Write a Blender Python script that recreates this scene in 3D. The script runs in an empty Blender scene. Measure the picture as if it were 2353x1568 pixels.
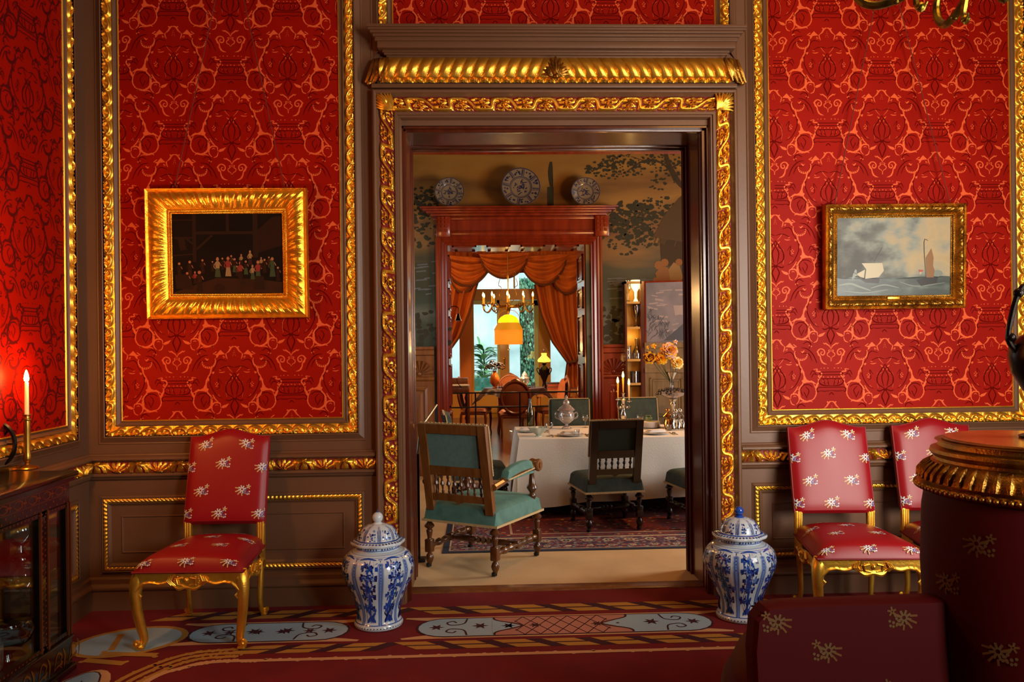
import bpy, math, random
import numpy as np
from mathutils import Vector, Matrix
random.seed(7); rng=np.random.RandomState(7)
S=bpy.context.scene; COL=S.collection; PI=math.pi
# ---------------- camera (calibrated: eye height 1.6 m, 5 m from the wall) ----------------
F_PX=1850.; CAMD=5.0; CAMH=1.6
_t=math.radians(2.17); _p=math.radians(0.1); _r=.0122
_f=np.array([math.sin(_t)*math.cos(_p),math.cos(_t)*math.cos(_p),math.sin(_p)])
_R0=np.cross(_f,[0,0,1]); _R0/=np.linalg.norm(_R0); _U0=np.cross(_R0,_f)
_R=_R0*math.cos(_r)-_U0*math.sin(_r); _U=_R0*math.sin(_r)+_U0*math.cos(_r)
_C=np.array([0,-CAMD,CAMH])
cam=bpy.data.cameras.new('camera'); camo=bpy.data.objects.new('camera',cam); COL.objects.link(camo)
cam.sensor_width=36; cam.lens=36*F_PX/2353; cam.clip_start=.05; cam.clip_end=200
camo.matrix_world=Matrix(((_R[0],_U[0],-_f[0],_C[0]),(_R[1],_U[1],-_f[1],_C[1]),(_R[2],_U[2],-_f[2],_C[2]),(0,0,0,1)))
cam.dof.use_dof=True; cam.dof.focus_distance=5.2; cam.dof.aperture_fstop=9
S.camera=camo
def _ray(u,v): return _f+_R*((u-1176.5)/F_PX)-_U*((v-784)/F_PX)
def at(u,v,Y):
    r=_ray(u,v); return _C+r*((Y+CAMD)/r[1])
def fl(u,v,z=0.):
    r=_ray(u,v); return _C+r*((z-CAMH)/r[2])
# ---------------- colour management, world ----------------
vs=S.view_settings; S.display_settings.display_device='sRGB'; vs.view_transform='Standard'; vs.look='None'; vs.gamma=1; vs.use_curve_mapping=False
vs.exposure=-0.05
S.cycles.use_denoising=True; S.cycles.max_bounces=8; S.cycles.transparent_max_bounces=12; S.cycles.sample_clamp_indirect=6
S.cycles.caustics_reflective=False; S.cycles.caustics_refractive=False
W=bpy.data.worlds.new('overcast_sky'); S.world=W; W.use_nodes=True
W.node_tree.nodes['Background'].inputs[0].default_value=(.62,.82,1,1); W.node_tree.nodes['Background'].inputs[1].default_value=8.0
# ---------------- lights ----------------
def light(name,kind,loc,power,col,size=.1,sy=None,rot=None,parent=None):
    l=bpy.data.lights.new(name,kind); l.energy=power; l.color=col
    if kind=='AREA':
        l.shape='RECTANGLE' if sy else 'SQUARE'; l.size=size
        if sy: l.size_y=sy
    else: l.shadow_soft_size=size
    o=bpy.data.objects.new(name,l); COL.objects.link(o); o.location=loc
    if rot: o.rotation_euler=rot
    if parent: o.parent=parent
    return o
DAY=(1.0,.92,.82); WARM=(1,.46,.11); WARM2=(1,.42,.10)
_w=light('daylight_window_one','AREA',(3.08,-2.75,1.75),55,DAY,1.9,1.0,(0,PI/2,-PI/3)); _w.data.spread=math.radians(125)
_w=light('daylight_window_two','AREA',(3.08,-5.75,2.25),58,DAY,1.2,1.0,(0,PI/2,-PI/3)); _w.data.spread=math.radians(110)
light('dining_daylight_fill_left','AREA',(-1.92,3.2,1.9),20,(.85,.93,1),1.8,1.2,(0,-PI/2,0))  # added daylight fill by the left dining wall, no opening behind it
light('dining_daylight_fill_right','AREA',(4.42,1.35,1.75),130,DAY,1.9,1.1,(0,PI/2,0))  # added fill to brighten the dining floor and armchair
# ---------------- mesh helpers ----------------
def lin(h):
    h=h.lstrip('#'); c=[int(h[i:i+2],16)/255 for i in (0,2,4)]
    return tuple([x/12.92 if x<=.04045 else ((x+.055)/1.055)**2.4 for x in c])+(1,)
class MB:
    def __init__(s): s.v=[]; s.f=[]; s.m=[]; s.n=0
    def add(s,V,Fc,m=0):
        b=s.n; V=[tuple(map(float,p)) for p in V]; s.v+=V; s.n+=len(V)
        for i,f in enumerate(Fc):
            s.f.append(tuple(int(b+k) for k in f)); s.m.append(int(m[i]) if isinstance(m,(list,tuple)) else int(m))
        return s
    def box(s,x0,x1,y0,y1,z0,z1,m=0,b=0):
        if b>0:
            b=min(b,abs(x1-x0)*.45,abs(y1-y0)*.45,abs(z1-z0)*.45)
            return s.rbox(x0,x1,y0,y1,z0,z1,b,m)
        V=[(x,y,z) for z in (z0,z1) for y in (y0,y1) for x in (x0,x1)]
        return s.add(V,[(0,2,3,1),(4,5,7,6),(0,1,5,4),(2,6,7,3),(0,4,6,2),(1,3,7,5)],m)
    def rbox(s,x0,x1,y0,y1,z0,z1,b,m=0):
        import bmesh
        bm=bmesh.new(); bmesh.ops.create_cube(bm,size=1)
        for v in bm.verts: v.co=Vector((x0+(v.co.x+.5)*(x1-x0),y0+(v.co.y+.5)*(y1-y0),z0+(v.co.z+.5)*(z1-z0)))
        bmesh.ops.bevel(bm,geom=list(bm.edges),offset=b,segments=2,affect='EDGES',profile=.5)
        bm.verts.index_update(); s.add([v.co for v in bm.verts],[[v.index for v in f.verts] for f in bm.faces],m); bm.free(); return s
    def lathe(s,prof,n=24,c=(0,0,0),m=0,rf=None,sx=1,sy=1,axis='z'):
        V=[];k=len(prof)
        for i in range(n):
            a=2*PI*i/n
            for r,z in prof:
                q=rf(a,r,z) if rf else r
                p=(q*math.cos(a)*sx,q*math.sin(a)*sy,z)
                if axis=='y': p=(p[0],p[2],p[1])
                if axis=='x': p=(p[2],p[0],p[1])
                V.append((c[0]+p[0],c[1]+p[1],c[2]+p[2]))
        Fc=[]
        for i in range(n):
            j=(i+1)%n
            for q in range(k-1): Fc.append((i*k+q,j*k+q,j*k+q+1,i*k+q+1))
        if prof[0][0]>1e-5: Fc.append([i*k for i in range(n)][::-1])
        if prof[-1][0]>1e-5: Fc.append([i*k+k-1 for i in range(n)])
        return s.add(V,Fc,m)
    def tube(s,path,rad,n=8,m=0,cap=True,flat=1.0,up=None):
        P=[np.array(p,float) for p in path]; k=len(P)
        if not hasattr(rad,'__len__'): rad=[rad]*k
        if len(rad)!=k: rad=list(np.interp(np.linspace(0,1,k),np.linspace(0,1,len(rad)),rad))
        V=[];prev=None
        for i in range(k):
            t=P[min(i+1,k-1)]-P[max(i-1,0)]; t/=(np.linalg.norm(t)+1e-9)
            if prev is None:
                u=np.array(up if up is not None else ((0,0,1) if abs(t[2])<.9 else (0,1,0)),float)
            else: u=prev
            u=u-t*(u@t); u/=(np.linalg.norm(u)+1e-9); prev=u; w=np.cross(t,u)
            for j in range(n):
                a=2*PI*(j+.5)/n
                V.append(P[i]+(u*math.cos(a)*flat+w*math.sin(a))*rad[i])
        Fc=[(i*n+j,i*n+(j+1)%n,(i+1)*n+(j+1)%n,(i+1)*n+j) for i in range(k-1) for j in range(n)]
        if cap: Fc+=[tuple(range(n))[::-1],tuple((k-1)*n+j for j in range(n))]
        return s.add(V,Fc,m)
    def sphere(s,c,r,m=0,n=10,sz=1.):
        pr=[(r*math.sin(PI*i/(n)),-r*sz*math.cos(PI*i/n)) for i in range(n+1)]; pr[0]=(1e-6,pr[0][1]); pr[-1]=(1e-6,pr[-1][1])
        return s.lathe(pr,max(8,n+2),c,m)
    def prism(s,poly,d,m=0):
        "poly: list of 3d points (planar), d: extrude vector"
        k=len(poly); V=[tuple(p) for p in poly]+[tuple(np.array(p)+np.array(d)) for p in poly]
        return s.add(V,[tuple(range(k))[::-1],tuple(range(k,2*k))]+[(i,(i+1)%k,k+(i+1)%k,k+i) for i in range(k)],m)
    def grid(s,G,m=0,mask=None,close=False):
        "G: array (nu,nv,3)"
        nu,nv=G.shape[:2]; V=G.reshape(-1,3); Fc=[];mm=[]
        for i in range(nu-1+(1 if close else 0)):
            i2=(i+1)%nu
            for j in range(nv-1):
                Fc.append((i*nv+j,i2*nv+j,i2*nv+j+1,i*nv+j+1)); mm.append(m if mask is None else (m if mask[i][j] else m+1))
        return s.add(V,Fc,mm)
    def relief(s,oA,oB,iA,iB,nrm,hf,du,dv,m=0,mask=True):
        "carved strip between edge oA-oB (v=0) and iA-iB (v=1); hf(u metres, v 0..1)->(height, gilt?)"
        oA,oB,iA,iB,nrm=[np.array(q,float) for q in (oA,oB,iA,iB,nrm)]
        L=np.linalg.norm(oB-oA); w=np.linalg.norm(iA-oA)
        nu=max(2,int(L/du)); nv=max(3,int(w/dv))
        t=np.linspace(0,1,nu+1)[:,None]; v=np.linspace(0,1,nv+1)[None,:]
        P=(oA*(1-t[...,None])+oB*t[...,None])*(1-v[...,None])+(iA*(1-t[...,None])+iB*t[...,None])*v[...,None]
        Lm=0*t+v*0+t*L
        h,g=hf(Lm,v+0*t,L,w)
        P=P+nrm*h[...,None]
        g=g[:-1,:-1] if mask else None
        return s.grid(P,m,g)
    def build(s,name,mats,parent=None,smooth=True,loc=None,angle=None):
        me=bpy.data.meshes.new(name); me.from_pydata(s.v,[],s.f)
        for m in (mats if isinstance(mats,(list,tuple)) else [mats]): me.materials.append(m)
        me.polygons.foreach_set('material_index',s.m)
        if smooth: me.polygons.foreach_set('use_smooth',[True]*len(s.f))
        me.update()
        if smooth:
            try: me.set_sharp_from_angle(angle=math.radians(angle or 38))
            except Exception: pass
        o=bpy.data.objects.new(name,me); COL.objects.link(o)
        if parent is not None: o.parent=parent
        if loc is not None: o.location=loc
        return o
def tag(o,label=None,cat=None,group=None,kind=None):
    if label: o['label']=label
    if cat: o['category']=cat
    if group: o['group']=group
    if kind: o['kind']=kind
    return o
def thing(name,label,cat,loc=(0,0,0),rz=0,group=None,rot=None):
    o=bpy.data.objects.new(name,None); COL.objects.link(o); o.location=[float(q) for q in loc]; o.rotation_euler=rot or (0,0,rz); o.empty_display_size=.05
    return tag(o,label,cat,group)
def struct(o,label=None): return tag(o,label,None,None,'structure')
def dup(root,loc,rz=None,label=None,group=None,scale=None):
    def cp(o,par):
        c=o.copy(); COL.objects.link(c)
        if par: c.parent=par
        for ch in list(o.children): cp(ch,c)
        return c
    r=cp(root,None); r.location=[float(q) for q in loc]
    if rz is not None: r.rotation_euler=(0,0,rz)
    if label: r['label']=label
    if group: r['group']=group
    if scale: r.scale=(scale,)*3 if not hasattr(scale,'__len__') else scale
    return r
def spline(P,n=6):
    P=[np.array(p,float) for p in P]
    if len(P)<3: return P
    Q=[2*P[0]-P[1]]+P+[2*P[-1]-P[-2]]; o=[]
    for i in range(1,len(Q)-2):
        for k in range(n):
            t=k/n; a,b,c,d=Q[i-1],Q[i],Q[i+1],Q[i+2]
            o.append(.5*((2*b)+(c-a)*t+(2*a-5*b+4*c-d)*t*t+(3*b-a-3*c+d)*t**3))
    o.append(P[-1]); return o
_jit=[0]
def _lift(V):
    'tiny per-patch lift so overlapping painted patches are never exactly coplanar'
    _jit[0]=(_jit[0]+1)%23; V=np.array([tuple(map(float,p)) for p in V]); n=np.cross(V[1]-V[0],V[2]-V[0]); q=np.linalg.norm(n)
    if q<1e-14: return V
    n/=q
    if n@(_C-V[0])<0: n=-n
    return V+n*(_jit[0]*2.2e-5)
def stroke(mb,P,w,fn,m=0,n=6,taper=True,keep=None,scal=0):
    "2-D brush stroke laid on a surface through fn(x,y)->3d"
    Q=spline(P,n); k=len(Q); V=[]
    for i in range(k):
        t=Q[min(i+1,k-1)]-Q[max(i-1,0)]; t=t/(np.linalg.norm(t)+1e-9); nn=np.array([-t[1],t[0]])
        s_=w*(.25+.75*math.sin(PI*(i+.35)/(k-.3))**.7) if taper else w
        if scal: s_*=1+scal*math.sin(i*2.3)
        V+=[Q[i]-nn*s_/2,Q[i]+nn*s_/2]
    Fc=[(2*i,2*i+2,2*i+3,2*i+1) for i in range(k-1)]
    if keep: Fc=[f for f in Fc if all(keep(V[q]) for q in f)]
    if Fc: mb.add(_lift([fn(*p) for p in V]),Fc,m)
def blob(mb,P,fn,m=0,keep=None):
    if keep and not all(keep(p) for p in P): return
    c=np.mean(np.array(P,float),axis=0); k=len(P)
    mb.add(_lift([fn(*c)]+[fn(*p) for p in P]),[(0,1+i,1+(i+1)%k) for i in range(k)],m)
def disc(cx,cy,r,n=8,sy=1.): return [(cx+r*math.cos(2*PI*i/n),cy+r*sy*math.sin(2*PI*i/n)) for i in range(n)]
# ---------------- materials (all node-based) ----------------
MATS={}
def mat(name,col,rough=.5,metal=0.,bump=None,var=None,sheen=0.,coat=0.,emit=None,trans=0.,ior=1.45,spec=.5,aniso=0.,stretch=None,alpha=1.,sss=0.):
    m=bpy.data.materials.new(name); m.use_nodes=True; nt=m.node_tree; N=nt.nodes; Lk=nt.links; b=N['Principled BSDF']
    c=lin(col) if isinstance(col,str) else tuple(col)+(1,)
    b.inputs['Base Color'].default_value=c; b.inputs['Roughness'].default_value=rough; b.inputs['Metallic'].default_value=metal
    b.inputs['Specular IOR Level'].default_value=spec; b.inputs['IOR'].default_value=ior
    if sheen: b.inputs['Sheen Weight'].default_value=sheen; b.inputs['Sheen Roughness'].default_value=.35; b.inputs['Sheen Tint'].default_value=c
    if coat: b.inputs['Coat Weight'].default_value=coat; b.inputs['Coat Roughness'].default_value=.12
    if trans: b.inputs['Transmission Weight'].default_value=trans
    if sss: b.inputs['Subsurface Weight'].default_value=sss; b.inputs['Subsurface Radius'].default_value=(.02,.01,.005)
    if alpha<1: b.inputs['Alpha'].default_value=alpha
    if emit: b.inputs['Emission Color'].default_value=lin(emit[0]); b.inputs['Emission Strength'].default_value=emit[1]
    co=None
    if bump or var:
        tc=N.new('ShaderNodeTexCoord'); mp=N.new('ShaderNodeMapping'); Lk.new(tc.outputs['Object'],mp.inputs[0]); co=mp.outputs[0]
        if stretch: mp.inputs['Scale'].default_value=stretch
    if bump:
        kind,sc,st=bump if len(bump)==3 else ('noise',)+tuple(bump)
        if kind=='noise': t=N.new('ShaderNodeTexNoise'); t.inputs['Scale'].default_value=sc; t.inputs['Detail'].default_value=4; out=t.outputs[0]
        elif kind=='voro': t=N.new('ShaderNodeTexVoronoi'); t.inputs['Scale'].default_value=sc; out=t.outputs[0]
        else: t=N.new('ShaderNodeTexWave'); t.inputs['Scale'].default_value=sc; t.inputs['Distortion'].default_value=1.; out=t.outputs[1]
        Lk.new(co,t.inputs['Vector']); bp=N.new('ShaderNodeBump'); bp.inputs['Strength'].default_value=st; bp.inputs['Distance'].default_value=.01
        Lk.new(out,bp.inputs['Height']); Lk.new(bp.outputs[0],b.inputs['Normal'])
    if var:
        sc,c2,lo,hi=var; t=N.new('ShaderNodeTexNoise'); t.inputs['Scale'].default_value=sc; t.inputs['Detail'].default_value=5; Lk.new(co,t.inputs['Vector'])
        r=N.new('ShaderNodeValToRGB'); r.color_ramp.elements[0].position=lo; r.color_ramp.elements[1].position=hi
        r.color_ramp.elements[0].color=c; r.color_ramp.elements[1].color=lin(c2); Lk.new(t.outputs[0],r.inputs[0]); Lk.new(r.outputs[0],b.inputs['Base Color'])
        if sheen: pass
    MATS[name]=m; return m
def ramp_mat(name,kind,scale,stops,rough=.8,stretch=(1,1,1),bump=.2,detail=4,sheen=0,const=False,metal=0):
    m=bpy.data.materials.new(name); m.use_nodes=True; nt=m.node_tree; N=nt.nodes; Lk=nt.links; b=N['Principled BSDF']
    tc=N.new('ShaderNodeTexCoord'); mp=N.new('ShaderNodeMapping'); mp.inputs['Scale'].default_value=stretch; Lk.new(tc.outputs['Object'],mp.inputs[0])
    if kind=='voro': t=N.new('ShaderNodeTexVoronoi'); t.inputs['Scale'].default_value=scale; out=t.outputs['Color']; hs=N.new('ShaderNodeSeparateColor'); 
    else: t=N.new('ShaderNodeTexNoise'); t.inputs['Scale'].default_value=scale; t.inputs['Detail'].default_value=detail; out=t.outputs[0]
    Lk.new(mp.outputs[0],t.inputs['Vector'])
    if kind=='voro': Lk.new(out,hs.inputs[0]); out=hs.outputs[0]
    r=N.new('ShaderNodeValToRGB'); cr=r.color_ramp
    if const: cr.interpolation='CONSTANT'
    while len(cr.elements)<len(stops): cr.elements.new(.5)
    for e,(p,c) in zip(cr.elements,stops): e.position=p; e.color=lin(c)
    Lk.new(out,r.inputs[0]); Lk.new(r.outputs[0],b.inputs['Base Color']); b.inputs['Roughness'].default_value=rough; b.inputs['Metallic'].default_value=metal
    if sheen: b.inputs['Sheen Weight'].default_value=sheen
    if bump:
        bp=N.new('ShaderNodeBump'); bp.inputs['Strength'].default_value=bump; bp.inputs['Distance'].default_value=.006; Lk.new(t.outputs[0],bp.inputs['Height']); Lk.new(bp.outputs[0],b.inputs['Normal'])
    MATS[name]=m; return m
def glassy(name,tint=(1,1,1),refl=.9,rough=.02,mixmin=.06):
    m=bpy.data.materials.new(name); m.use_nodes=True; nt=m.node_tree; N=nt.nodes; Lk=nt.links; N.remove(N['Principled BSDF'])
    tr=N.new('ShaderNodeBsdfTransparent'); tr.inputs[0].default_value=tuple(tint)+(1,); gl=N.new('ShaderNodeBsdfGlossy'); gl.inputs['Roughness'].default_value=rough
    lw=N.new('ShaderNodeLayerWeight'); lw.inputs[0].default_value=.35; mr=N.new('ShaderNodeMapRange'); mr.inputs[3].default_value=mixmin; mr.inputs[4].default_value=refl
    Lk.new(lw.outputs['Fresnel'],mr.inputs[0]); mx=N.new('ShaderNodeMixShader'); Lk.new(mr.outputs[0],mx.inputs[0]); Lk.new(tr.outputs[0],mx.inputs[1]); Lk.new(gl.outputs[0],mx.inputs[2])
    Lk.new(mx.outputs[0],N['Material Output'].inputs[0]); MATS[name]=m; return m
def crystal_mat(name,col=(.95,.9,.9),mixd=.25):
    m=glassy(name,(.97,.95,.96),.95,.04,.2); nt=m.node_tree; N=nt.nodes; L=nt.links; o=N['Material Output']; sh=o.inputs[0].links[0].from_socket
    d=N.new('ShaderNodeBsdfDiffuse'); d.inputs[0].default_value=tuple(col)+(1,); mx=N.new('ShaderNodeMixShader'); mx.inputs[0].default_value=mixd; L.new(sh,mx.inputs[1]); L.new(d.outputs[0],mx.inputs[2]); L.new(mx.outputs[0],o.inputs[0]); return m
gold=mat('gilding','#ffc648',.36,.90,bump=(160,.12),var=(9,'#e0a032',.45,.75))
gold_dk=mat('old_gilding','#b98a3a',.34,1.,bump=(140,.3),var=(12,'#7a5420',.4,.75))
gold_frame=mat('frame_gilding','#ffc03a',.32,.88,bump=(120,.25),var=(14,'#e09a20',.4,.8))
brown=mat('brown_paint','#6c4a33',.42,0,bump=(35,.05),var=(1.5,'#64432d',.3,.7))
brown_dk=mat('dark_brown_paint','#4b2e26',.45)
redground=mat('red_brown_ground','#7c2018',.5)
RED=mat('crimson_silk','#9a1000',.55,0,bump=('wave',180,.04),var=(2.2,'#8a0c00',.3,.7),spec=.1)
RED_L=mat('silk_ground_highlight','#dc5a2c',.5,0,spec=.15)
RED_D=mat('silk_outline','#5a0602',.8,spec=.05)
RED2=mat('crimson_silk_side_sheen','#9c1002',.5,0,spec=.12)  # left wall: reversed damask sheen put into the silk colours
RED2_L=mat('silk_motif_side_sheen','#c92a14',.42)
RED2_D=mat('silk_ground_side_sheen','#520406',.6,spec=.2)
# ================= ROOM ONE: the crimson salon =================
# carved profiles: return (height, gilt mask)
def _lob(x,y,n,r0): 
    a=np.arctan2(x,y); r=np.hypot(x,y); return (.55+.45*np.cos(n*a))*np.clip(1.15-r/r0,0,1)
def hf_scroll(u,v,L,w):
    n=max(1,round(L/.0935)); p=L/n; x=(np.mod(u/p,1)-.5)*p/w; y=v; k=np.floor(u/p)%2
    r=np.hypot(x/.66,(1.0-y)/.86); ring=np.exp(-((r-.88)/.15)**2)
    fan=np.where(k<1,_lob(x,1.05-y,8,.75),_lob(x,.9-y,5,.6)*1.1)
    leaf=np.exp(-(((abs(x)-.72)/.13)**2+((y-.25)/.2)**2))
    bead=np.clip((y-.84)/.06,0,1)*(.45+.4*np.cos(2*PI*u/.022))
    h=.2*np.sin(PI*np.clip(v,0,1))+np.maximum.reduce([ring*.95,np.where(r<.8,fan,0),leaf*.7,bead*.8])
    return .004+.016*h*np.clip(np.minimum(v,1-v)*14,0,1), h>-1
def hf_door(u,v,L,w):
    n=max(1,round(L/.265)); p=L/n; q=u/p; s=np.sin(2*PI*q); c=.5+.36*np.tanh(2.2*s); x=np.mod(q,1)
    slope=np.gradient(c,axis=0)*0+.36*2.2*(1-np.tanh(2.2*s)**2)*np.cos(2*PI*q)*2*PI/p*w
    band=np.exp(-((v-c)/np.sqrt(1+slope**2)/.105)**2)*1.15; band-=.22*np.exp(-((v-c)/np.sqrt(1+slope**2)/.03)**2)
    def cl(cx,cy,n_,r,fl_):
        dx=(x-cx)*p/w; dy=(v-cy)*fl_; return _lob(dx,dy,n_,r)*1.5
    pal=.8*np.maximum(cl(.25,.60,7,.55,-1),cl(.25,.3,5,.3,1)); ros=.8*np.maximum(cl(.75,.40,7,.48,1),cl(.75,.72,5,.28,-1))
    bl=sum(np.exp(-((((x-a)*p/w)/.09)**2+((v-b)/.08)**2)) for a,b in ((.07,.2),(.43,.2),(.57,.84),(.93,.84),(.16,.12),(.34,.12),(.66,.9),(.84,.9)))
    ins=np.maximum(np.where(s>0,pal,ros),bl*.8)
    h=np.maximum(band,ins); g=h>.3
    return .003+.020*h*np.clip(np.minimum(v,1-v)*16,0,1), g
def hf_dado(u,v,L,w):
    n=max(1,round(L/.125)); p=L/n; q=u/p; x=(np.mod(q,1)-.5)*p/w; k=np.floor(q)%2; y=v
    arch=np.exp(-((np.hypot(x/.8,(y-1.)/.9)-.85)/.12)**2); drop=_lob(x,y-.15,5,.9)*1.3; leaf=_lob(x,.95-y,11,.95)*1.2
    h=np.where(k<1,np.maximum(arch,drop),leaf)+.3*np.exp(-(((abs(x)-.85)/.1)**2+((y-.5)/.3)**2)); g=h>.13
    return .006+.026*h*np.clip(np.minimum(v,1-v)*14,0,1)+.008*np.sin(PI*v), g
def hf_small(u,v,L,w):
    n=max(1,round(L/.026)); s=np.sin(PI*n*u/L+v*1.5)**2
    return .002+.010*np.sin(PI*v)*(.35+.65*s), v>-1
def hf_gad(sgn):
    def h_(u,v,L,w):
        prof=np.sin(PI*np.clip(v*.86+.06,0,1))**.7
        f=np.abs(np.sin(PI*(u/.067+sgn*v*.95)))**.6; sub=.12*np.abs(np.sin(3*PI*(u/.067+sgn*v*.95)))
        low=np.clip((v-.84)/.03,0,1); bx=np.mod(u/.067,1)-.5; bead=np.exp(-((bx/.3)**2+((v-.92)/.06)**2))+.3*np.cos(10*bx)**2
        h=prof*(.062+.016*f+.006*sub)*(1-low)+low*(.02+.03*bead)
        return .006+h,v>-1
    return h_
def hf_cove(dpt,inv=False):
    def h_(u,v,L,w): 
        s=(1-np.cos(PI*v))/2; return dpt*(1-s if inv else s)+.004*np.exp(-((v-.12)/.07)**2)+.004*np.exp(-((v-.88)/.07)**2), v>-1
    return h_
def hf_steps(levels):
    xs=np.array([a for a,_ in levels]); ys=np.array([b for _,b in levels])
    return lambda u,v,L,w:(np.interp(v,xs,ys)+0*u, v>-1)
BACK=lambda a,z,d:(a,-d,z)
LEFTW=lambda a,z,d:(-2.40+d,-a,z)
# damask repeat, centimetre-true strokes, one mirrored half (crop units -> metres)
_K=1/1323.
_r2=lambda P:[((x-85)*.6,-(y-90)*.6) for x,y in P]
_r3=lambda P:[(x-80,-(y-310)) for x,y in P]
# light ground glimpsed between the woven leaves: tapering strokes ...
LIGHT=[(_r2([(85,92),(112,98),(134,122),(152,152),(184,180)]),9),(_r2([(128,112),(150,92)]),8),(_r2([(186,182),(196,196),(188,232),(176,262)]),6),
 (_r2([(342,250),(336,290),(352,338),(392,368),(440,374),(486,356),(508,318),(514,276)]),11),(_r2([(372,362),(392,392),(398,432),(378,444),(352,442)]),9),(_r2([(396,420),(412,470),(436,492)]),9),
 (_r2([(428,520),(424,560)]),7),(_r2([(450,690),(436,738),(398,778),(372,790)]),8),(_r2([(210,432),(250,442),(292,438)]),5),(_r2([(262,414),(290,404)]),4),
 (_r2([(596,512),(652,506),(640,536),(690,544),(712,572),(704,604),(676,620),(664,602),(684,592)]),8),(_r2([(660,640),(668,690),(640,732),(620,770)]),9),
 (_r2([(652,262),(676,234),(716,226),(752,250),(756,290),(732,312),(706,298),(710,270),(734,268)]),7),
 (_r2([(846,226),(828,190),(798,168),(772,150),(758,158),(738,140)]),7),(_r2([(846,240),(812,246),(822,270),(796,292),(800,322),(828,338),(846,366)]),5),(_r2([(846,366),(850,400)]),5),(_r2([(826,262),(848,258)]),3),
 (_r2([(404,92),(372,84),(356,100)]),5),
 (_r3([(302,664),(290,690),(268,716),(258,744)]),8),(_r3([(258,744),(260,784),(286,812),(326,830),(356,822),(372,832)]),10),(_r3([(300,664),(330,656),(352,664),(372,660),(392,690)]),7),(_r3([(388,688),(404,722),(408,768),(386,808),(352,824)]),7),
 (_r3([(444,628),(430,666),(416,700),(404,722)]),8),(_r3([(192,806),(196,774),(214,766),(240,766),(262,790),(260,826),(238,852)]),8),(_r3([(188,812),(200,846),(226,858)]),6),(_r3([(212,790),(226,782),(238,790)]),4),
 (_r3([(118,532),(101,549),(95,576)]),6),(_r3([(108,592),(134,612),(148,660),(142,724)]),3),(_r3([(150,402),(168,388),(162,408)]),4),(_r3([(140,462),(122,492),(96,520)]),3),(_r3([(256,700),(236,736),(210,762)]),7),
 (_r3([(300,318),(330,312),(352,322)]),5),(_r3([(220,352),(248,372)]),6)]
# ... and broad filled gaps
LPOLY=[_r2([(206,196),(236,168),(268,136),(292,162),(316,190),(356,196),(322,212),(330,250),(306,236),(286,204),(240,198)]),
 _r2([(438,542),(466,540),(476,600),(504,652),(548,672),(592,676),(640,716),(616,712),(560,690),(500,692),(462,704),(440,690),(428,664),(452,650),(456,600)]),
 _r2([(418,246),(438,262),(470,242),(476,252),(446,284),(436,276)]),_r2([(350,430),(398,430),(410,462),(386,452),(362,462)]),
 _r2([(642,262),(700,228),(668,262),(676,284),(702,322),(712,372),(738,414),(796,444),(748,440),(712,418),(694,376),(688,332),(664,316),(656,288)]),
 _r2([(428,470),(452,520),(470,548),(440,556),(428,520)]),_r2([(526,176),(556,172),(584,188),(574,200),(550,186)]),
 _r3([(124,772),(150,782),(176,790),(190,806),(172,812),(146,802)]),_r3([(258,744),(268,712),(280,726),(272,750),(276,790),(296,812),(270,804),(256,780)]),_r3([(404,700),(418,674),(424,700),(412,724)])]
LDOT=[(130,-302,5),(142,-292,5),(138,-312,5),(152,-304,5),(146,-322,6),(136,-326,4),(128,-392,4),(120,-402,4),(134,-404,4),(0,-36,3),(5,-50,3),(-5,-50,3),(6,-64,3),(10,-76,3),(430,-242,5),(398,-242,5),(430,-318,5),(392,-316,5),(372,-244,4),(425,-350,5),(390,-350,5),(455,-316,4),
 (64,-288,2.5),(68,-300,2.5),(70,-316,2.5),(70,-332,2.5),(68,-350,2.5),(66,-368,2.5),(62,-384,2.5)]
LHOLE=[(158,-112),(160,-128),(166,-143),(176,-156),(190,-165),(206,-168),(222,-167),(236,-160),(246,-148),(252,-134)]
DARK=[([(-60,-120),(-110,-105),(-140,-130),(-150,-170)],4),([(-4,-172),(-60,-160),(-120,-185)],4),([(-150,-165),(-190,-230),(-195,-300),(-150,-390),(-100,-420)],4),
 ([(0,-215),(-30,-262),(-66,-320),(-62,-380),(-10,-415)],6),([(0,-262),(-28,-320),(-14,-400)],5),([(0,-262),(-18,-240),(-32,-262)],5),([(0,-420),(-48,-440),(-70,-430)],6),([(0,-425),(-30,-480),(-18,-520),(0,-565)],6),
 ([(-12,-415),(-12,-430),(0,-438)],6),([(-300,-400),(-270,-380),(-225,-382),(-195,-420),(-215,-470)],5),([(-250,-480),(-268,-430),(-240,-395)],4),([(-250,-490),(-225,-440)],4),
 ([(0,-795),(-85,-795)],5),([(0,-818),(-88,-818)],5),([(-85,-795),(-98,-806),(-88,-818)],5),([(0,-850),(-92,-850)],5),([(-92,-850),(-104,-880),(-70,-905),(0,-910)],6),([(0,-922),(-105,-922)],5),
 ([(-20,-905),(-28,-880),(-34,-852)],4),([(-52,-900),(-62,-875),(-66,-852)],4),([(-105,-922),(-122,-935),(-118,-958),(-98,-952)],5),([(-98,-950),(-60,-955),(0,-950)],4),
 ([(-120,-720),(-150,-650),(-200,-600),(-250,-590)],5),([(-250,-640),(-190,-640),(-160,-700)],4),([(-235,-560),(-200,-540),(-170,-560),(-185,-600)],5),([(-100,-300),(-130,-260),(-120,-330),(-150,-350)],3),
 ([(-20,-985),(0,-965)],5),([(-345,-300),(-310,-290),(-290,-320)],4),([(-330,-290),(-300,-262),(-280,-300)],4)]
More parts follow.
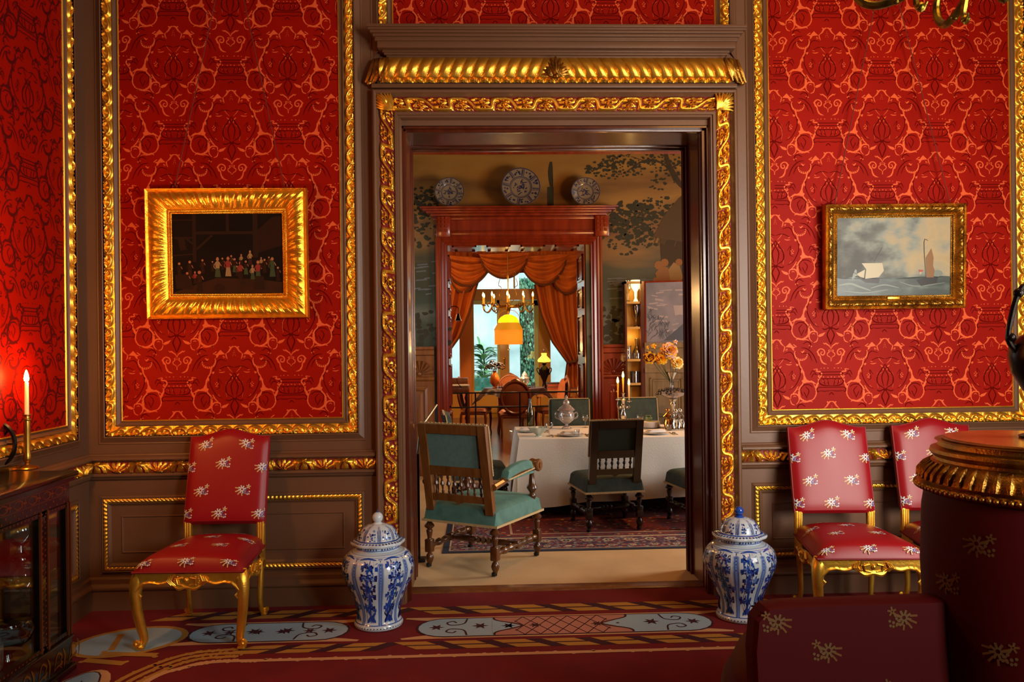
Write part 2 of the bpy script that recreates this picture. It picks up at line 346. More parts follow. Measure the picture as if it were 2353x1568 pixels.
def damask(mb,mp,a0,a1,z0,z1,ax,zx,ml,md,wl=1.,wd=1.,eps=.0006,S_=1.):
    keep=lambda p:a0<p[0]<a1 and z0<p[1]<z1
    rows=int((zx-z0)/.393)+3
    for r in range(-3,rows+1):
        oz=zx-r*.3930
        for c in range(-7,8):
            ox=ax+c*.692+(.346 if r%2 else 0)
            if ox<a0-.45 or ox>a1+.45 or oz<z0-.1 or oz-.8>z1: continue
            for sg in (1,-1):
                f=lambda P:[(ox+sg*x*_K*S_,oz+y*_K) for x,y in P]
                for P,w in LIGHT: stroke(mb,f(P),w*_K*wl*1.45,lambda x,y:mp(x,y,eps),ml,5,True,keep,.22)
                for P in LPOLY:
                    Q=f(P)
                    if all(keep(q) for q in Q): mb.add(_lift([mp(x,y,eps) for x,y in Q]),[tuple(range(len(Q)))],ml)
                if md is not None:
                    for P,w in DARK: stroke(mb,f(P),w*_K*wd*1.6,lambda x,y:mp(x,y,eps*1.6),md,3,True,keep)
                for x,y,r_ in LDOT: blob(mb,disc(ox+sg*x*_K,oz+y*_K,r_*_K,5),lambda x,y:mp(x,y,eps),ml,keep)
                for x,y in LHOLE: blob(mb,disc(ox+sg*x*_K,oz+y*_K,4.2*_K,5),lambda x,y:mp(x,y,eps+.0012),md if md is not None else ml,keep)
def frame4(mp,a0,a1,z0,z1,w,d0,hf,du,dv,mb,m=0,sides='LRBT',mask=False,inner=True):
    "mitred carved frame; (a0..z1) outer rectangle, width w inward"
    n=np.array(mp(0,0,1),float)-np.array(mp(0,0,0),float)
    P=lambda a,z:mp(a,z,d0)
    o=[(a0,z0),(a1,z0),(a1,z1),(a0,z1)]; i=[(a0+w,z0+w),(a1-w,z0+w),(a1-w,z1-w),(a0+w,z1-w)]
    for k,s in enumerate('BRTL'):
        if s in sides: 
            A,B=o[k],o[(k+1)%4]; C_,D_=i[k],i[(k+1)%4]
            mb.relief(P(*A),P(*B),P(*C_),P(*D_),n,hf,du,dv,m,mask)
def wall_panel(mp,a0,a1,z0,z1,par,gw=.062,org=(0,3.56),side=False,sides='LRBT',side_close=False):
    "a0.. = outer edge of the gilt moulding"
    mb=MB(); frame4(mp,a0-.05,a1+.05,z0-.05,z1+.05,.05,.0,hf_cove(.022),.5,.004,mb,sides=sides); mb.build('panel_moulding',brown,par)
    mb=MB(); frame4(mp,a0,a1,z0,z1,gw,.004,lambda u,v,L,w:hf_scroll(u,1-v,L,w),.0035,.0032,mb,sides=sides); mb.build('gilt_moulding',gold,par)
    mb=MB(); frame4(mp,a0+gw,a1-gw,z0+gw,z1-gw,.030,.0,hf_cove(.012,True),.5,.006,mb,sides=sides); mb.build('inner_moulding',brown,par)
    mb=MB(); frame4(mp,a0+gw+.028,a1-gw-.028,z0+gw+.028,z1-gw-.028,.010,.001,lambda u,v,L,w:(.007*np.sin(PI*v),v>-1),.5,.002,mb,sides=sides); mb.build('gilt_fillet',gold,par)
    e=gw+.034; A0,A1,Z0,Z1=a0+e,a1-e,z0+e,z1-e
    mb=MB(); mb.add([mp(A0,Z0,.001),mp(A1,Z0,.001),mp(A1,Z1,.001),mp(A0,Z1,.001)],[(0,1,2,3)],0)
    damask(mb,lambda x,y,d:mp(x,y,d+.001),A0,A1,Z0,Z1,org[0],org[1],1,2,*( (1.5,1.3) if side else (1,1)))
    mb.build('damask_silk',[RED2,RED2_D,RED2_D] if side else [RED,RED_L,RED_D],par,smooth=False)
ZC=4.30; XL,XR,ZT=-.48,1.44,2.945; TH=.55; XW=3.58
mb=MB(); mb.box(-2.9,XL,0,TH,-.02,ZC); mb.box(XR,4.2,0,TH,-.02,ZC); mb.box(XL,XR,0,TH,ZT,ZC)
wb=struct(mb.build('wall_back',brown,smooth=False))
wall_panel(BACK,-2.29,-.765,1.055,4.1,wb,org=(at(398,61,0)[0],3.562))
wall_panel(BACK,1.727,3.47,1.06,4.1,wb,org=(at(1899.5,61,0)[0],3.562))
wall_panel(BACK,at(869,40,0)[0],at(1674,40,0)[0],3.40,4.1,wb,gw=.055,org=(at(1138,62,0)[0],3.545),sides='LRT')
mb=MB(); mb.box(-2.5,-2.40,-7.2,0.0,-.02,ZC); wl=struct(mb.build('wall_left',brown,smooth=False))
wall_panel(LEFTW,.165,2.1,1.055,4.1,wl,org=(.62,3.2),side=True)
wall_panel(LEFTW,2.4,4.6,1.055,4.1,wl,org=(3.5,3.2),side=True)
# right wall with two window openings, front wall behind the camera, ceiling
mb=MB()
for y0,y1 in ((-7.2,-6.3),(-5.2,-3.3),(-2.2,0)): mb.box(XW,XW+.3,y0,y1,-.02,ZC)
for y0,y1 in ((-6.3,-5.2),(-3.3,-2.2)): mb.box(XW,XW+.3,y0,y1,-.02,.75); mb.box(XW,XW+.3,y0,y1,2.8,ZC)
wr=struct(mb.build('wall_right',brown,smooth=False))
paint_w=mat('window_paint','#c9b9a0',.45); pane=glassy('window_pane',(.96,.98,1),.6)
for i,(y0,y1) in enumerate(((-6.3,-5.2),(-3.3,-2.2))):
    mb=MB()
    for a,b in ((y0,y0+.06),(y1-.06,y1),((y0+y1)/2-.025,(y0+y1)/2+.025)): mb.box(XW+.1,XW+.16,a,b,.75,2.8)
    for z in (.75,1.42,2.1,2.74): mb.box(XW+.1,XW+.16,y0,y1,z,z+.06 if z in(.75,2.74) else z+.03)
    w=struct(mb.build('window_%d'%(i+1),paint_w,smooth=False)); g=MB().box(XW+.125,XW+.13,y0,y1,.75,2.8).build('pane',pane,w,smooth=False)
mb=MB().box(-2.5,XW+.3,-7.3,-7.2,-.02,ZC); struct(mb.build('wall_front',brown,smooth=False))
plaster=mat('ceiling_plaster','#b09a80',.9)
struct(MB().box(-2.9,4.2,-7.3,TH,ZC,ZC+.1).build('ceiling',plaster,smooth=False))
oakfloor=mat('floor_oak','#5a3a22',.4,var=(3,'#3c2414',.3,.7),stretch=(1,8,1))
struct(MB().box(-2.9,4.2,-7.3,.18,-.08,-.012).build('floor',oakfloor,smooth=False))
# dado rail, lower panels, plinth
def dado(mp,a0,a1,par):
    n=np.array(mp(0,0,1),float)-np.array(mp(0,0,0),float)
    mb=MB()
    def pr(z0,z1,lv): mb.relief(mp(a0,z1,0),mp(a1,z1,0),mp(a0,z0,0),mp(a1,z0,0),n,hf_steps(lv),5,.0022,0,False)
    pr(.905,.952,[(0,0),(.08,.012),(.25,.016),(.3,.030),(.55,.046),(.8,.046),(.85,.030),(1,.024)])
    pr(.785,.835,[(0,.02),(.15,.034),(.4,.034),(.5,.02),(.75,.016),(.9,.006),(1,0)])
    mb.build('dado_moulding',brown,par)
    mb=MB(); mb.relief(mp(a0,.905,.012),mp(a1,.905,.012),mp(a0,.835,.012),mp(a1,.835,.012),n,hf_dado,.0035,.0035,0,True); mb.build('gilt_dado_rail',[gold,redground],par)
def low_panel(mp,a0,a1,z0,z1,par):
    mb=MB(); frame4(mp,a0-.018,a1+.018,z0-.018,z1+.018,.022,0,hf_cove(.012),5,.004,mb); frame4(mp,a0+.032,a1-.032,z0+.032,z1-.032,.02,0,hf_cove(.012,True),5,.005,mb)
    frame4(mp,a0+.11,a1-.11,z0+.11,z1-.11,.012,0,lambda u,v,L,w:(.006*np.sin(PI*v),v>-1),5,.003,mb); mb.build('panel_moulding',brown,par)
    mb=MB(); frame4(mp,a0,a1,z0,z1,.032,.003,hf_small,.0035,.004,mb); mb.build('gilt_bead_moulding',gold,par)
dado(BACK,-2.40,-.66,wb); dado(BACK,1.615,3.58,wb); dado(LEFTW,0,7.2,wl)
low_panel(BACK,at(236,1127,0)[0],at(833,1127,0)[0],.232,.682,wb)
low_panel(BACK,at(1733,1100,0)[0],3.42,.232,.682,wb)
low_panel(LEFTW,.15,2.0,.232,.682,wl)
def plinth(name,mp,a0,a1):
    mb=MB(); n=np.array(mp(0,0,1),float)-np.array(mp(0,0,0),float)
    mb.relief(mp(a0,.2,0),mp(a1,.2,0),mp(a0,-.01,0),mp(a1,-.01,0),n,hf_steps([(0,0),(.05,.012),(.2,.014),(.24,.022),(.3,.03),(.36,.03),(.4,.022),(1,.022)]),5,.004,0,False)
    return struct(mb.build(name,brown))
plinth('baseboard_back',BACK,-2.4,-.655); plinth('baseboard_back_right',BACK,1.61,3.58); plinth('baseboard_left',LEFTW,0,7.2)
# ---- doorway casing ----
dc=MB()
def casing(mb,xa0,xa1,za,w,d0,lv,dv=.004,m=0,hf=None,mask=False,du=5):
    "three-sided architrave: outer edge x=xa0/xa1, top=za, width w inwards"
    hf=hf or hf_steps(lv); n=(0,-1,0); P=lambda a,z:(a,-d0,z)
    mb.relief(P(xa0,-.01),P(xa0,za),P(xa0+w,-.01),P(xa0+w,za-w),n,hf,du,dv,m,mask)
    mb.relief(P(xa1,za),P(xa1,-.01),P(xa1-w,za-w),P(xa1-w,-.01),n,hf,du,dv,m,mask)
    mb.relief(P(xa0,za),P(xa1,za),P(xa0+w,za-w),P(xa1-w,za-w),n,hf,du,dv,m,mask)
casing(dc,-.658,1.612,3.165,.048,0,[(0,0),(.05,.05),(.3,.066),(.55,.066),(.75,.05),(1,.034)])
casing(dc,-.522,1.478,3.027,.045,0,[(0,.03),(.1,.046),(.5,.046),(.55,.036),(.8,.036),(.85,.024),(1,0)],.003)
# header board and cornice
def hbar(mb,x0,x1,z1,z0,lv,m=0,dv=.003,ret=True):
    mb.relief((x0,0,z1),(x1,0,z1),(x0,0,z0),(x1,0,z0),(0,-1,0),hf_steps(lv),5,dv,m,False)
# cornice with returns: stacked boxes of falling projection
for z0,z1,d,e in ((3.505,3.522,.155,.078),(3.492,3.505,.148,.072),(3.478,3.492,.135,.060),(3.462,3.478,.118,.046),(3.448,3.462,.104,.034),(3.438,3.448,.108,.036),(3.398,3.438,.098,.022),(3.390,3.398,.062,-.006),(3.383,3.390,.066,-.004),(3.370,3.383,.058,-.014),(3.356,3.370,.046,-.026)):
    dc.box(-.588-e,1.565+e,-d,0,z0,z1,0,.002)
dc.box(-.62,1.60,-.024,0,3.165,3.36)
dc.box(-.655,1.61,-.05,0,3.17,3.195,0,.004)
tr=struct(dc.build('trim_1',brown)); 
mb=MB(); casing(mb,-.612,1.566,3.117,.092,.03,None,.0032,0,hf_door,True,.0032); mb.build('gilt_architrave',[gold,redground],tr)
mb=MB(); mb.relief((-.60,-.02,3.355),(.475,-.02,3.355),(-.60,-.02,3.200),(.475,-.02,3.200),(0,-1,0),hf_gad(1.),.0035,.0035,0,False)
mb.relief((.475,-.02,3.355),(1.575,-.02,3.355),(.475,-.02,3.200),(1.575,-.02,3.200),(0,-1,0),hf_gad(-1.),.0035,.0035,0,False); mb.build('gadrooned_frieze',gold,tr)
def acanthus(mb,c,dirs,L,w,n=7,dep=.02,m=0,base=.0,yd=-1):
    "fan of ribbed leaf lobes on the wall; dirs: (angle0, angle1)"
    for i in range(n):
        a=dirs[0]+(dirs[1]-dirs[0])*i/(n-1); l=L*(1-.25*abs(2*i/(n-1)-1)); P=[]
        for k in range(7):
            t=k/6; bend=.25*(i/(n-1)-.5)*t*t
            P.append((c[0]+math.sin(a+bend)*l*t,c[1]+yd*(base+dep*math.sin(PI*(.15+.8*t))),c[2]+math.cos(a+bend)*l*t))
        mb.tube(P,[w*(.35+.9*math.sin(PI*(.1+.8*k/6))) for k in range(7)],6,m)
mb=MB(); acanthus(mb,(.475,-.075,3.205),(-.75,.75),.145,.009,9,.03); acanthus(mb,(.475,-.085,3.22),(-1.25,-.6),.12,.008,4,.02); acanthus(mb,(.475,-.085,3.22),(.6,1.25),.12,.008,4,.02); acanthus(mb,(.475,-.10,3.21),(-.35,.35),.10,.008,5,.02)
mb.sphere((.475,-.115,3.22),.018); mb.build('acanthus_centre',gold_dk,tr)
for sx,xx in ((-1,-.60),(1,1.575)):
    mb=MB()
    G=[]
    for i in range(9):
        t=i/8; a=t*PI/2; G.append([(xx+sx*(.0+.055*math.sin(a))*(.55+.45*math.sin(PI*min(1,.1+v*.86)))+sx*.035*max(0,v-.7)/.3,-(.02+.07*math.cos(a)*math.sin(PI*(v*.86+.06))**.7),3.355-.155*v) for v in np.linspace(0,1,24)])
    mb.grid(np.array(G)); 
    for k in range(4): mb.tube([(xx-sx*.05+sx*.03*k+sx*.05*t*t,-.075+.012*k-.02*math.sin(PI*t),3.345-.14*t) for t in np.linspace(0,1,8)],[.011*(.4+math.sin(PI*(.1+.8*t))) for t in np.linspace(0,1,8)],6)
    for z in (3.205,): mb.sphere((xx+sx*.07,-.03,z),.018)
    mb.build('acanthus_corner',gold_dk,tr)
    mb=MB(); xc=-.607 if sx<0 else 1.561
    acanthus(mb,(xc-sx*.082,-.050,3.032),(-sx*.10 if 0 else sx*.05,sx*1.52),.135,.0075,9,.016); acanthus(mb,(xc-sx*.05,-.056,3.06),(sx*.35,sx*1.2),.09,.007,4,.014); mb.build('corner_leaf',gold,tr)
# ---- jamb lining: dark wood inside the doorway ----
wood=mat('mahogany','#5c2611',.28,0,var=(2.5,'#43190b',.3,.7),stretch=(6,6,.6),coat=.35)
wood_l=mat('oak_wood','#8a5427',.36,0,var=(3,'#6a3d1a',.3,.7),stretch=(6,6,.7),coat=.2)
mb=MB()
for xx,s in ((XL,1),(XR,-1)):
    mb.box(xx-s*.004,xx+s*.012,.0,TH+.02,0,ZT); 
    for y0,y1,d in ((.03,.07,.028),(.10,.16,.020),(.46,.50,.02),(.53,.57,.026)): mb.box(xx,xx+s*d,y0,y1,0,ZT-.001,0,.006)
mb.box(XL,XR,0,TH+.02,ZT-.012,ZT+.004); 
for y0,y1,d in ((.03,.07,.028),(.46,.50,.02),(.53,.57,.026)): mb.box(XL,XR,y0,y1,ZT-d,ZT,0,.006)
j=struct(mb.build('trim_2',wood)); j['label']='dark mahogany lining of the doorway'
mb=MB(); mb.lathe([(.0001,0),(.02,.002),(.024,.006),(.018,.009)],16,(XL+.03,.22,1.06),axis='x'); mb.build('lock_plate',mat('brass','#b98d3c',.3,1),j)
brass=MATS['brass']
mb=MB().box(XL,XR,.17,.30,-.03,.006,0,.004); struct(mb.build('trim_3',wood_l))
# ================= carpet =================
carpR=mat('carpet_crimson','#78070f',.95,0,bump=(420,.5),var=(5,'#68060d',.3,.7),sheen=.12)
carpG=mat('carpet_gold','#b57f2e',.95,0,bump=(420,.5),sheen=.2); carpC=mat('carpet_cream','#d09a68',.95,0,bump=(420,.5),sheen=.2)
carpB=mat('carpet_blue','#9db3bf',.95,0,bump=(420,.5),sheen=.2); carpM=mat('carpet_maroon','#3f0a18',.95,0,bump=(420,.5)); carpP=mat('carpet_pink','#b87a66',.95,0,bump=(420,.5),sheen=.2)
cb=MB(); cb.box(-2.40,3.6,-7.2,0,-.012,0,0); cb.box(XL+.01,XR-.01,0,.165,-.012,0,0)
cf=lambda e:(lambda x,y:(x,y,e))
ex=lambda P,e=0.0015,m=1:blob(cb,P,cf(e),m)
CR,CG,CC,CB,CMn,CP=0,1,2,3,4,5
XA=-1.62   # where the border turns the corner on the left
def dashes(x0,x1,y0,y1,step,sl,sgn=1):
    n=int(abs(x1-x0)/step)
    cb.add([(x0,y0,.001),(x1,y0,.001),(x1,y1,.001),(x0,y1,.001)],[(0,1,2,3)],CR)
    for i in range(n+1):
        a=x0+i*step; b=a+step*.66; s_=sl
        for (p,q,m,e) in ((y0,y1,CG,.0015),(y0+(y1-y0)*.44,y0+(y1-y0)*.56,CMn,.002)):
            f=lambda y:(y-y0)/(y1-y0)*s_
            cb.add([(a+f(p),p,e),(b+f(p),p,e),(b+f(q),q,e),(a+f(q),q,e)],[(0,1,2,3)],m)
        cb.add([(b+f(y0),y0,.0012),(a+step+f(y0),y0,.0012),(a+step+s_,y1,.0012),(b+s_,y1,.0012)],[(0,1,2,3)],CMn)
dashes(-1.95,-.62,-.235,-.10,.285,.16); dashes(-.30,3.4,-.235,-.10,.285,-.16)
dashes(-1.36,-.66,-.775,-.665,.265,.13); dashes(-.36,2.4,-.775,-.665,.265,-.13)
rs_=np.random.RandomState(3)
def rag(P,w,m,e):   # woven line with a slightly ragged edge
    Q=spline(P,14); stroke(cb,Q,w,cf(e),m,1,False)
    for q in Q: blob(cb,disc(q[0]+rs_.uniform(-.01,.01),q[1]+rs_.choice([-1,1])*w*.45,w*.35,5),cf(e),m)
rag([(2.3,-.88),(1.3,-.868),(0,-.868),(-1.0,-.868),(-1.36,-.87),(-1.50,-.93),(-1.62,-1.10),(-1.66,-1.6),(-1.67,-2.6)],.034,CC,.002)
rag([(1.33,-.87),(1.5,-.80)],.05,CG,.0022)
# diagonal gold ribs at the left corner
for o in (0,.05,.10): rag([(-1.30+o*.3,-.70-o),(-1.55+o*.6,-.76-o*.8),(-1.72+o,-.98-o*.4),(-1.80+o,-1.25)],.03,CG,.0018)
rag([(-1.95,-.66),(-1.75,-.62)],.06,CG,.0018); rag([(-2.05,-.80),(-1.82,-.86)],.05,CG,.0018)
def capsule(x0,x1,y0,y1,e,m,n=10):
    r=(y1-y0)/2; cy=(y0+y1)/2; P=[(x1-r+r*math.cos(a)*1.1,cy+r*math.sin(a)) for a in np.linspace(-PI/2,PI/2,n)]+[(x0+r+r*math.cos(a)*1.1,cy+r*math.sin(a)) for a in np.linspace(PI/2,3*PI/2,n)]
    blob(cb,P,cf(e),m)
def leaf(x,y,s,m=CMn,e=.0035,ang=0):
    P=[(-1,0),(-.3,.25),(-.5,.9),(.1,.45),(.6,1),(.5,.2),(1.2,0),(.5,-.2),(.6,-1),(.1,-.45),(-.5,-.9),(-.3,-.25)]
    c_,s_=math.cos(ang),math.sin(ang); blob(cb,[(x+s*(a*c_-b*s_),y+s*(a*s_+b*c_)) for a,b in P],cf(e),m)
def cartouche(x0,x1,y0,y1,pink=None):
    cb.add([(x0+.05,y0-.028,.0015),(x1-.05,y0-.028,.0015),(x1-.05,y1+.028,.0015),(x0+.05,y1+.028,.0015)],[(0,1,2,3)],CC)
    for xx,s in ((x0,-1),(x1,1)):
        for yy,t in ((y0,-1),(y1,1)): blob(cb,[(xx-s*.12,yy+t*.028),(xx+s*.09,yy+t*.035),(xx+s*.10,yy+t*.015),(xx+s*.02,yy-t*.01),(xx-s*.12,yy-t*.04)],cf(.0016),CC)
    capsule(x0-.012,x1+.012,y0-.012,y1+.012,.002,CMn); capsule(x0,x1,y0,y1,.0025,CB)
    cy=(y0+y1)/2
    if pink:
        a,b=pink; cb.add([(a,y0,.003),(b,y0,.003),(b,y1,.003),(a,y1,.003)],[(0,1,2,3)],CP)
        for xx,s in ((a,1),(b,-1)):
            stroke(cb,[(xx,y0),(xx+s*.02,y0+.05),(xx+s*.16,cy),(xx+s*.02,y1-.05),(xx,y1)],.012,cf(.0042),CMn,5,False)
            blob(cb,[(xx-s*.01,y0+.02),(xx+s*.02,y0+.05),(xx+s*.15,cy),(xx+s*.02,y1-.05),(xx-s*.01,y1-.02)],cf(.0035),CB); leaf(xx+s*.07,cy,.014,e=.004)
        for i in range(-3,8):
            for s in (1,-1):
                p=a+.17+i*(b-a-.34)/5; q=p+.17; 
                lo,hi=a+.12,b-.12; P=[(p,y0 if s>0 else y1),(q,y1 if s>0 else y0)]
                t0=max(0,(lo-p)/.17); t1=min(1,(hi-p)/.17)
                if t1>t0+.05: stroke(cb,[(p+.17*t0,P[0][1]+(P[1][1]-P[0][1])*t0),(p+.17*t1,P[0][1]+(P[1][1]-P[0][1])*t1)],.007,cf(.0033),CMn,2,False)
    for xx,s in ((x0,1),(x1,-1)):
        leaf(xx+s*.085,cy,.042,ang=0 if s>0 else PI); leaf(xx+s*.33,cy+.01,.045,ang=PI/2*0); leaf(xx+s*.49,cy,.04); leaf(xx+s*.64,cy,.036)
        for t in (1,-1): stroke(cb,[(xx+s*.26,cy+t*.13),(xx+s*.24,cy+t*.05),(xx+s*.17,cy+t*.03),(xx+s*.145,cy+t*.07),(xx+s*.18,cy+t*.09),(xx+s*.20,cy+t*.065)],.010,cf(.0036),CMn,5,False)
cartouche(-.36,1.27,-.60,-.325,(.05,.82)); cartouche(-1.62,-.78,-.60,-.325); cartouche(2.15,3.3,-.60,-.325)
# corner oval and the side cartouche
def oval(cx,cy,rx,ry,ang,e,m,n=28): 
    c_,s_=math.cos(ang),math.sin(ang); blob(cb,[(cx+rx*math.cos(t)*c_-ry*math.sin(t)*s_,cy+rx*math.cos(t)*s_+ry*math.sin(t)*c_) for t in np.linspace(0,2*PI,n,endpoint=False)],cf(e),m)
oval(-1.93,-.55,.30,.22,.35,.002,CG); oval(-1.93,-.55,.265,.19,.35,.0026,CB); rag([(-2.02,-.44),(-1.97,-.68)],.035,CG,.003); rag([(-2.0,-.72),(-1.7,-.76)],.05,CG,.003)
oval(-1.93,-1.45,.17,.52,-.05,.0018,CC); oval(-1.95,-1.45,.135,.5,-.05,.0025,CMn); oval(-1.95,-1.45,.125,.49,-.05,.003,CB)
leaf(-1.93,-1.12,.05,ang=PI/2); leaf(-1.93,-1.38,.05,ang=PI/2); leaf(-1.93,-1.6,.05,ang=PI/2)
for t in (1,-1): stroke(cb,[(-1.95+t*.11,-1.28),(-1.95+t*.05,-1.27),(-1.95+t*.03,-1.2),(-1.95+t*.07,-1.18),(-1.95+t*.08,-1.22)],.01,cf(.0036),CMn,5,False)
tag(cb.build('carpet',[carpR,carpG,carpC,carpB,carpM,carpP],smooth=False),'deep crimson fitted carpet with cream lined border, gold dashes and pale blue cartouches','carpet')
# ================= ROOM ONE: furniture =================
silk=mat('chair_silk','#900c16',.42,0,bump=('wave',420,.03),sheen=.12)
silk_b=mat('shaded_chair_silk','#4a0508',.6,0,bump=('wave',420,.03),spec=.2)  # chair silk for the settee, with its shade put into the colour
thW=mat('silver_thread','#d6d3d2',.45,0,sheen=.3); thC=mat('straw_thread','#cdb070',.5,0,sheen=.3); thV=mat('violet_thread','#6a5f9c',.5); thO=mat('ochre_thread','#b87a1e',.5)
piping=mat('piping_cord','#7e0a14',.6)
SP=[thW,thC,thV]; thD1=mat('shaded_gold_thread','#6a4a24',.7); thD2=mat('shaded_ochre_thread','#6e4412',.7)  # last two threads are dimmed to put the settee's shade into them
def sprig(mb,cx,cy,s,fn,m0=1,flip=1):
    def P(x,y): return (cx+flip*x*s,cy+y*s)
    for k in range(8):
        a=k*PI/4+.3; stroke(mb,[P(.12*math.cos(a)-.15,.12*math.sin(a)),P(.5*math.cos(a)-.15,.5*math.sin(a))],.20*s,fn,m0,4)
    for a,l in ((3.5,1.0),(4.0,1.0),(4.6,.95),(2.9,.95),(5.3,.8)): 
        stroke(mb,[P(-.1+.45*math.cos(a),.45*math.sin(a)),P(-.1+l*math.cos(a+.1),l*.85*math.sin(a+.1))],.17*s,fn,m0+1,4)
    for k in range(5):
        a=k*1.256+.2; stroke(mb,[P(.62+.05*math.cos(a),.42+.05*math.sin(a)),P(.66+.3*math.cos(a),.42+.3*math.sin(a))],.16*s,fn,m0 if k%2 else m0+1,4)
    stroke(mb,[P(.1,.15),P(.4,.25),P(.6,.4)],.08*s,fn,m0+1,4)
    for x,y in ((.15,-.2),(.35,-.05),(.3,-.4),(.55,-.3),(.1,-.45),(.42,.15)): blob(mb,[P(x+.11*math.cos(t),y+.11*math.sin(t)) for t in np.linspace(0,5,6)],fn,m0+2)
    for x,y in ((.55,-.55),(.8,-.2),(.75,-.5)): blob(mb,[P(x+.1*math.cos(t),y+.1*math.sin(t)) for t in np.linspace(0,5,6)],fn,m0)
def patch(f,nu,nv):
    return np.array([[f(u,v) for v in np.linspace(0,1,nv)] for u in np.linspace(-1,1,nu)])
def off(f,eps,nsign=1):
    def g(u,v):
        p=np.array(f(u,v)); a=np.array(f(u+.01,v))-np.array(f(u-.01,v)); b=np.array(f(u,v+.01))-np.array(f(u,v-.01))
        n=np.cross(a,b); n/=np.linalg.norm(n)+1e-9; return p+n*eps*nsign
    return g
def red_chair(name,label,group,loc,rz):
    t=thing(name,label,'chair',loc,rz,group)
    cl=lambda q:max(0.,q)
    def Sf(u,v):
        v=min(1,max(0,v)); u=min(1,max(-1,u)); w=.235+.055*v
        h=.078*(cl(1-abs(u)**5))**.45*(cl(1-abs(2*v-1)**9))**.45+.022*(1-u*u)*(1-(2*v-1)**2)
        return (w*u,.025-.565*v+.0*h,.415+h)
    mb=MB(); mb.grid(patch(Sf,29,29),0)
    fn=off(Sf,.0016,-1)
    F=lambda x,y:fn(x/(.235+.055*y),y)
    class _s:pass
    def sp(x,v,s=.046,): 
        g=lambda a,b:F(a,v-(b)/.565*1.0)
        sprig(mb,x,0,s,g)
    # front roll uses steeper parameter: squeeze
    def spf(x,v):
        g=lambda a,b:F(a,min(.999,v-b*.75)); sprig(mb,x,0,.046,g)
    for x in (-.235,-.01,.215): spf(x,.968)
    for x in (-.12,.105): sp(x,.66)
    for x in (-.20,.0,.19): sp(x,.36)
    for x in (-.10,.10): sp(x,.1)
    mb.build('seat',[silk]+SP,t)
    mb=MB(); pp=[(-.236,.026),(.236,.026),(.292,-.54),(-.292,-.54),(-.236,.026)]
    for a,b in zip(pp,pp[1:]): mb.tube([(a[0],a[1],.414),(b[0],b[1],.414)],.006,6)
    mb.build('seat_piping',piping,t)
    # backrest
    def Bf(u,v):
        u=min(1,max(-1,u)); v=min(1,max(0,v)); hump=.040*math.exp(-(u/.45)**2)-.006*math.exp(-((abs(u)-.85)/.2)**2)
        z=.545+(.505+hump*1.0)*v; b=.032*(cl(1-abs(u)**6))**.5*(cl(1-abs(2*v-1)**10))**.5
        return (u*(.238-.003*v),.0+.125*v-b,z)
    mb=MB(); mb.grid(patch(Bf,25,25)[::-1],0)
    Bb=lambda u,v:(Bf(u,v)[0],.035+.125*v,Bf(u,v)[2])
    G1=patch(lambda u,v:(Bf(u,v)[0],.125*v,Bf(u,v)[2]),25,25); G2=patch(Bb,25,25); mb.grid(G2,0)
    ring=lambda G:[G[i,0] for i in range(25)]+[G[24,j] for j in range(1,25)]+[G[i,24] for i in range(23,-1,-1)]+[G[0,j] for j in range(23,0,-1)]
    mb.grid(np.array([[a,b] for a,b in zip(ring(G1),ring(G2))]),0,close=True)
    fb=off(Bf,.0016,1); H=lambda x,y:fb(x/.236,y)
    for x,v in ((-.13,.90),(.115,.90),(-.225,.655),(-.015,.655),(.215,.655),(-.135,.385),(.11,.385),(-.222,.13),(-.02,.13),(.212,.13)):
        sprig(mb,x,0,.046,lambda a,b:H(max(-.235,min(.235,a)),v+b/.52))
    mb.build('backrest',[silk]+SP,t)
    mb=MB()
    for s in (-1,1):
        for v0 in (0,):
            mb.tube([(s*(.238-.003*v),.125*v+.002,Bf(s,v)[2]) for v in np.linspace(0,1,8)],.005,6)
    mb.tube([np.array(Bf(u,1))+(0,.004,0) for u in np.linspace(-1,1,24)],.005,6); mb.build('back_piping',piping,t)
    for s in (-1,1):
        mb=MB(); mb.box(s*.215-.022,s*.215+.022,-.005,.028,.40,.56,0,.004)
        for k in (-1,0,1): mb.tube([(s*.215+k*.013,-.006,.42),(s*.215+k*.013,-.004,.556)],.0052,8)
        mb.build('back_post',gold,t)
        # rear leg
        mb=MB(); path=[(s*.215,.01,.42),(s*.215,.005,.33),(s*.212,-.005,.2),(s*.208,0,.09),(s*.212,.015,.03),(s*.222,.03,.012)]
        Q=spline(path,5); mb.tube(Q,[.021-.008*i/len(Q) for i in range(len(Q))],10,up=(0,1,0)); mb.box(s*.222-.016,s*.222+.016,.012,.046,0,.014,0,.004)
        mb.lathe([(.0001,-.011),(.014,-.009),(.017,0),(.014,.009),(.0001,.011)],12,(s*.235,.03,.032),axis='y'); mb.build('leg',gold,t)
        mb=MB(); dx=s*.707; dy=-.707
        def D(r,z): return (s*.262+dx*r,-.495+dy*r,z)
        path=[D(-.005,.408),D(.018,.36),D(.030,.30),D(.024,.22),D(.004,.12),D(-.012,.055),D(-.004,.025),D(.02,.012)]
        Q=spline(path,5); n=len(Q); R_=[.030*(1-i/n)**.8*.75+.0125+.006*math.exp(-((i/n-.12)/.12)**2) for i in range(n)]
        mb.tube(Q,R_,12)
        mb.tube([np.array(q)+(0,-R_[i]*.72,0) for i,q in enumerate(Q[3:-4])],.004,6)
        c=D(.026,.034); mb.lathe([(.0001,-.014),(.016,-.012),(.021,0),(.016,.012),(.0001,.014)],14,c,axis='y'); mb.sphere((c[0],c[1]-.013,c[2]),.009)
        mb.box(D(.008,0)[0]-.02,D(.008,0)[0]+.02,D(.008,0)[1]-.02,D(.008,0)[1]+.02,0,.016,0,.005)
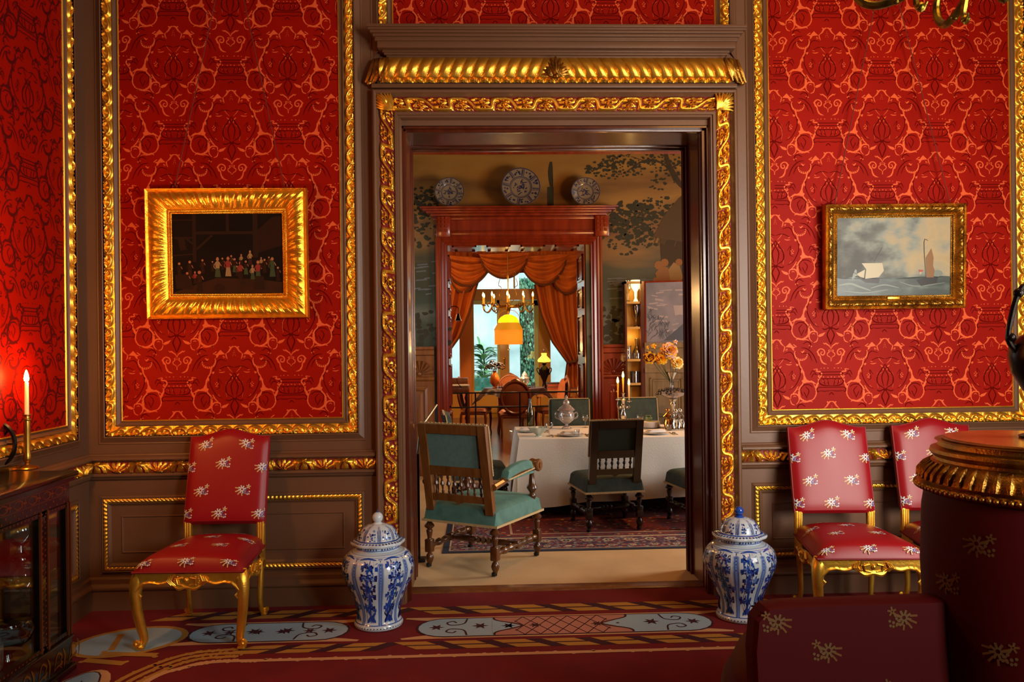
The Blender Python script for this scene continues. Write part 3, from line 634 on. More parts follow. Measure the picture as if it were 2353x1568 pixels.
        for k in range(4): # carved acanthus on the knee
            mb.tube([D(.025+.006*k,.375-.012*k),(D(.03,.33-.012*k)[0]-s*.012*k,D(.03,.33)[1]-.012,.335-.016*k),(D(.03,.3)[0]-s*.005*k,D(.03,.3)[1]-.008,.285-.01*k)],[.004,.007,.003],6)
        mb.build('leg',gold,t)
    # aprons
    def apron(A,B,N_,name):
        A=np.array(A,float);B=np.array(B,float);N_=np.array(N_,float); L=np.linalg.norm(B-A); d=(B-A)/L
        xs=np.linspace(0,1,61); bot=[]
        for x in xs:
            q=abs(x-.5)*2; z=.357-.030*math.exp(-(q/.30)**4)-.010*math.exp(-((q-.62)/.10)**2)+.006*math.cos(q*19)-.06*max(0,q-.84)/.16
            bot.append(z)
        mb=MB(); nz=9; G=np.zeros((61,nz,3)); 
        for i,x in enumerate(xs):
            for j in range(nz):
                w=j/(nz-1); z=.408*(1-w)+bot[i]*w; q=abs(x-.5)*2
                h=.012+.008*math.exp(-((w-.92)/.10)**2)+(.016*math.sqrt(max(0,1-(q/.27)**2)) if q<.27 else .003*abs(math.sin(x*70+w*9))*abs(math.sin(x*70-w*9)))
                G[i,j]=A+d*(x*L)+N_*h+np.array([0,0,z])
        mb.grid(G)
        mb.grid(np.array([[G[i,nz-1],G[i,nz-1]-N_*.03] for i in range(61)]))
        C0=(A+B)/2+np.array([0,0,.372])+N_*.03
        for k in range(16):
            a=2*PI*k/16; mb.sphere(C0+d*.066*math.cos(a)+np.array([0,0,.030*math.sin(a)])-N_*.006,.004,0,5)
        mb.sphere(C0+np.array([0,0,.004]),.012,0,8,1.2)
        for s in (-1,1):
            mb.tube([C0+d*s*.02+(0,0,.018),C0+d*s*.05+(0,0,.012),C0+d*s*.045+(0,0,-.016),C0+d*s*.015+(0,0,-.022)],.005,6)
            for k in range(3): mb.tube([C0-N_*.008+d*s*(.07+.012*k)+np.array([0,0,.028-.004*k]),C0-N_*.006+d*s*(.085+.010*k)+np.array([0,0,.0]),C0-N_*.01+d*s*(.055+.014*k)+np.array([0,0,-.030+.003*k])],[.003,.006,.003],6)
        return mb.build(name,gold,t)
    apron((-.275,-.525,0),(.275,-.525,0),(0,-1,0),'apron')
    apron((-.235,-.02,0),(-.285,-.51,0),(-1,.1,0),'side_apron'); apron((.285,-.51,0),(.235,-.02,0),(1,.1,0),'side_apron')
    return t
c1=red_chair('side_chair','gilt chair in crimson silk with sprigs, standing alone beneath the tavern painting','matching gilt chairs in crimson silk',(-1.53,-.19,.0045),math.radians(-2.2))
dup(c1,(2.11,-.235,.0045),math.radians(-4),'gilt chair in crimson silk just right of the doorway, behind the blue lidded jar','matching gilt chairs in crimson silk')
dup(c1,(2.775,-.215,.0045),math.radians(-3),'gilt chair in crimson silk at far right, half hidden by the round settee','matching gilt chairs in crimson silk')
# ---- blue and white jars ----
porc=mat('porcelain','#c9d4da',.12,0,coat=.6); cob=mat('cobalt_glaze','#1e47a4',.14,0,coat=.6); cob2=mat('pale_cobalt','#6f8cc4',.14,0,coat=.6); cobd=mat('deep_cobalt','#0d2058',.14,0,coat=.6)
JP=[(.135,0),(.139,.012),(.132,.028),(.124,.04),(.121,.07),(.128,.12),(.150,.18),(.182,.25),(.202,.31),(.203,.345),(.190,.385),(.160,.415),(.126,.430)]
JN=[(.120,.431),(.118,.445),(.120,.468)]
LP=[(.148,.462),(.152,.470),(.150,.477),(.128,.484),(.116,.490),(.113,.505),(.104,.530),(.082,.553),(.050,.567),(.028,.571)]
def jar(name,label,loc,rz,blueknob):
    t=thing(name,label,'jar',loc,rz,'pair of blue and white lidded jars')
    lob=lambda a,r,z:r*(1+.022*(abs(math.sin(4*a))**.7-.5)*min(1,max(0,(z-.02)/.06)))
    octo=lambda a,r,z:r*(1+.0*z) if r<.12 else r*(.945+.055*(math.cos(PI/8)/math.cos(((a)%(PI/4))-PI/8)-.92)/.08)
    mb=MB(); JPs=spline(JP,4); mb.lathe([tuple(p) for p in JPs]+JN+[(.10,.468)],128,(0,0,0),0,lob)
    zs=[p[1] for p in JPs]; rs=[p[0] for p in JPs]
    zs2=zs+[.445,.468]; rs2=rs+[.118,.120]
    def J(a,z): r=lob(a,float(np.interp(z,zs2,rs2)),z)+.0009; return (r*math.cos(a),r*math.sin(a),z)
    rg=np.random.RandomState(11 if blueknob else 5); K=PI/4
    for k in range(8):
        a0=k*K
        for o,m,w in ((-.045,1,.018),(.045,1,.018),(-.075,2,.016),(.075,2,.016),(0,2,.07)): stroke(mb,[(a0+o*1.0,.03),(a0+o,.2),(a0+o,.41)],w,J,m,8,False)
        for i in range(22): blob(mb,disc(a0,.045+i*.0168,.016,4,.30),lambda a,z:tuple(np.array(J(a,z))*1.003),3)
        ac=a0+K/2; wd=lambda z:.25
        # knotty flowering tree in each panel
        tr_=[(ac+rg.uniform(-.05,.05),.055),(ac+rg.uniform(-.12,.0),.12),(ac+rg.uniform(0,.1),.19),(ac+rg.uniform(-.1,.0),.26),(ac+rg.uniform(-.03,.08),.34)]
        stroke(mb,tr_,.075,J,1,6)
        stroke(mb,[(ac-.2,.048),(ac,.07),(ac+.2,.05)],.03,J,1,5); 
        for i in range(6): stroke(mb,[(ac+rg.uniform(-.2,.2),.05),(ac+rg.uniform(-.24,.24),.05+rg.uniform(.05,.12))],.022,J,rg.choice([1,3]),4)
        for cz in (.13,.20,.255,.315,.372):
            cx=ac+rg.uniform(-.09,.09); stroke(mb,[(ac,cz-.03),((ac+cx)/2+.03,cz-.01),(cx,cz)],.022,J,1,4)
            for q in range(30):
                an=rg.uniform(0,2*PI); rr=rg.uniform(.2,1); px_,pz_=cx+rr*.21*math.cos(an),cz+rr*.020*math.sin(an)
                blob(mb,[(px_+.040*math.cos(s_)*rg.uniform(.6,1.2),pz_+.0062*math.sin(s_)*rg.uniform(.6,1.2)) for s_ in np.linspace(0,2*PI,7)[:-1]],J,int(rg.choice([1,1,3,2])))
            for q in range(9):
                an=q*.7+rg.uniform(0,.4); stroke(mb,[(cx+.17*math.cos(an),cz+.018*math.sin(an)),(cx+.25*math.cos(an+.1),cz+.028*math.sin(an+.1))],.028,J,int(rg.choice([1,3])),3)
        blob(mb,disc(ac,.052,.16,8,.035),J,2)
        stroke(mb,[(a0+.12,.405),(ac,.412),(a0+K-.12,.405)],.008,J,1,5)
        for i in range(5): blob(mb,disc(a0+.12+i*.13,.448,.035,5,.16),lambda a,z:tuple(np.array(J(a,z))*(1.006,1.006,1)),int(rg.choice([1,3])))
    def ringline(z,w,m,fn=J): 
        P=[(a,z) for a in np.linspace(0,2*PI,97)]; stroke(mb,P,w,fn,m,1,False)
    ringline(.030,.004,1); ringline(.418,.010,2); ringline(.4405,.003,1); ringline(.458,.004,1)
    for i in range(48): blob(mb,disc(i*PI/24,.014,.03,4,.12),lambda a,z:tuple(np.array(J(a,z))*(1.004,1.004,1)),3)
    mb.build('body',[porc,cob,cob2,cobd],t,angle=60)
    mb=MB(); mb.lathe(LP+[(.0001,.572)],96,(0,0,0),0,lambda a,r,z:r*(1+(.05*(abs(math.cos(4*a))**1.5-.5) if r>.125 else .02*(abs(math.sin(4*a))**.7-.5))))
    lz=[p[1] for p in LP]; lr=[p[0] for p in LP]
    def Lf(a,z): r=float(np.interp(z,lz,lr)); r=r*(1+(.05*(abs(math.cos(4*a))**1.5-.5) if r>.125 else .02*(abs(math.sin(4*a))**.7-.5)))+.0012; return (r*math.cos(a),r*math.sin(a),z+.0006)
    for k in range(8):
        a0=k*K
        for o,m in ((-.06,1),(.06,1),(0,3)): stroke(mb,[(a0+o,.491),(a0+o*1.2,.53),(a0+o*1.8,.563)],.03,Lf,m,5,False)
        ac=a0+K/2
        for q in range(16):
            x_,z_=ac+rg.uniform(-.2,.2),rg.uniform(.495,.548); blob(mb,[(x_+.05*math.cos(s_)*rg.uniform(.5,1.2),z_+.006*math.sin(s_)*rg.uniform(.5,1.2)) for s_ in np.linspace(0,2*PI,7)[:-1]],Lf,int(rg.choice([1,1,3,2])))
        for i in range(6): blob(mb,disc(a0+i*K/6,.480,.04,5,.07),lambda a,z:tuple(np.array(Lf(a,z))+(0,0,.001)),int(rg.choice([1,3])))
    stroke(mb,[(a,.487) for a in np.linspace(0,2*PI,97)],.004,Lf,1,1,False)
    mb.build('lid',[porc,cob,cob2,cobd],t,angle=60)
    mb=MB(); mb.lathe([(.030,.570),(.026,.574),(.020,.578),(.020,.584)],20); mb.sphere((0,0,.606),.0265 if blueknob else .031,0,14)
    if not blueknob:
        for i in range(12):
            a=i*PI/6
            for z0 in (.590,.603): 
                f=lambda a_,z_:((lambda r:(r*math.cos(a_),r*math.sin(a_),z_))(math.sqrt(max(1e-6,.0315**2-(z_-.606)**2))))
                stroke(mb,[(a,z0),(a+.25,z0+.013)],.10,f,1,3); stroke(mb,[(a,z0+.013),(a+.25,z0)],.10,f,1,3)
    mb.build('knob',[cob if blueknob else porc,cob2],t)
jar('lidded_jar','blue and white porcelain jar with white ball knob, left of the doorway',(-.605,-.375,.0045),.2,False)
jar('lidded_jar','blue and white porcelain jar with solid blue knob, right of the doorway',(1.475,-.40,.0045),.38,True)
# ---- paintings ----
def flatmap(y): return lambda a,z:(a,y,z)
def hf_leaffr(u,v,L,w):
    n=max(1,round(L/.085)); x=np.mod(u/(L/n),1)-.5
    base=.045*np.sin(PI*np.clip(v*1.0+.0,0,1))**.8*(1-.35*v)
    leaf=.009*np.exp(-(x/.09)**2)-.005*np.exp(-((np.abs(x)-.2-.18*v)/.05)**2)
    return .01+base+leaf*np.clip(np.sin(PI*np.clip((v-.12)/.8,0,1)),0,1)+.03*np.clip(1-v*9,0,1)*(v<.11),v>-1
def hf_dents(p): 
    return lambda u,v,L,w:(.006*np.sin(PI*v)*(.5+.5*np.sin(2*PI*u/p)),v>-1)
def hang_cord(par,P0,P1):
    MB().tube([P0,P1],.0032,6).build('hanging_cord',MATS.get('cord') or mat('cord','#6b2418',.8),par)
def picture(name,label,u0,v0,u1,v1,fw_,hf,gm,tilt,y0,yaw=0):
    A=at(u0,v1,y0); B=at(u1,v0,y0); w=B[0]-A[0]; h=B[2]-A[2]; loc=((A[0]+B[0])/2,y0,A[2])
    t=thing(name,label,'painting',loc,rot=(tilt,0,yaw)); M_=lambda a,z,d:(a,-d,z)
    mb=MB(); frame4(M_,-w/2,w/2,0,h,fw_,-.0,hf,.0035,.0035,mb)
    mb.box(-w/2,w/2,0,.03,0,h)
    for e,o in ((fw_,.018),(fw_+.012,.012)): frame4(M_,-w/2+e-.006,w/2-e+.006,e-.006,h-e+.006,.014,o,hf_dents(.010),.0025,.003,mb)
    frame4(M_,-w/2-.004,w/2+.004,-.004,h+.004,.016,0,lambda u,v,L,w:(.034*np.sin(PI*v)**.5,v>-1),5,.002,mb)
    mb.build('frame',gm,t)
    return t,w,h,fw_+.018
# left: dim tavern gathering
t,w,h,e=picture('tavern_painting','dark painting of a crowded tavern dance in a broad glowing gilt frame',344,436,706,733,.128,hf_leaffr,gold_frame,math.radians(1.5),-.035)
pm=[mat('paint_dark','#0e0703',.75,var=(3,'#190c05',.35,.7),spec=.15),mat('paint_umber','#3c200e',.75,var=(5,'#2a1508',.3,.7),spec=.15),mat('paint_beam','#2a160a',.75,spec=.15),mat('paint_flesh','#a0643a',.75),mat('paint_scarlet','#7c2010',.75),mat('paint_green','#2c3a16',.75),mat('paint_cream','#8a6c40',.75),mat('paint_brown','#2a1408',.75,spec=.15)]
W_=w-2*e;H_=h-2*e
mb=MB(); mb.add([(-W_/2,-.006,e),(W_/2,-.006,e),(W_/2,-.006,h-e),(-W_/2,-.006,h-e)],[(0,1,2,3)],0)
q=lambda x,y:(-W_/2+x*W_,e+(1-y)*H_)   # picture fractions, y down
pf=lambda d:(lambda a,z:(a,-.0063-d,z))
blob(mb,[q(.0,.98),q(.25,.86),q(.4,.8),q(.75,.82),q(.99,.86),q(.99,.99),q(.0,.99)],pf(0),1)
blob(mb,[q(.74,.25),q(.9,.05),q(.99,.03),q(.99,.40),q(.75,.5)],pf(0),7)
for P,wd in (([q(.2,0),q(.2,.6)],.022),([q(.5,0),q(.5,.25)],.018),([q(.2,.24),q(.75,.24)],.018),([q(.75,0),q(.75,.55)],.03),([q(.22,.44),q(.36,.27)],.014),([q(.02,.3),q(.2,.3)],.012),([q(.12,.30),q(.19,.38)],.012),([q(0,.52),q(.2,.5)],.008),([q(0,.08),(q(.2,.08))],.008)): stroke(mb,P,wd,pf(.0002),2,3,False)
stroke(mb,[q(.08,.30),q(.10,.45)],.05,pf(.0004),2,3)
def fig(x,y,s,cb_,cs,leg=7,kneel=0):
    k=s*10
    blob(mb,disc(*q(x,y),s*.085,8),pf(.0012),3); blob(mb,disc(*q(x,y-.012*k),s*.07,7),pf(.0010),cb_)
    blob(mb,[q(x-.020*k,y+.035*k),q(x-.006*k,y+.018*k),q(x+.006*k,y+.018*k),q(x+.020*k,y+.035*k),q(x+.016*k,y+.10*k),q(x-.016*k,y+.10*k)],pf(.0011),cb_)
    blob(mb,[q(x-.015*k,y+.095*k),q(x+.015*k,y+.095*k),q(x+.026*k,y+.20*k),q(x-.024*k,y+.20*k)],pf(.0010),cs)
    stroke(mb,[q(x-.018*k,y+.04*k),q(x-.03*k,y+.08*k),q(x-.015*k,y+.11*k)],s*.05,pf(.0013),cb_,3); stroke(mb,[q(x+.018*k,y+.04*k),q(x+.03*k,y+.075*k)],s*.05,pf(.0013),3,3)
for a in ((.405,.57,.11,6,5),(.50,.56,.11,4,6),(.155,.60,.10,7,1),(.27,.58,.08,1,7),(.45,.56,.07,7,7),(.53,.53,.07,1,7),(.56,.57,.08,7,5),(.62,.52,.06,6,7),(.70,.48,.08,6,1),(.61,.62,.10,4,7),(.66,.60,.08,7,5),(.72,.66,.08,6,5),(.77,.61,.11,4,5),(.83,.58,.08,7,7),(.90,.57,.11,5,5),(.87,.55,.06,1,7),(.95,.68,.08,7,7),(.06,.62,.09,7,7),(.13,.74,.09,7,7),(.24,.73,.12,1,7),(.20,.73,.07,4,7),(.58,.66,.06,7,7),(.36,.6,.06,7,7),(.80,.56,.06,6,7)): fig(*a)
blob(mb,disc(*q(.42,.92),.032,12,.8),pf(.0009),7); blob(mb,[q(.74,.78),q(.82,.78),q(.83,.95),q(.73,.95)],pf(.001),2); blob(mb,[q(.02,.76),(q(.16,.74)),q(.18,.94),q(.03,.93)],pf(.0008),2)
blob(mb,[q(.60,.88),q(.63,.83),q(.66,.88)],pf(.0009),2)
mb.build('canvas',pm,t,smooth=False)
for (u,v),(u2,v2) in (((405,430),(512,-40)),((657,440),(556,-40))):
    a=at(u,v,-.02); b=at(u2,v2,-.006); L=np.array(t.location); hang_cord(t,a-L,b-L)
# right: two ships in a squall
t,w,h,e=picture('seascape_painting','painting of two sailing ships in a storm, gilt frame, on the right panel',1893,471,2206,711,.062,hf_leaffr,gold_dk,math.radians(2.2),-.04,math.radians(-1.2))
skym=ramp_mat('paint_sky','noise',5.5,[(0,'#353734'),(.30,'#4a4b46'),(.42,'#62645c'),(.50,'#7c8276'),(.58,'#978c70'),(.68,'#a5916a'),(1,'#967a50')],.6,(1,1,1.5),0,6)
_n=skym.node_tree; _N=_n.nodes; _r_=[x for x in _N if x.type=='VALTORGB'][0]; _no=[x for x in _N if x.type=='TEX_NOISE'][0]; _tc=[x for x in _N if x.type=='TEX_COORD'][0]
_sx=_N.new('ShaderNodeSeparateXYZ'); _n.links.new(_tc.outputs['Object'],_sx.inputs[0]); _m1=_N.new('ShaderNodeMath'); _m1.operation='MULTIPLY_ADD'; _n.links.new(_sx.outputs[0],_m1.inputs[0]); _m1.inputs[1].default_value=.55; _n.links.new(_no.outputs[0],_m1.inputs[2])
_m2=_N.new('ShaderNodeMath'); _m2.operation='MULTIPLY_ADD'; _n.links.new(_sx.outputs[2],_m2.inputs[0]); _m2.inputs[1].default_value=.22; _n.links.new(_m1.outputs[0],_m2.inputs[2]); _m3=_N.new('ShaderNodeMath'); _m3.operation='SUBTRACT'; _m3.inputs[1].default_value=.09; _n.links.new(_m2.outputs[0],_m3.inputs[0]); _n.links.new(_m3.outputs[0],_r_.inputs[0])
sea=[skym,ramp_mat('paint_sea','noise',9,[(.3,'#1c2420'),(.5,'#2c372f'),(.62,'#414e45'),(.75,'#6c7266')],.4,(.7,1,2.2),.08,5),mat('paint_sail','#a89c7c',.4),mat('paint_sail_ochre','#7c5220',.4),mat('paint_hull','#1c140e',.4),mat('paint_foam','#6f776c',.4),mat('paint_cloud','#5f625f',.4),mat('paint_red','#a03a28',.4),mat('paint_cream_cloud','#dcc79c',.45)]
W_=w-2*e;H_=h-2*e
mb=MB(); mb.add([(-W_/2,-.006,e),(W_/2,-.006,e),(W_/2,-.006,h-e),(-W_/2,-.006,h-e)],[(0,1,2,3)],0)
q=lambda x,y:(-W_/2+x*W_,e+(1-y)*H_)
xs=np.linspace(0,1,22); blob(mb,[q(x,.765+.012*math.sin(x*31)) for x in xs]+[q(1,1),q(0,1)],pf(.0003),1)
for P,wd in (([q(.02,.86),q(.12,.84),q(.2,.88),q(.3,.93)],.012),([q(.3,.9),q(.42,.86),q(.55,.9)],.008),([q(.55,.82),q(.7,.88),q(.95,.84)],.006),([q(.05,.93),q(.25,.96),q(.45,.92)],.006),([q(.14,.78),q(.16,.72),q(.17,.66)],.02)): stroke(mb,P,wd,pf(.0006),5,5)
blob(mb,[q(.22,.58),q(.40,.58),q(.415,.68),q(.37,.76),q(.25,.78),q(.26,.66)],pf(.0007),2); blob(mb,[q(.25,.66),q(.24,.77),q(.16,.73)],pf(.0007),2)
blob(mb,[q(.17,.75),q(.24,.785),q(.38,.78),q(.37,.84),q(.26,.83)],pf(.0008),4); stroke(mb,[q(.33,.56),q(.40,.38)],.004,pf(.0008),4,2); stroke(mb,[q(.14,.68),q(.24,.80)],.005,pf(.0009),4,2)
stroke(mb,[q(.785,.82),q(.765,.32),q(.80,.30)],.005,pf(.0008),4,3); blob(mb,[q(.79,.78),q(.78,.52),q(.83,.40),q(.85,.52),q(.845,.62),q(.86,.68),q(.85,.78)],pf(.0009),3)
blob(mb,[q(.70,.80),q(.79,.77),q(.89,.77),q(.88,.84),q(.74,.88)],pf(.001),4); blob(mb,[q(.72,.67),q(.765,.675),q(.75,.70),q(.725,.70)],pf(.001),7); blob(mb,[q(.725,.70),q(.75,.70),q(.73,.74)],pf(.001),2)
blob(mb,disc(*q(.885,.72),.035,9,.6),pf(.0005),5)
mb.build('canvas',sea,t,smooth=False)
MB().box(-.045,.03,-.026,-.02,.058,.074,0,.003).build('name_plate',gold,t)
for (u,v),(u2,v2) in (((1915,470),(2010,-40)),((2177,472),(2030,-60))):
    a=at(u,v,-.02); b=at(u2,v2,-.006); L=np.array(t.location); hang_cord(t,a-L,b-L)
# ---- round borne settee (foreground right) ----
bx,by=1.89,-2.30
t=thing('borne_settee','round settee in crimson silk, shade put into its colour, with gilt capped central pillar, in the right foreground','settee',(bx,by,.004))
mb=MB(); mb.lathe([(.34,.40),(.335,.46),(.345,.60),(.352,.80),(.345,1.0),(.335,1.06),(.30,1.07)],48)
cyl=lambda a,z:(.3545*math.cos(a),.3545*math.sin(a),z)
for a,z in ((-2.95,.78),(-2.45,.60),(-2.0,.93),(-2.62,.93),(-1.75,.62),(-2.2,.42),(-1.5,.85),(-1.2,.6),(-.8,.8),(0,.7),(1,.7),(2,.7)): 
    rr=np.interp(z,[.4,.6,.8,1.0],[.34,.345,.352,.345])+.0015
    sprig(mb,a*.35,z,.055,lambda x,y:(rr*math.cos(x/.35),rr*math.sin(x/.35),y))
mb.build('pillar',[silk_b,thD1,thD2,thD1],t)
# seats: ring of three cushions
def cush(a0,a1):
    def f(u,v):
        a=a0+(a1-a0)*(u+1)/2; r=.36+.68*v; h=.10*max(0,1-abs(u)**12)**.4*max(0,1-abs(2*v-1)**9)**.45+.012*(1-u*u)
        return (r*math.cos(a),r*math.sin(a),.30+h)
    mb=MB(); mb.grid(patch(f,41,21),0); g=off(f,.0015,1)
    for i in range(3):
        for j,v in enumerate((.3,.8)):
            u0=-.62+i*.62+(.2 if j else 0)
            if abs(u0)<.95: sprig(mb,0,0,.052,lambda x,y:np.array(f(min(.99,u0+x/.6),min(.98,v+y/.62)))+(0,0,.002))
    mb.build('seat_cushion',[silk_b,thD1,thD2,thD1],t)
A0=math.radians(181.5)
for k in range(3): cush(A0+k*2*PI/3+.06,A0+(k+1)*2*PI/3-.06)
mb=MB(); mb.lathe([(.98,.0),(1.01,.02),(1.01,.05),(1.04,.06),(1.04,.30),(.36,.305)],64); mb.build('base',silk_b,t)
mb=MB(); mb.tube([(1.04*math.cos(a),1.04*math.sin(a),.305) for a in np.linspace(0,2*PI,73)],.010,6); mb.build('piping',mat('piping_dark','#3a0508',.6),t)
mb=MB().lathe([(1.02,0.004),(1.035,.004),(1.045,.05),(1.02,.055)],160,(0,0,0),0,lambda a,r,z:r+.004*math.sin(80*a)); mb.build('fringe',mat('fringe_gold','#8c6420',.8),t)
for k in range(3):
    a=A0+k*2*PI/3; mb=MB(); d=np.array([math.cos(a),math.sin(a),0]); n=np.array([-math.sin(a),math.cos(a),0])
    def arm(r,z,s): return d*r+n*s+np.array([0,0,z])
    poly=[(.30,.30),(.985,.30),(.995,.56),(.985,.66),(.95,.698),(.88,.705),(.60,.705),(.30,.705)]
    for s,fl_ in ((.045,0),(-.045,1)):
        P=[arm(r,z,s) for r,z in poly]; mb.add(P,[tuple(range(8)) if fl_ else tuple(range(8))[::-1]])
    for i in range(8):
        j=(i+1)%8; (r0,z0),(r1,z1)=poly[i],poly[j]; cr,cz=.6,.55
        P=[arm(r0,z0,.045),arm(r1,z1,.045),arm(r1+(r1-cr)*.03,z1+(z1-cz)*.06,.03),arm(r0+(r0-cr)*.03,z0+(z0-cz)*.06,.03),arm(r1+(r1-cr)*.03,z1+(z1-cz)*.06,-.03),arm(r0+(r0-cr)*.03,z0+(z0-cz)*.06,-.03),arm(r1,z1,-.045),arm(r0,z0,-.045)]
        mb.add(P,[(0,1,2,3),(3,2,4,5),(5,4,6,7)])
    for sgn in (1,-1):
        for r,z in ((.76,.56),(.52,.42),(.92,.40),(.50,.66),(.93,.66)): sprig(mb,r,z,.052,lambda x,y:arm(x,y,sgn*.0465),1)
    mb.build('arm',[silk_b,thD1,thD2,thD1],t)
mb=MB(); mb.lathe([(.33,1.055),(.352,1.06),(.362,1.072),(.36,1.085),(.345,1.092),(.352,1.10),(.345,1.125),(.325,1.15),(.305,1.165),(.303,1.175),(.312,1.182),(.318,1.192),(.314,1.203),(.300,1.207),(.292,1.213),(.288,1.228),(.30,1.232)],96)
zz=[1.10,1.112,1.125,1.15,1.165]; rr_=[.352,.350,.345,.325,.305]
for k in range(56):
    a=k*2*PI/56
    mb.tube([((np.interp(z,zz,rr_)+.004)*math.cos(a),(np.interp(z,zz,rr_)+.004)*math.sin(a),z) for z in (1.10,1.12,1.14,1.16)],[.007,.012,.010,.003],6)
for k in range(110):
    a=k*2*PI/110; mb.sphere((.362*math.cos(a),.362*math.sin(a),1.075),.010,0,5)
mb.lathe([(.275,1.232),(.278,1.238),(.270,1.241),(.0001,1.241)],96)
mb.build('gilt_cap',gold_dk,t)
MB().lathe([(.268,1.2415),(.266,1.2432),(.0001,1.2432)],72).build('top_board',mat('fruitwood','#b0602a',.25,0,var=(2,'#8f4518',.3,.7),stretch=(1,9,1),coat=.5),t)
bronze=mat('dark_bronze','#1c140e',.28,.7,bump=(30,.15))
t=thing('bronze_urn','dark bronze two-handled urn on the gilt cap of the round settee','urn',(bx+.055,by,1.2433))
mb=MB(); mb.lathe([(.085,0),(.088,.012),(.06,.022),(.038,.045),(.026,.085),(.032,.11),(.028,.12),(.045,.135),(.075,.17),(.108,.23),(.118,.29),(.112,.33),(.085,.355),(.052,.37),(.042,.40),(.042,.44),(.056,.475),(.068,.482),(.06,.488),(.04,.48),(.0001,.47)],36)
mb.build('body',bronze,t)
for s in (-1,1):
    mb=MB(); mb.tube(spline([(s*.105,0,.30),(s*.135,0,.345),(s*.125,0,.42),(s*.10,0,.50),(s*.075,0,.53),(s*.045,0,.50),(s*.05,0,.46)],5),.0095,8)
    for q_ in ((s*.128,0,.352),(s*.098,0,.505)): mb.sphere(q_,.017,0,7)
    mb.tube([(s*.105,0,.30),(s*.128,0,.325),(s*.11,0,.35)],[.012,.007,.004],6); mb.build('handle',bronze,t)
# ---- brass chandelier ----
verd=mat('chandelier_brass','#8c7a2e',.32,1.,bump=(40,.3),var=(20,'#4f4a1c',.4,.7))
wax=mat('candle_wax','#e8d2a0',.5,0,sss=.3,emit=('#ffb060',.25)); flame=mat('candle_flame','#ffd080',.5,emit=('#ffb048',38))
bulb=mat('chandelier_bulb','#ffd080',.5,emit=('#ffae50',20))
t=thing('chandelier','brass chandelier whose curling arms hang into the upper right of the view','chandelier',(1.93,-2.12,2.92))
mb=MB(); mb.lathe([(.0001,-.10),(.02,-.085),(.012,-.06),(.05,-.03),(.085,.03),(.06,.10),(.03,.13),(.05,.17),(.075,.24),(.04,.33),(.02,.42),(.03,.46),(.0001,.48)],24); mb.build('stem',verd,t)
MB().tube([(0,0,.47),(0,0,1.44)],.008,8).build('chain',verd,t)
for k in range(6):
    a=math.radians(25+60*k); d=np.array([math.cos(a),math.sin(a),0]); mb=MB(); P=lambda r,z:d*r+np.array([0,0,z])
    Q=spline([P(.06,.10),P(.16,.13),P(.24,.08),P(.30,.02),P(.42,-.005),P(.49,.03),P(.515,.10),P(.48,.17),P(.445,.19)],5)
    mb.tube(Q,[.009+.008*math.sin(PI*i/len(Q)) for i in range(len(Q))],8)
    mb.tube(spline([P(.27,.04),P(.29,-.02),P(.27,-.06),P(.25,-.03)],4),[.014,.013,.014,.013,.012,.013,.012,.01,.01,.008,.006,.005,.004][:13],6)
    for q_ in ((.25,.06),(.275,-.045),(.36,.0)): mb.sphere(P(*q_),.018,0,6)
    mb.build('arm',verd,t)
    MB().lathe([(.005,.17),(.035,.185),(.05,.20),(.035,.20),(.014,.205),(.016,.25),(.0001,.25)],16,P(.475,0)).build('drip_pan',verd,t)
    MB().lathe([(.011,.25),(.011,.34),(.0001,.345)],10,P(.475,0)).build('candle',wax,t)
    MB().lathe([(.0001,.342),(.008,.355),(.009,.37),(.004,.39),(.0001,.40)],10,P(.475,0)).build('flame_bulb',bulb,t)
light('chandelier_glow','POINT',(1.93,-2.12,3.50),42,WARM,.35)
# ---- vitrine ----
lac=mat('black_lacquer','#0c0908',.18,0,coat=.6); inlay=mat('copper_inlay','#9c5a34',.3,.8); inlay2=mat('brass_inlay','#a3701f',.3,.8)
X1,X0,Y0,Y1=-2.05,-2.37,-2.35,-.93; HH=.985
t=thing('vitrine','black lacquer display cabinet with glass panes and copper inlay, lower left','cabinet',((X0+X1)/2,(Y0+Y1)/2,.004)); ox,oy=(X0+X1)/2,(Y0+Y1)/2
x0,x1,y0,y1=X0-ox,X1-ox,Y0-oy,Y1-oy
mb=MB(); mb.box(x0,x1+.035,y0-.03,y1+.03,HH-.025,HH,0,.006); mb.box(x0,x1+.02,y0-.02,y1+.015,HH-.045,HH-.025); mb.build('top',lac,t)
mb=MB(); mb.box(x0,x1,y0,y1,HH-.155,HH-.045)
Fx=lambda e:(lambda a,z:(x1+e,a,z)); Fy=lambda e:(lambda a,z:(a,y1+e,z))
n=12; st=(y1-y0-.04)/n
for i in range(n):
    c=y0+.02+st*(i+.5)
    for s in (1,-1): stroke(mb,[(c-st*.5,HH-.082),(c-st*.2,HH-.082+s*.018),(c+st*.15,HH-.082+s*.008),(c+st*.1,HH-.082-s*.004),(c,HH-.082)],.006,Fx(.001),1,4)
    for a_ in (0,1.5,3,4.6): stroke(mb,[(c+st*.3,HH-.082),(c+st*.3+.016*math.cos(a_),HH-.082+.018*math.sin(a_))],.010,Fx(.001),1,3)
for z in (HH-.057,HH-.107): stroke(mb,[(y0,z),(y1,z)],.003,Fx(.001),1,2,False)
for i in range(44): 
    y=y0+.02+i*(y1-y0-.04)/43; blob(mb,disc(y,HH-.132+(.010 if i%2 else -.010),.007,4),Fx(.001),1)
mb.build('frieze',[lac,inlay],t)
mb=MB(); mb.box(x0,x1+.02,y0-.02,y1+.02,.0,.035,0,.006); mb.box(x0,x1+.004,y0-.004,y1+.004,.035,.17); mb.box(x0,x1+.012,y0-.012,y1+.012,.165,.18,0,.004)
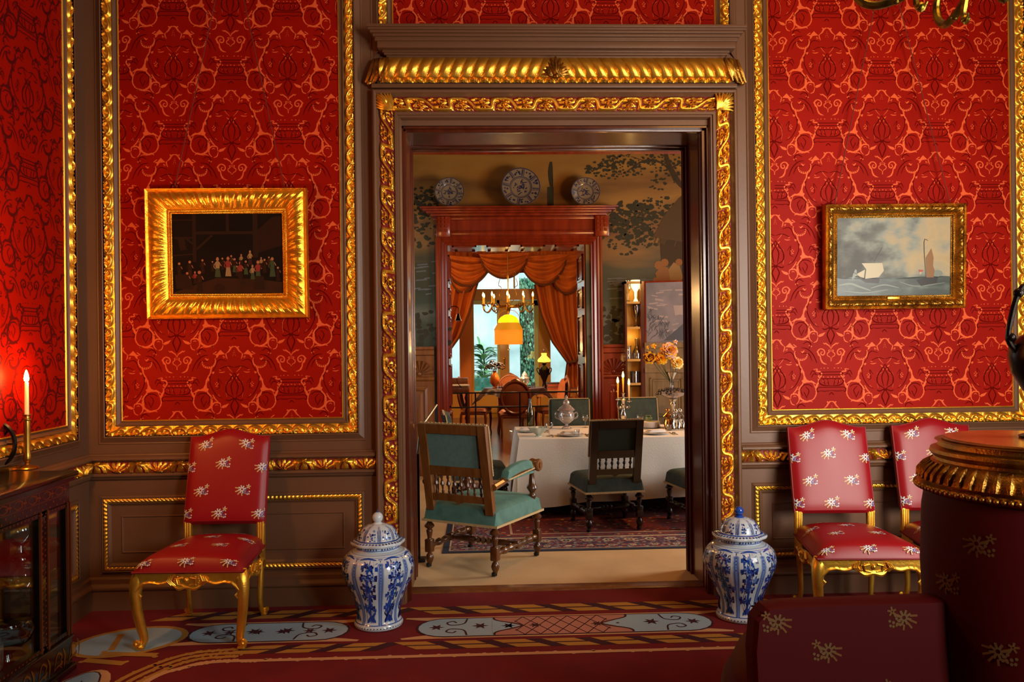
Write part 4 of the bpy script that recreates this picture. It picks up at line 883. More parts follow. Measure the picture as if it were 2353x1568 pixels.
for i in range(11):
    c=y0+.07+i*.137
    for s in (1,-1): stroke(mb,[(c-.05,.06),(c-.02,.10+s*.03),(c+.02,.09+s*.02),(c+.01,.09)],.010,Fx(.006),1,4); 
    stroke(mb,[(c+.04,.05),(c+.05,.10),(c+.03,.14)],.014,Fx(.006),1,4); stroke(mb,[(c+.02,.05),(c+.0,.07),(c+.03,.08)],.008,Fx(.006),1,4)
mb.build('plinth',[lac,inlay2],t)
posts=[y1-.012,y1-.235,y0+.03]
for yy in posts:
    mb=MB(); w_=.012 if yy==posts[0] else .030; mb.box(x1-.05,x1,yy-w_,yy+w_,.175,HH-.15)
    for i in range(24):
        z=.20+i*.0262
        for s in ((-1,1) if w_>.02 else ()): blob(mb,disc(yy+s*.012,z+(s*.006),.007,4),Fx(.001),1)
    for s in (-1,1): mb.box(x1-.004,x1+.006,yy+s*w_-.005,yy+s*w_+.005,.175,HH-.15,1)
    mb.build('stile',[lac,inlay],t)
for z0_,z1_ in ((.178,.205),(HH-.175,HH-.152)):
    mb=MB(); mb.box(x1-.03,x1,y0,y1,z0_,z1_); 
    for i in range(50): blob(mb,disc(y0+.01+i*(y1-y0)/50,(z0_+z1_)/2,.006,4),Fx(.001),1)
    mb.build('rail',[lac,inlay],t)
MB().box(x0,x0+.03,y1-.03,y1,.17,HH-.15).build('back_post',lac,t); MB().box(x0,x0+.03,y0,y0+.03,.17,HH-.15).build('back_post',lac,t)
vit=glassy('vitrine_glass',(.93,.97,.95),.35,.02,.03); shelfg=glassy('shelf_glass',(.75,.92,.86),.7,.05,.12)
MB().box(x1-.018,x1-.014,posts[1],posts[0],.20,HH-.17).build('glass_pane',vit,t,smooth=False)
MB().box(x1-.018,x1-.014,posts[2],posts[1],.20,HH-.17).build('glass_pane',vit,t,smooth=False)
MB().box(x0+.03,x1-.03,y1-.018,y1-.014,.18,HH-.15).build('glass_pane',vit,t,smooth=False)
MB().box(x0,x0+.004,y0+.03,y1-.03,.17,HH-.15).build('glass_pane',vit,t,smooth=False)
SH=[.40,.62]
for z in SH: MB().box(x0+.01,x1-.025,y0+.01,y1-.02,z-.008,z).build('glass_shelf',shelfg,t,smooth=False)
crys=glassy('crystal',(.92,.94,.95),.95,.03,.16)
def glassobj(name,label,cat,loc,prof,group=None,n=24,m=None,rf=None):
    o=MB().lathe(prof,n,(0,0,0),0,rf).build(name,m or crys); o.location=[float(q) for q in loc]; tag(o,label,cat,group); return o
cut=lambda a,r,z:r*(1+.06*abs(math.sin(6*a+z*60)))
GOB=[(.032,0),(.030,.004),(.006,.010),(.005,.06),(.008,.065),(.028,.085),(.036,.12),(.034,.15)]
CH=[(.05,0),(.048,.008),(.02,.03),(.014,.06),(.03,.07),(.055,.10),(.06,.14),(.045,.17),(.02,.19),(.012,.2),(.016,.21),(.0001,.225)]
V_=[((-2.16,-1.16,.62),'tall cut crystal covered cup on the top glass shelf of the vitrine','cup',CH,'crystal in the vitrine'),
 ((-2.22,-1.55,.62),'cut crystal beaker nearest the left edge of the vitrine top shelf','glass',GOB,'crystal in the vitrine'),
 ((-2.17,-1.12,.40),'cut crystal candlestick shape on the middle vitrine shelf','goblet',CH,'crystal in the vitrine'),
 ((-2.20,-1.5,.40),'stemmed crystal goblet on the middle vitrine shelf','goblet',GOB,'crystal in the vitrine'),
 ((-2.17,-.98,.18),'tall glass beaker on the floor of the vitrine','glass',[(.035,0),(.034,.05),(.028,.1),(.036,.17),(.04,.19)],'crystal in the vitrine')]
for l,lb,ct,pr,g in V_: glassobj('crystal_'+('goblet' if ct=='goblet' else 'cup' if ct=='cup' else 'beaker'),lb,ct,l,pr,g,24,None,cut)
glassobj('glass_bowl','large round dark glass bowl low inside the vitrine','bowl',(-2.16,-1.28,.18),[(.05,0),(.03,.012),(.02,.04),(.05,.06),(.10,.10),(.115,.15),(.105,.19)],None,32,glassy('green_glass',(.35,.5,.45),.9,.03,.15))
t2=thing('patterned_dish','octagonal painted dish propped low at the front of the vitrine','dish',(-2.11,-1.50,.181),rot=(0,math.radians(78),0))
mb=MB(); mb.lathe([(.0001,0),(.07,0),(.12,.012),(.125,.02)],8,(-.12,0,0)); mb.lathe([(.0001,.002),(.05,.002)],8,(-.12,0,0),1); mb.build('dish_body',[mat('dish_glaze','#8a8070',.2,var=(30,'#4a3a30',.4,.6),coat=.4),MATS['paint_cream']],t2,smooth=False)
# candlestick, candle, wheel ornament, second candlestick tip
def px_on(u,v,z): return fl(u,v,z)
bp=px_on(63,1078,HH)
t=thing('candlestick','turned brass candlestick standing on the black vitrine','candlestick',bp)
mb=MB(); mb.lathe([(.052,0),(.054,.004),(.050,.010),(.030,.016),(.012,.022),(.009,.030),(.017,.040),(.021,.052),(.018,.070),(.0165,.085),(.0155,.20),(.0165,.235),(.0155,.245),(.021,.25),(.021,.256),(.016,.258),(.014,.27),(.022,.275),(.022,.279),(.0001,.279)],28); mb.build('stem',brass,t)
t3=thing('candle','lit cream candle in the brass candlestick on the vitrine','candle',(bp[0],bp[1],bp[2]+.279))
MB().lathe([(.0105,0),(.0095,.16),(.007,.163),(.0001,.163)],14).build('wax',wax,t3)
MB().lathe([(.0001,.160),(.011,.172),(.0125,.182),(.009,.205),(.004,.222),(.0001,.228)],14).build('flame',flame,t3)
light('candle_glow','POINT',(bp[0]+.02,bp[1],bp[2]+.47),9,WARM2,.02)
iron=mat('black_iron','#15110f',.4,.6)
wp=px_on(8,1085,HH); t=thing('spoked_wheel_ornament','black spoked wheel on a small gilt stand at the left edge of the vitrine top','ornament',(wp[0]-.05,wp[1]+.03,HH))
mb=MB(); mb.tube([(.0+.09*math.cos(a),0,.135+.105*math.sin(a)) for a in np.linspace(0,2*PI,33)],.012,6)
for k in range(8): a=k*2*PI/8; mb.tube([(0,0,.135),(.09*math.cos(a),0,.135+.105*math.sin(a))],.005,5)
mb.tube([(.045*math.cos(a),0,.135+.05*math.sin(a)) for a in np.linspace(0,2*PI,25)],.006,5); mb.sphere((0,0,.135),.02); mb.build('wheel',iron,t)
mb=MB(); mb.box(-.07,.09,-.05,.05,0,.022,0,.004); mb.box(-.02,.02,-.02,.02,.02,.03); mb.build('stand',brass,t)
# brass lamp a little further along the cabinet; only its drip pan enters the frame
lp=(-2.19,-1.42,HH-.04); t=thing('table_lamp','brass lamp at the far left edge, only its pan showing','lamp',lp)
mb=MB(); mb.lathe([(.06,.04),(.06,.05),(.02,.07),(.012,.12),(.012,.52),(.02,.53),(.05,.545),(.055,.555),(.02,.56),(.018,.60),(.03,.62),(.045,.635),(.045,.64),(.0001,.64)],24); mb.build('stem',brass,t)
MB().lathe([(.012,.64),(.012,.72),(.0001,.72)],12).build('candle',wax,t)
light('lamp_glow','POINT',(lp[0]+.04,lp[1]+.02,1.95),32,WARM2,.06)
# ================= ROOM TWO: the dining room =================
Y2=4.80; Y2b=5.15
felt=mat('felt_floor_cover','#c9a87c',.95,0,bump=(300,.3),var=(2.5,'#bd9a6c',.3,.7),sheen=.1)
struct(MB().box(-2.0,4.6,.30,Y2b,-.08,-.001).build('floor_dining',felt,smooth=False))
murm=bpy.data.materials.new('mural_landscape'); murm.use_nodes=True
def mural_nodes(m):
    nt=m.node_tree; N=nt.nodes; L=nt.links; b=N['Principled BSDF']; b.inputs['Roughness'].default_value=.55
    g=N.new('ShaderNodeNewGeometry'); sx=N.new('ShaderNodeSeparateXYZ'); L.new(g.outputs['Position'],sx.inputs[0])
    mp=N.new('ShaderNodeMapping'); mp.inputs['Scale'].default_value=(.35,.35,1.6); L.new(g.outputs['Position'],mp.inputs[0])
    n=N.new('ShaderNodeTexNoise'); n.inputs['Scale'].default_value=1.6; n.inputs['Detail'].default_value=6; L.new(mp.outputs[0],n.inputs['Vector'])
    ma=N.new('ShaderNodeMath'); ma.operation='MULTIPLY_ADD'; L.new(n.outputs[0],ma.inputs[0]); ma.inputs[1].default_value=1.1; L.new(sx.outputs[2],ma.inputs[2])
    mr=N.new('ShaderNodeMapRange'); mr.inputs[1].default_value=1.7; mr.inputs[2].default_value=4.6; L.new(ma.outputs[0],mr.inputs[0])
    r=N.new('ShaderNodeValToRGB'); cr=r.color_ramp
    st=[(0,'#1e2614'),(.12,'#2a3420'),(.22,'#565a4a'),(.29,'#2c3826'),(.40,'#262e18'),(.50,'#36341a'),(.58,'#7c5722'),(.66,'#6a461a'),(.74,'#98702c'),(.82,'#6e4c1c'),(.9,'#98702c'),(1,'#7c581e')]
    while len(cr.elements)<len(st): cr.elements.new(.5)
    for e,(p,c) in zip(cr.elements,st): e.position=p; e.color=lin(c)
    L.new(mr.outputs[0],r.inputs[0]); L.new(r.outputs[0],b.inputs['Base Color'])
mural_nodes(murm)
mur_tree=mat('mural_foliage','#2c2a14',.7); mur_br=mat('mural_branch','#3c2a12',.7); mur_th=mat('mural_thatch','#4e3a1e',.7); mur_sk=mat('mural_skin','#8a5a2c',.7); mur_wh=mat('mural_cloth','#94703e',.7); mur_bl=mat('mural_water','#5c5f60',.7)
# rear wall with the second doorway
dxl,dxr=at(1028,700,Y2)[0],at(1345,700,Y2)[0]; dzt=at(1180,560,Y2)[2]
ZC2=4.05
mb=MB(); mb.box(-2.1,dxl,Y2,Y2b,-.02,ZC2,0); mb.box(dxr,4.6,Y2,Y2b,-.02,ZC2,0); mb.box(dxl,dxr,Y2,Y2b,dzt,ZC2,0)
fy=lambda e:(lambda a,z:(a,Y2-e,z)); A=lambda u,v:(at(u,v,Y2)[0],at(u,v,Y2)[2])
rg=np.random.RandomState(4)
def foliage(cx,cy,r,n,m,mbx,f,sx=1.5,lo=.02,hi=.05):
    for _ in range(n):
        an=rg.uniform(0,2*PI); q=rg.uniform(0,1)**.6; x=cx+r*sx*q*math.cos(an); y=cy+r*q*math.sin(an); s=rg.uniform(lo,hi)
        blob(mbx,[(x+s*rg.uniform(.5,1.2)*math.cos(t),y+s*rg.uniform(.5,1.2)*.7*math.sin(t)) for t in np.linspace(0,2*PI,8)[:-1]],f,m)
for u,v,r,n in ((970,455,.16,60),(960,485,.24,90),(952,530,.25,60),(1450,490,.16,60),(1500,485,.20,80),(1420,508,.14,50),(1480,520,.26,120),(1440,545,.22,80)): foliage(*A(u,v),r,n,1,mb,fy(.002),1.6,.015,.045)
for P,w in (([(1590,445),(1560,420),(1535,375),(1528,340)],.07),([(1560,415),(1520,375),(1480,370),(1440,395)],.025),([(1545,385),(1580,365)],.03),([(1480,370),(1450,360)],.012)): stroke(mb,[A(*p) for p in P],w,fy(.003),2,5)
for u,v,r in ((1370,388,.09),(1400,380,.08),(1420,372,.15),(1440,365,.17),(1455,385,.12),(1415,400,.12),(1530,365,.16),(1565,375,.2),(1520,415,.13),(1580,400,.15),(1500,365,.08)): foliage(*A(u,v),r,30,1,mb,fy(.004),1.5,.012,.03)
stroke(mb,[A(1266,372),A(1265,400),A(1268,435)],.06,fy(.003),1,4); stroke(mb,[A(1265,430),A(1265,474)],.10,fy(.003),1,3)
blob(mb,[A(1592,430),A(1592,560),A(1500,545),A(1530,490),(A(1560,455))],fy(.0045),3)
for i in range(26): u=1500+i*3.5; stroke(mb,[A(u+25,500),A(u,545+rg.uniform(0,22))],.02,fy(.005),3,3)
blob(mb,[A(1515,545),A(1580,545),A(1580,610),A(1520,612)],fy(.0042),2)
for P,m in (([(1548,603),(1562,612),(1570,640),(1560,648),(1540,648),(1535,620)],5),([(1535,615),(1520,612),(1505,628),(1510,645),(1540,647)],4)): blob(mb,[A(*p) for p in P],fy(.005),m)
for u,v,r in ((1527,604,.05),(1513,610,.055),(1560,603,.045),(1507,645,.04)): blob(mb,disc(*A(u,v),r,9),fy(.0055),4)
for i in range(26): a=A(rg.uniform(1395,1470),rg.uniform(640,690)); stroke(mb,[a,(a[0]+rg.uniform(.1,.3),a[1]+.01)],.02,fy(.004),6,3)
for i in range(14): a=A(rg.uniform(946,1000),rg.uniform(600,680)); stroke(mb,[a,(a[0]+rg.uniform(.05,.15),a[1]+.01)],.02,fy(.004),6,3)
foliage(*A(975,770),.35,60,1,mb,fy(.003),1.,.03,.06); foliage(*A(1410,760),.3,70,1,mb,fy(.003),1.,.03,.06)
w2=struct(mb.build('wall_dining_rear',[murm,mur_tree,mur_br,mur_th,mur_sk,mur_wh,mur_bl],smooth=False))
redwood=mat('red_mahogany','#8c3012',.27,0,var=(2.5,'#6a2009',.3,.7),stretch=(5,5,.8),coat=.4)
def prof_bar(mb,x0,x1,z1,z0,y,lv,m=0):
    mb.relief((x0,y,z1),(x1,y,z1),(x0,y,z0),(x1,y,z0),(0,-1,0),hf_steps(lv),5,.006,m,False)
# crown moulding and wainscot
mb=MB(); z1=A(1200,338)[1]; z0=A(1200,356)[1]
prof_bar(mb,-2.0,4.5,z1+.12,z0,Y2,[(0,.16),(.3,.14),(.42,.10),(.45,.06),(.60,.06),(.66,.045),(.78,.05),(.82,.03),(1,.02)])
prof_bar(mb,-2.0,4.5,ZC2,z1+.12,Y2,[(0,.30),(.2,.28),(.5,.2),(.55,.24),(.75,.2),(.8,.16),(1,.16)]); mb.build('crown_moulding',redwood,w2)
def wains(x0,x1,name,fan=True,wm=None):
    wm=wm or redwood
    mb=MB(); zt=A(975,797)[1]; mb.box(x0,x1,Y2-.03,Y2,0,zt-.04); prof_bar(mb,x0,x1,zt,zt-.11,Y2-.03,[(0,.05),(.3,.05),(.4,.03),(.9,.03),(1,0)])
    prof_bar(mb,x0,x1,zt-.36,zt-.42,Y2-.03,[(0,0),(.3,.02),(.7,.02),(1,0)])
    mb.box(x0,x1,Y2-.06,Y2-.03,0,.16,0,.01)
    cx=(x0+x1)/2; w_=(x1-x0)/2-.07; zb=.25; zp=zt-.48
    M_=lambda a,z,d:(a,Y2-.03-d,z); frame4(M_,cx-w_,cx+w_,zb,zp,.05,.0,hf_cove(.018),5,.006,mb); frame4(M_,cx-w_+.06,cx+w_-.06,zb+.06,zp-.06,.04,.0,lambda u,v,L,w:(.014*v+0*u,v>-1),5,.01,mb)
    mb.box(cx-w_+.1,cx+w_-.1,Y2-.044,Y2-.03,zb+.1,zp-.1)
    if fan:
        c=(cx,Y2-.035,zt-.34)
        for k in range(9): a=-1.4+k*.35; mb.tube([(c[0]+.04*math.sin(a),c[1],c[2]+.04*math.cos(a)),(c[0]+.17*math.sin(a),c[1]-.012,c[2]+.17*math.cos(a))],[.006,.022],6)
        mb.sphere((c[0],c[1],c[2]+.01),.03)
    return mb.build(name,wm,w2)
x_a=A(999,900)[0]; wains(x_a-.36,x_a,'wainscot_panel',True,wood_l); wains(x_a-1.1,x_a-.36,'wainscot_panel',True,wood_l)
x_b=A(1386,900)[0]; x_c=A(1433,900)[0]; wains(x_b,x_c,'wainscot_panel'); x_d=A(1470,900)[0]; wains(x_d+.05,x_d+.62,'wainscot_panel'); wains(x_d+.62,x_d+1.3,'wainscot_panel')
# second doorway casing with cornice
mb=MB(); cw=A(1386,700)[0]-A(1345,700)[0]; zh=A(1180,542)[1]
def cas2(mb,x0,x1,zt,w,y,lv):
    n=(0,-1,0)
    mb.relief((x0,y,0),(x0,y,zt),(x0+w,y,0),(x0+w,y,zt-w),n,hf_steps(lv),5,.006,0,False)
    mb.relief((x1,y,zt),(x1,y,0),(x1-w,y,zt-w),(x1-w,y,0),n,hf_steps(lv),5,.006,0,False)
    mb.relief((x0,y,zt),(x1,y,zt),(x0+w,y,zt-w),(x1-w,y,zt-w),n,hf_steps(lv),5,.006,0,False)
xo0=A(1002,700)[0]; xo1=A(1384,700)[0]
cas2(mb,xo0,xo1,zh+.02,dxl-xo0+.0,Y2,[(0,0),(.02,.07),(.2,.07),(.25,.05),(.45,.055),(.5,.035),(.75,.045),(.8,.02),(1,.03)])
zA=A(1180,482)[1]; zB=A(1180,500)[1]; zC_=A(1180,514)[1]; zD=A(1180,532)[1]
xl_=A(968,482)[0]; xr_=A(1412,482)[0]
for k,(f0,f1,e,d) in enumerate(((0,.2,0,.30),(.2,.45,.03,.26),(.45,.7,.07,.22),(.7,1,.12,.17))):
    mb.box(xl_+e,xr_-e,Y2-d,Y2,zA-(zA-zB)*f1,zA-(zA-zB)*f0,0,.008)
mb.box(xo0-.02,xo1+.02,Y2-.10,Y2,zB-.04,zB,0,.01); mb.box(xo0+.05,xo1-.05,Y2-.06,Y2,zh,zB); mb.box(xo0,xo1,Y2-.09,Y2,zh-.0,zh+.05,0,.01)
for xx in (A(1007,520)[0],A(1368,520)[0]):
    mb.box(xx-.02,xx+.15,Y2-.13,Y2,zD-.08,zB,0,.01)
    for i in range(3):
        for j in range(4): mb.box(xx+.0+i*.045,xx+.03+i*.045,Y2-.14,Y2-.12,zD+j*.05-.02,zD+j*.05+.015)
tr2=struct(mb.build('trim_4',redwood))
# panelled reveal of second doorway
mb=MB(); mb.box(dxl-.01,dxl+.01,Y2-.0,Y2b+.35,0,dzt); mb.box(dxr-.01,dxr+.01,Y2,Y2b+.35,0,dzt); mb.box(dxl,dxr,Y2,Y2b+.35,dzt-.01,dzt+.02)
Z3=[.15,.75,1.35,1.95,2.3,dzt-.1]
for s,x in ((1,dxl+.01),(-1,dxr-.01)):
    for a,b in zip(Z3,Z3[1:]):
        for q,d in ((0,.018),(.04,.009)): 
            mb.box(x,x+s*d,Y2+.10+q,Y2b+.27-q,a+.06+q,a+.08+q); mb.box(x,x+s*d,Y2+.10+q,Y2b+.27-q,b-.04-q,b-.02-q); mb.box(x,x+s*d,Y2+.10+q,Y2+.12+q,a+.06+q,b-.02-q); mb.box(x,x+s*d,Y2b+.25-q,Y2b+.27-q,a+.06+q,b-.02-q)
n=4; dw=(dxr-dxl)/n
for i in range(n):
    for d_,q in ((.018,0),): 
        xx=dxl+i*dw; mb.box(xx+.06,xx+dw-.06,Y2+.08,Y2+.10,dzt-.03,dzt-.01); mb.box(xx+.06,xx+dw-.06,Y2b+.25,Y2b+.27,dzt-.03,dzt-.01); mb.box(xx+.06,xx+.08,Y2+.08,Y2b+.27,dzt-.03,dzt-.01); mb.box(xx+dw-.08,xx+dw-.06,Y2+.08,Y2b+.27,dzt-.03,dzt-.01); mb.box(xx+.12,xx+dw-.12,Y2+.14,Y2b+.20,dzt-.03,dzt-.01)
struct(mb.build('trim_5',redwood,smooth=False))
# other walls and ceiling of the dining room
struct(MB().box(-2.1,-2.0,TH,Y2,-.02,ZC2).build('wall_dining_left',murm,smooth=False))
struct(MB().box(4.5,4.6,TH,Y2,-.02,ZC2).build('wall_dining_right',murm,smooth=False))
struct(MB().box(-2.1,4.6,TH,Y2b,ZC2,ZC2+.1).build('ceiling_dining',wood,smooth=False))
mb=MB(); prof_bar(mb,-2,4.5,0,0,0,[(0,0),(1,0)])
# cross beam seen just inside the doorway head
struct(MB().box(-2.0,4.5,TH+.02,TH+.35,3.28,ZC2,0,.01).build('trim_6',wood))
# ---- hidden cupboard with its painted door standing open ----
t=thing('wall_cupboard','lit wall cupboard of glassware, its mural-covered door swung open','cupboard',(A(1432,900)[0],Y2-.05,0))
ox=t.location[0]; oy=t.location[1]
cupi=mat('cupboard_lining','#b08430',.5); 
zt=A(1450,655)[1]; zb=A(1450,935)[1]-.2; xw=A(1470,900)[0]-ox
mb=MB(); mb.box(0,.03,-.0,.30,zb,zt+.03); mb.box(xw-.02,xw+.04,0,.30,zb,zt+.03); mb.box(0,xw,0,.30,zt,zt+.03); mb.build('carcass',redwood,t)
MB().box(.02,xw,-.003,.0,zb,zt).build('back_panel',cupi,t,smooth=False)
for v in (697,754,827,881,960):
    z=A(1450,v)[1]; MB().box(.02,xw-.02,-.13,-.004,z-.015,z+.012).build('shelf',mat('shelf_edge','#c99a4a',.4) if 'shelf_edge' not in MATS else MATS['shelf_edge'],t,smooth=False)
mb=MB(); mb.box(.0,.022,-.14,0,zb,zt+.03); mb.box(xw-.015,xw+.03,-.14,0,zb,zt+.03); mb.box(0,xw,-.14,0,zt,zt+.03); mb.build('front_frame',wood,t)
# door leaf: hinge beside the opening, swung toward the room
hx=xw+.035; L_=.98; ang=math.radians(-17); dv=np.array([math.cos(ang),math.sin(ang),0]); nv=np.array([math.sin(ang),-math.cos(ang),0])
zs=A(1450,788)[1]; P3=lambda a,z,d=0:np.array([hx,-.13,0])+dv*a+nv*d+np.array([0,0,z])
zt2=zt+.03
mb=MB(); mb.prism([P3(0,zb),P3(L_,zb),P3(L_,zt2),P3(0,zt2)],nv*-.035,0)
mb.add([P3(0.02,zs,.003),P3(L_-.02,zs,.003),P3(L_-.02,zt2-.02,.003),P3(.02,zt2-.02,.003)],[(0,1,2,3)],1)
g3=lambda e:(lambda a,z:P3(a,z,e))
for i in range(40):
    a0,z0=rg.uniform(.03,.8),rg.uniform(zs+.1,zt-.05); stroke(mb,[(a0,z0),(a0+rg.uniform(.05,.16),z0+rg.uniform(-.02,.02))],rg.uniform(.008,.03),g3(.004),3,3)
blob(mb,[(.22,zs+.02),(.5,zs+.26),(.62,zs+.32),(.70,zs+.55),(.95,zs+.6),(.95,zs+.02)],g3(.0045),2)
blob(mb,[(.36,zs+.32),(.58,zs+.36),(.6,zs+.44),(.34,zs+.44)],g3(.0046),3)
blob(mb,[(.64,zs+.30),(.82,zs+.30),(.84,zt-.1),(.66,zt-.08)],g3(.005),4)
for i in range(70): a0=rg.uniform(.03,.30); z0=rg.uniform(zs+.02,zs+.42-a0*.8); d_a=rg.uniform(-.03,.04); stroke(mb,[(a0,z0),(a0+d_a,z0+.04),(a0+d_a*2,z0+.06)],.008,g3(.005),2,3)
jd=mb.build('door',[redwood,mat('mural_door_sky','#8b8794',.5,var=(5,'#6f7380',.3,.7)),mat('mural_door_hill','#4e5666',.5),mat('mural_door_cloud','#a39aa0',.5),mat('mural_door_brown','#6a4a2a',.5)],t,smooth=False)
mb=MB(); mb.prism([P3(.0,zb,.002),P3(L_,zb,.002),P3(L_,zs-.02,.002),P3(0,zs-.02,.002)],nv*.012)
for a0,a1,q0,q1 in ((.06,.44,zb+.1,zs-.42),(.50,.92,zb+.1,zs-.42)):
    for e,d in ((0,.016),(.03,.010)):
        for aa,bb,cc,dd in ((a0+e,a1-e,q0+e,q0+e+.015),(a0+e,a1-e,q1-e-.015,q1-e),(a0+e,a0+e+.015,q0+e,q1-e),(a1-e-.015,a1-e,q0+e,q1-e)): mb.prism([P3(aa,cc,.014),P3(bb,cc,.014),P3(bb,dd,.014),P3(aa,dd,.014)],nv*d)
mb.prism([P3(0,zs-.36,.014),P3(L_,zs-.36,.014),P3(L_,zs-.31,.014),P3(0,zs-.31,.014)],nv*.02); mb.prism([P3(0,zs-.06,.014),P3(L_,zs-.06,.014),P3(L_,zs-.0,.014),P3(0,zs-.0,.014)],nv*.03)
mb.build('door_panelling',mat('grey_oak','#8d7a60',.4,var=(4,'#6f5c44',.3,.7),stretch=(5,5,.7)),jd,smooth=False)
light('cupboard_light','POINT',(ox+.12,oy-.10,A(1450,665)[1]),1.6,(1,.62,.2),.02)
light('cupboard_light_low','POINT',(ox+.10,oy-.10,A(1450,775)[1]),.9,(1,.62,.2),.02)
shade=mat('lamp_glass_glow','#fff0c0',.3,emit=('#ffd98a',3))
TALLG=[(.035,0),(.034,.006),(.008,.02),(.008,.09),(.03,.14),(.042,.22),(.038,.26)]
clear=glassy('clear_glass',(.97,.97,.96),.9,.02,.10)
glassobj('lit_glass_vase','glowing flared glass vase on the top shelf of the wall cupboard','vase',(ox+.145,oy-.07,A(1450,697)[1]+.013),[(.03,0),(.012,.04),(.018,.12),(.05,.17),(.06,.22),(.052,.26)],None,20,shade)
glassobj('wine_glass','stemmed glass beside the glowing vase on the top cupboard shelf','glass',(ox+.05,oy-.07,A(1450,697)[1]+.013),[q_ for q_ in TALLG],'glasses in the wall cupboard')
glassobj('wine_glass','slim stemmed glass alone on the second cupboard shelf','glass',(ox+.15,oy-.06,A(1450,754)[1]+.013),TALLG,'glasses in the wall cupboard')
for dx,lb in ((.05,'small tumbler at the left of the third cupboard shelf'),(.15,'round glass decanter at the right of the third cupboard shelf')):
    glassobj('tumbler' if dx<.1 else 'decanter',lb,'glass' if dx<.1 else 'decanter',(ox+dx,oy-.06,A(1450,827)[1]+.013),[(.035,0),(.034,.05),(.032,.12),(.038,.16)] if dx<.1 else [(.05,0),(.055,.06),(.03,.12),(.015,.17),(.02,.22),(.02,.25)],'glasses in the wall cupboard')
glassobj('tumbler','low glass tumbler on the bottom cupboard shelf','glass',(ox+.12,oy-.06,A(1450,881)[1]+.013),[(.05,0),(.05,.08),(.052,.14)],'glasses in the wall cupboard')
# ---- delft plates on the cornice ----
dgl=mat('delft_glaze','#85775f',.15,0,coat=.7); dbl=mat('delft_blue','#2a3050',.18,0,coat=.6)
def plate(u,v,ru,label):
    Yp=Y2-.14; c=at(u,v,Yp); r=at(u+ru,v,Yp)[0]-c[0]; zb=A(1180,482)[1]
    t=thing('delft_plate',label,'plate',(c[0],Yp-.05,zb+.002),rot=(math.radians(-8),0,0),group='delft plates on the cornice')
    Pm=lambda a,rr,e=0:(rr*math.cos(a),-.03*(rr/r)**2*0-(.02+.03*max(0,(rr/r-.55)/.45)**1.5)-e,rr*math.sin(a)+r)
    mb=MB(); prof=[(.0001,-.02),(r*.5,-.02),(r*.58,-.026),(r*.97,-.05),(r,-.05),(r*.97,-.04),(r*.5,-.0),(.0001,-.0)]
    mb.lathe(prof,40,(0,0,r),0,axis='y'); Q=lambda a,rr:(rr*math.cos(a),float(np.interp(rr,[0,r*.5,r*.58,r*.97,r],[-.0212,-.0212,-.0272,-.0512,-.052])),rr*math.sin(a)+r)
    for rr,w in ((.97,.02),(.56,.018),(.50,.012)): 
        for i in range(24): a=i*2*PI/24; mb.add([Q(a,r*(rr-w)),Q(a+2*PI/24,r*(rr-w)),Q(a+2*PI/24,r*(rr+w)),Q(a,r*(rr+w))],[(0,1,2,3)],1)
    rgp=np.random.RandomState(int(u)); XY=lambda x,y:Q(math.atan2(y,x),math.hypot(x,y))
    for i in range(8):
        a=i*PI/4+.2; 
        for s in (-.33,.33,-.28): stroke(mb,[((r*.6)*math.cos(a+s),(r*.6)*math.sin(a+s)),((r*.93)*math.cos(a+s*1.1),(r*.93)*math.sin(a+s*1.1))],r*.03,XY,1,3,False)
        for _ in range(5): q=rgp.uniform(.66,.9)*r; b=a+rgp.uniform(-.2,.2); blob(mb,disc(q*math.cos(b),q*math.sin(b),r*rgp.uniform(.03,.07),6),XY,1)
    for _ in range(34):
        q=rgp.uniform(.02,.44)*r; b=rgp.uniform(0,2*PI); x,y=q*math.cos(b),q*math.sin(b); b2=rgp.uniform(0,2*PI); stroke(mb,[(x,y),(x*.8+r*.06*math.cos(b2),y*.8+r*.06*math.sin(b2)),(x*.7+r*.1*math.cos(b2+.6),y*.7+r*.1*math.sin(b2+.6))],r*.05,XY,1,3)
    mb.build('dish',[dgl,dbl],t,angle=60)
plate(1033,445,34,'small blue patterned plate at the left end of the cornice'); plate(1196,430,45,'largest blue patterned plate in the middle of the cornice'); plate(1344,444,33,'small blue patterned plate at the right end of the cornice')
# ---- persian rug ----
rt=mat('rug_navy','#1c1f36',.95,sheen=.2)
rf1=ramp_mat('rug_border_pattern','voro',42,[(0,'#5c1a22'),(.25,'#1f2a40'),(.4,'#8d8a86'),(.5,'#6e2028'),(.62,'#a58d74'),(.72,'#27304a'),(.85,'#7e2a30')],.95,(1,1.6,1),.3,const=True)
rf2=ramp_mat('rug_field_pattern','voro',34,[(0,'#641a16'),(.4,'#7c231c'),(.6,'#23283c'),(.7,'#6e1e18'),(.86,'#b08a5c'),(.9,'#641a16')],.95,(1,1.3,1),.3,const=True)
rc=mat('rug_cream','#b59a78',.95)
mb=MB(); rx0,rx1,ry0,ry1=-.32,4.2,1.14,4.45
mb.box(rx0,rx1,ry0,ry1,0,.004,0); 
def rr(e0,e1,z,m): # ring
    a0,a1,b0,b1=rx0+e0,rx1-e0,ry0+e0,ry1-e0; c0,c1,d0,d1=rx0+e1,rx1-e1,ry0+e1,ry1-e1
    V=[(a0,b0,z),(a1,b0,z),(a1,b1,z),(a0,b1,z),(c0,d0,z),(c1,d0,z),(c1,d1,z),(c0,d1,z)]; mb.add(V,[(0,1,5,4),(1,2,6,5),(2,3,7,6),(3,0,4,7)],m)
rr(.05,.40,.0045,1); rr(.05,.062,.005,3); rr(.20,.212,.005,0); rr(.40,.43,.005,3); rr(.43,.54,.0045,2); rr(.54,.56,.005,3); rr(.44,.45,.0052,0)
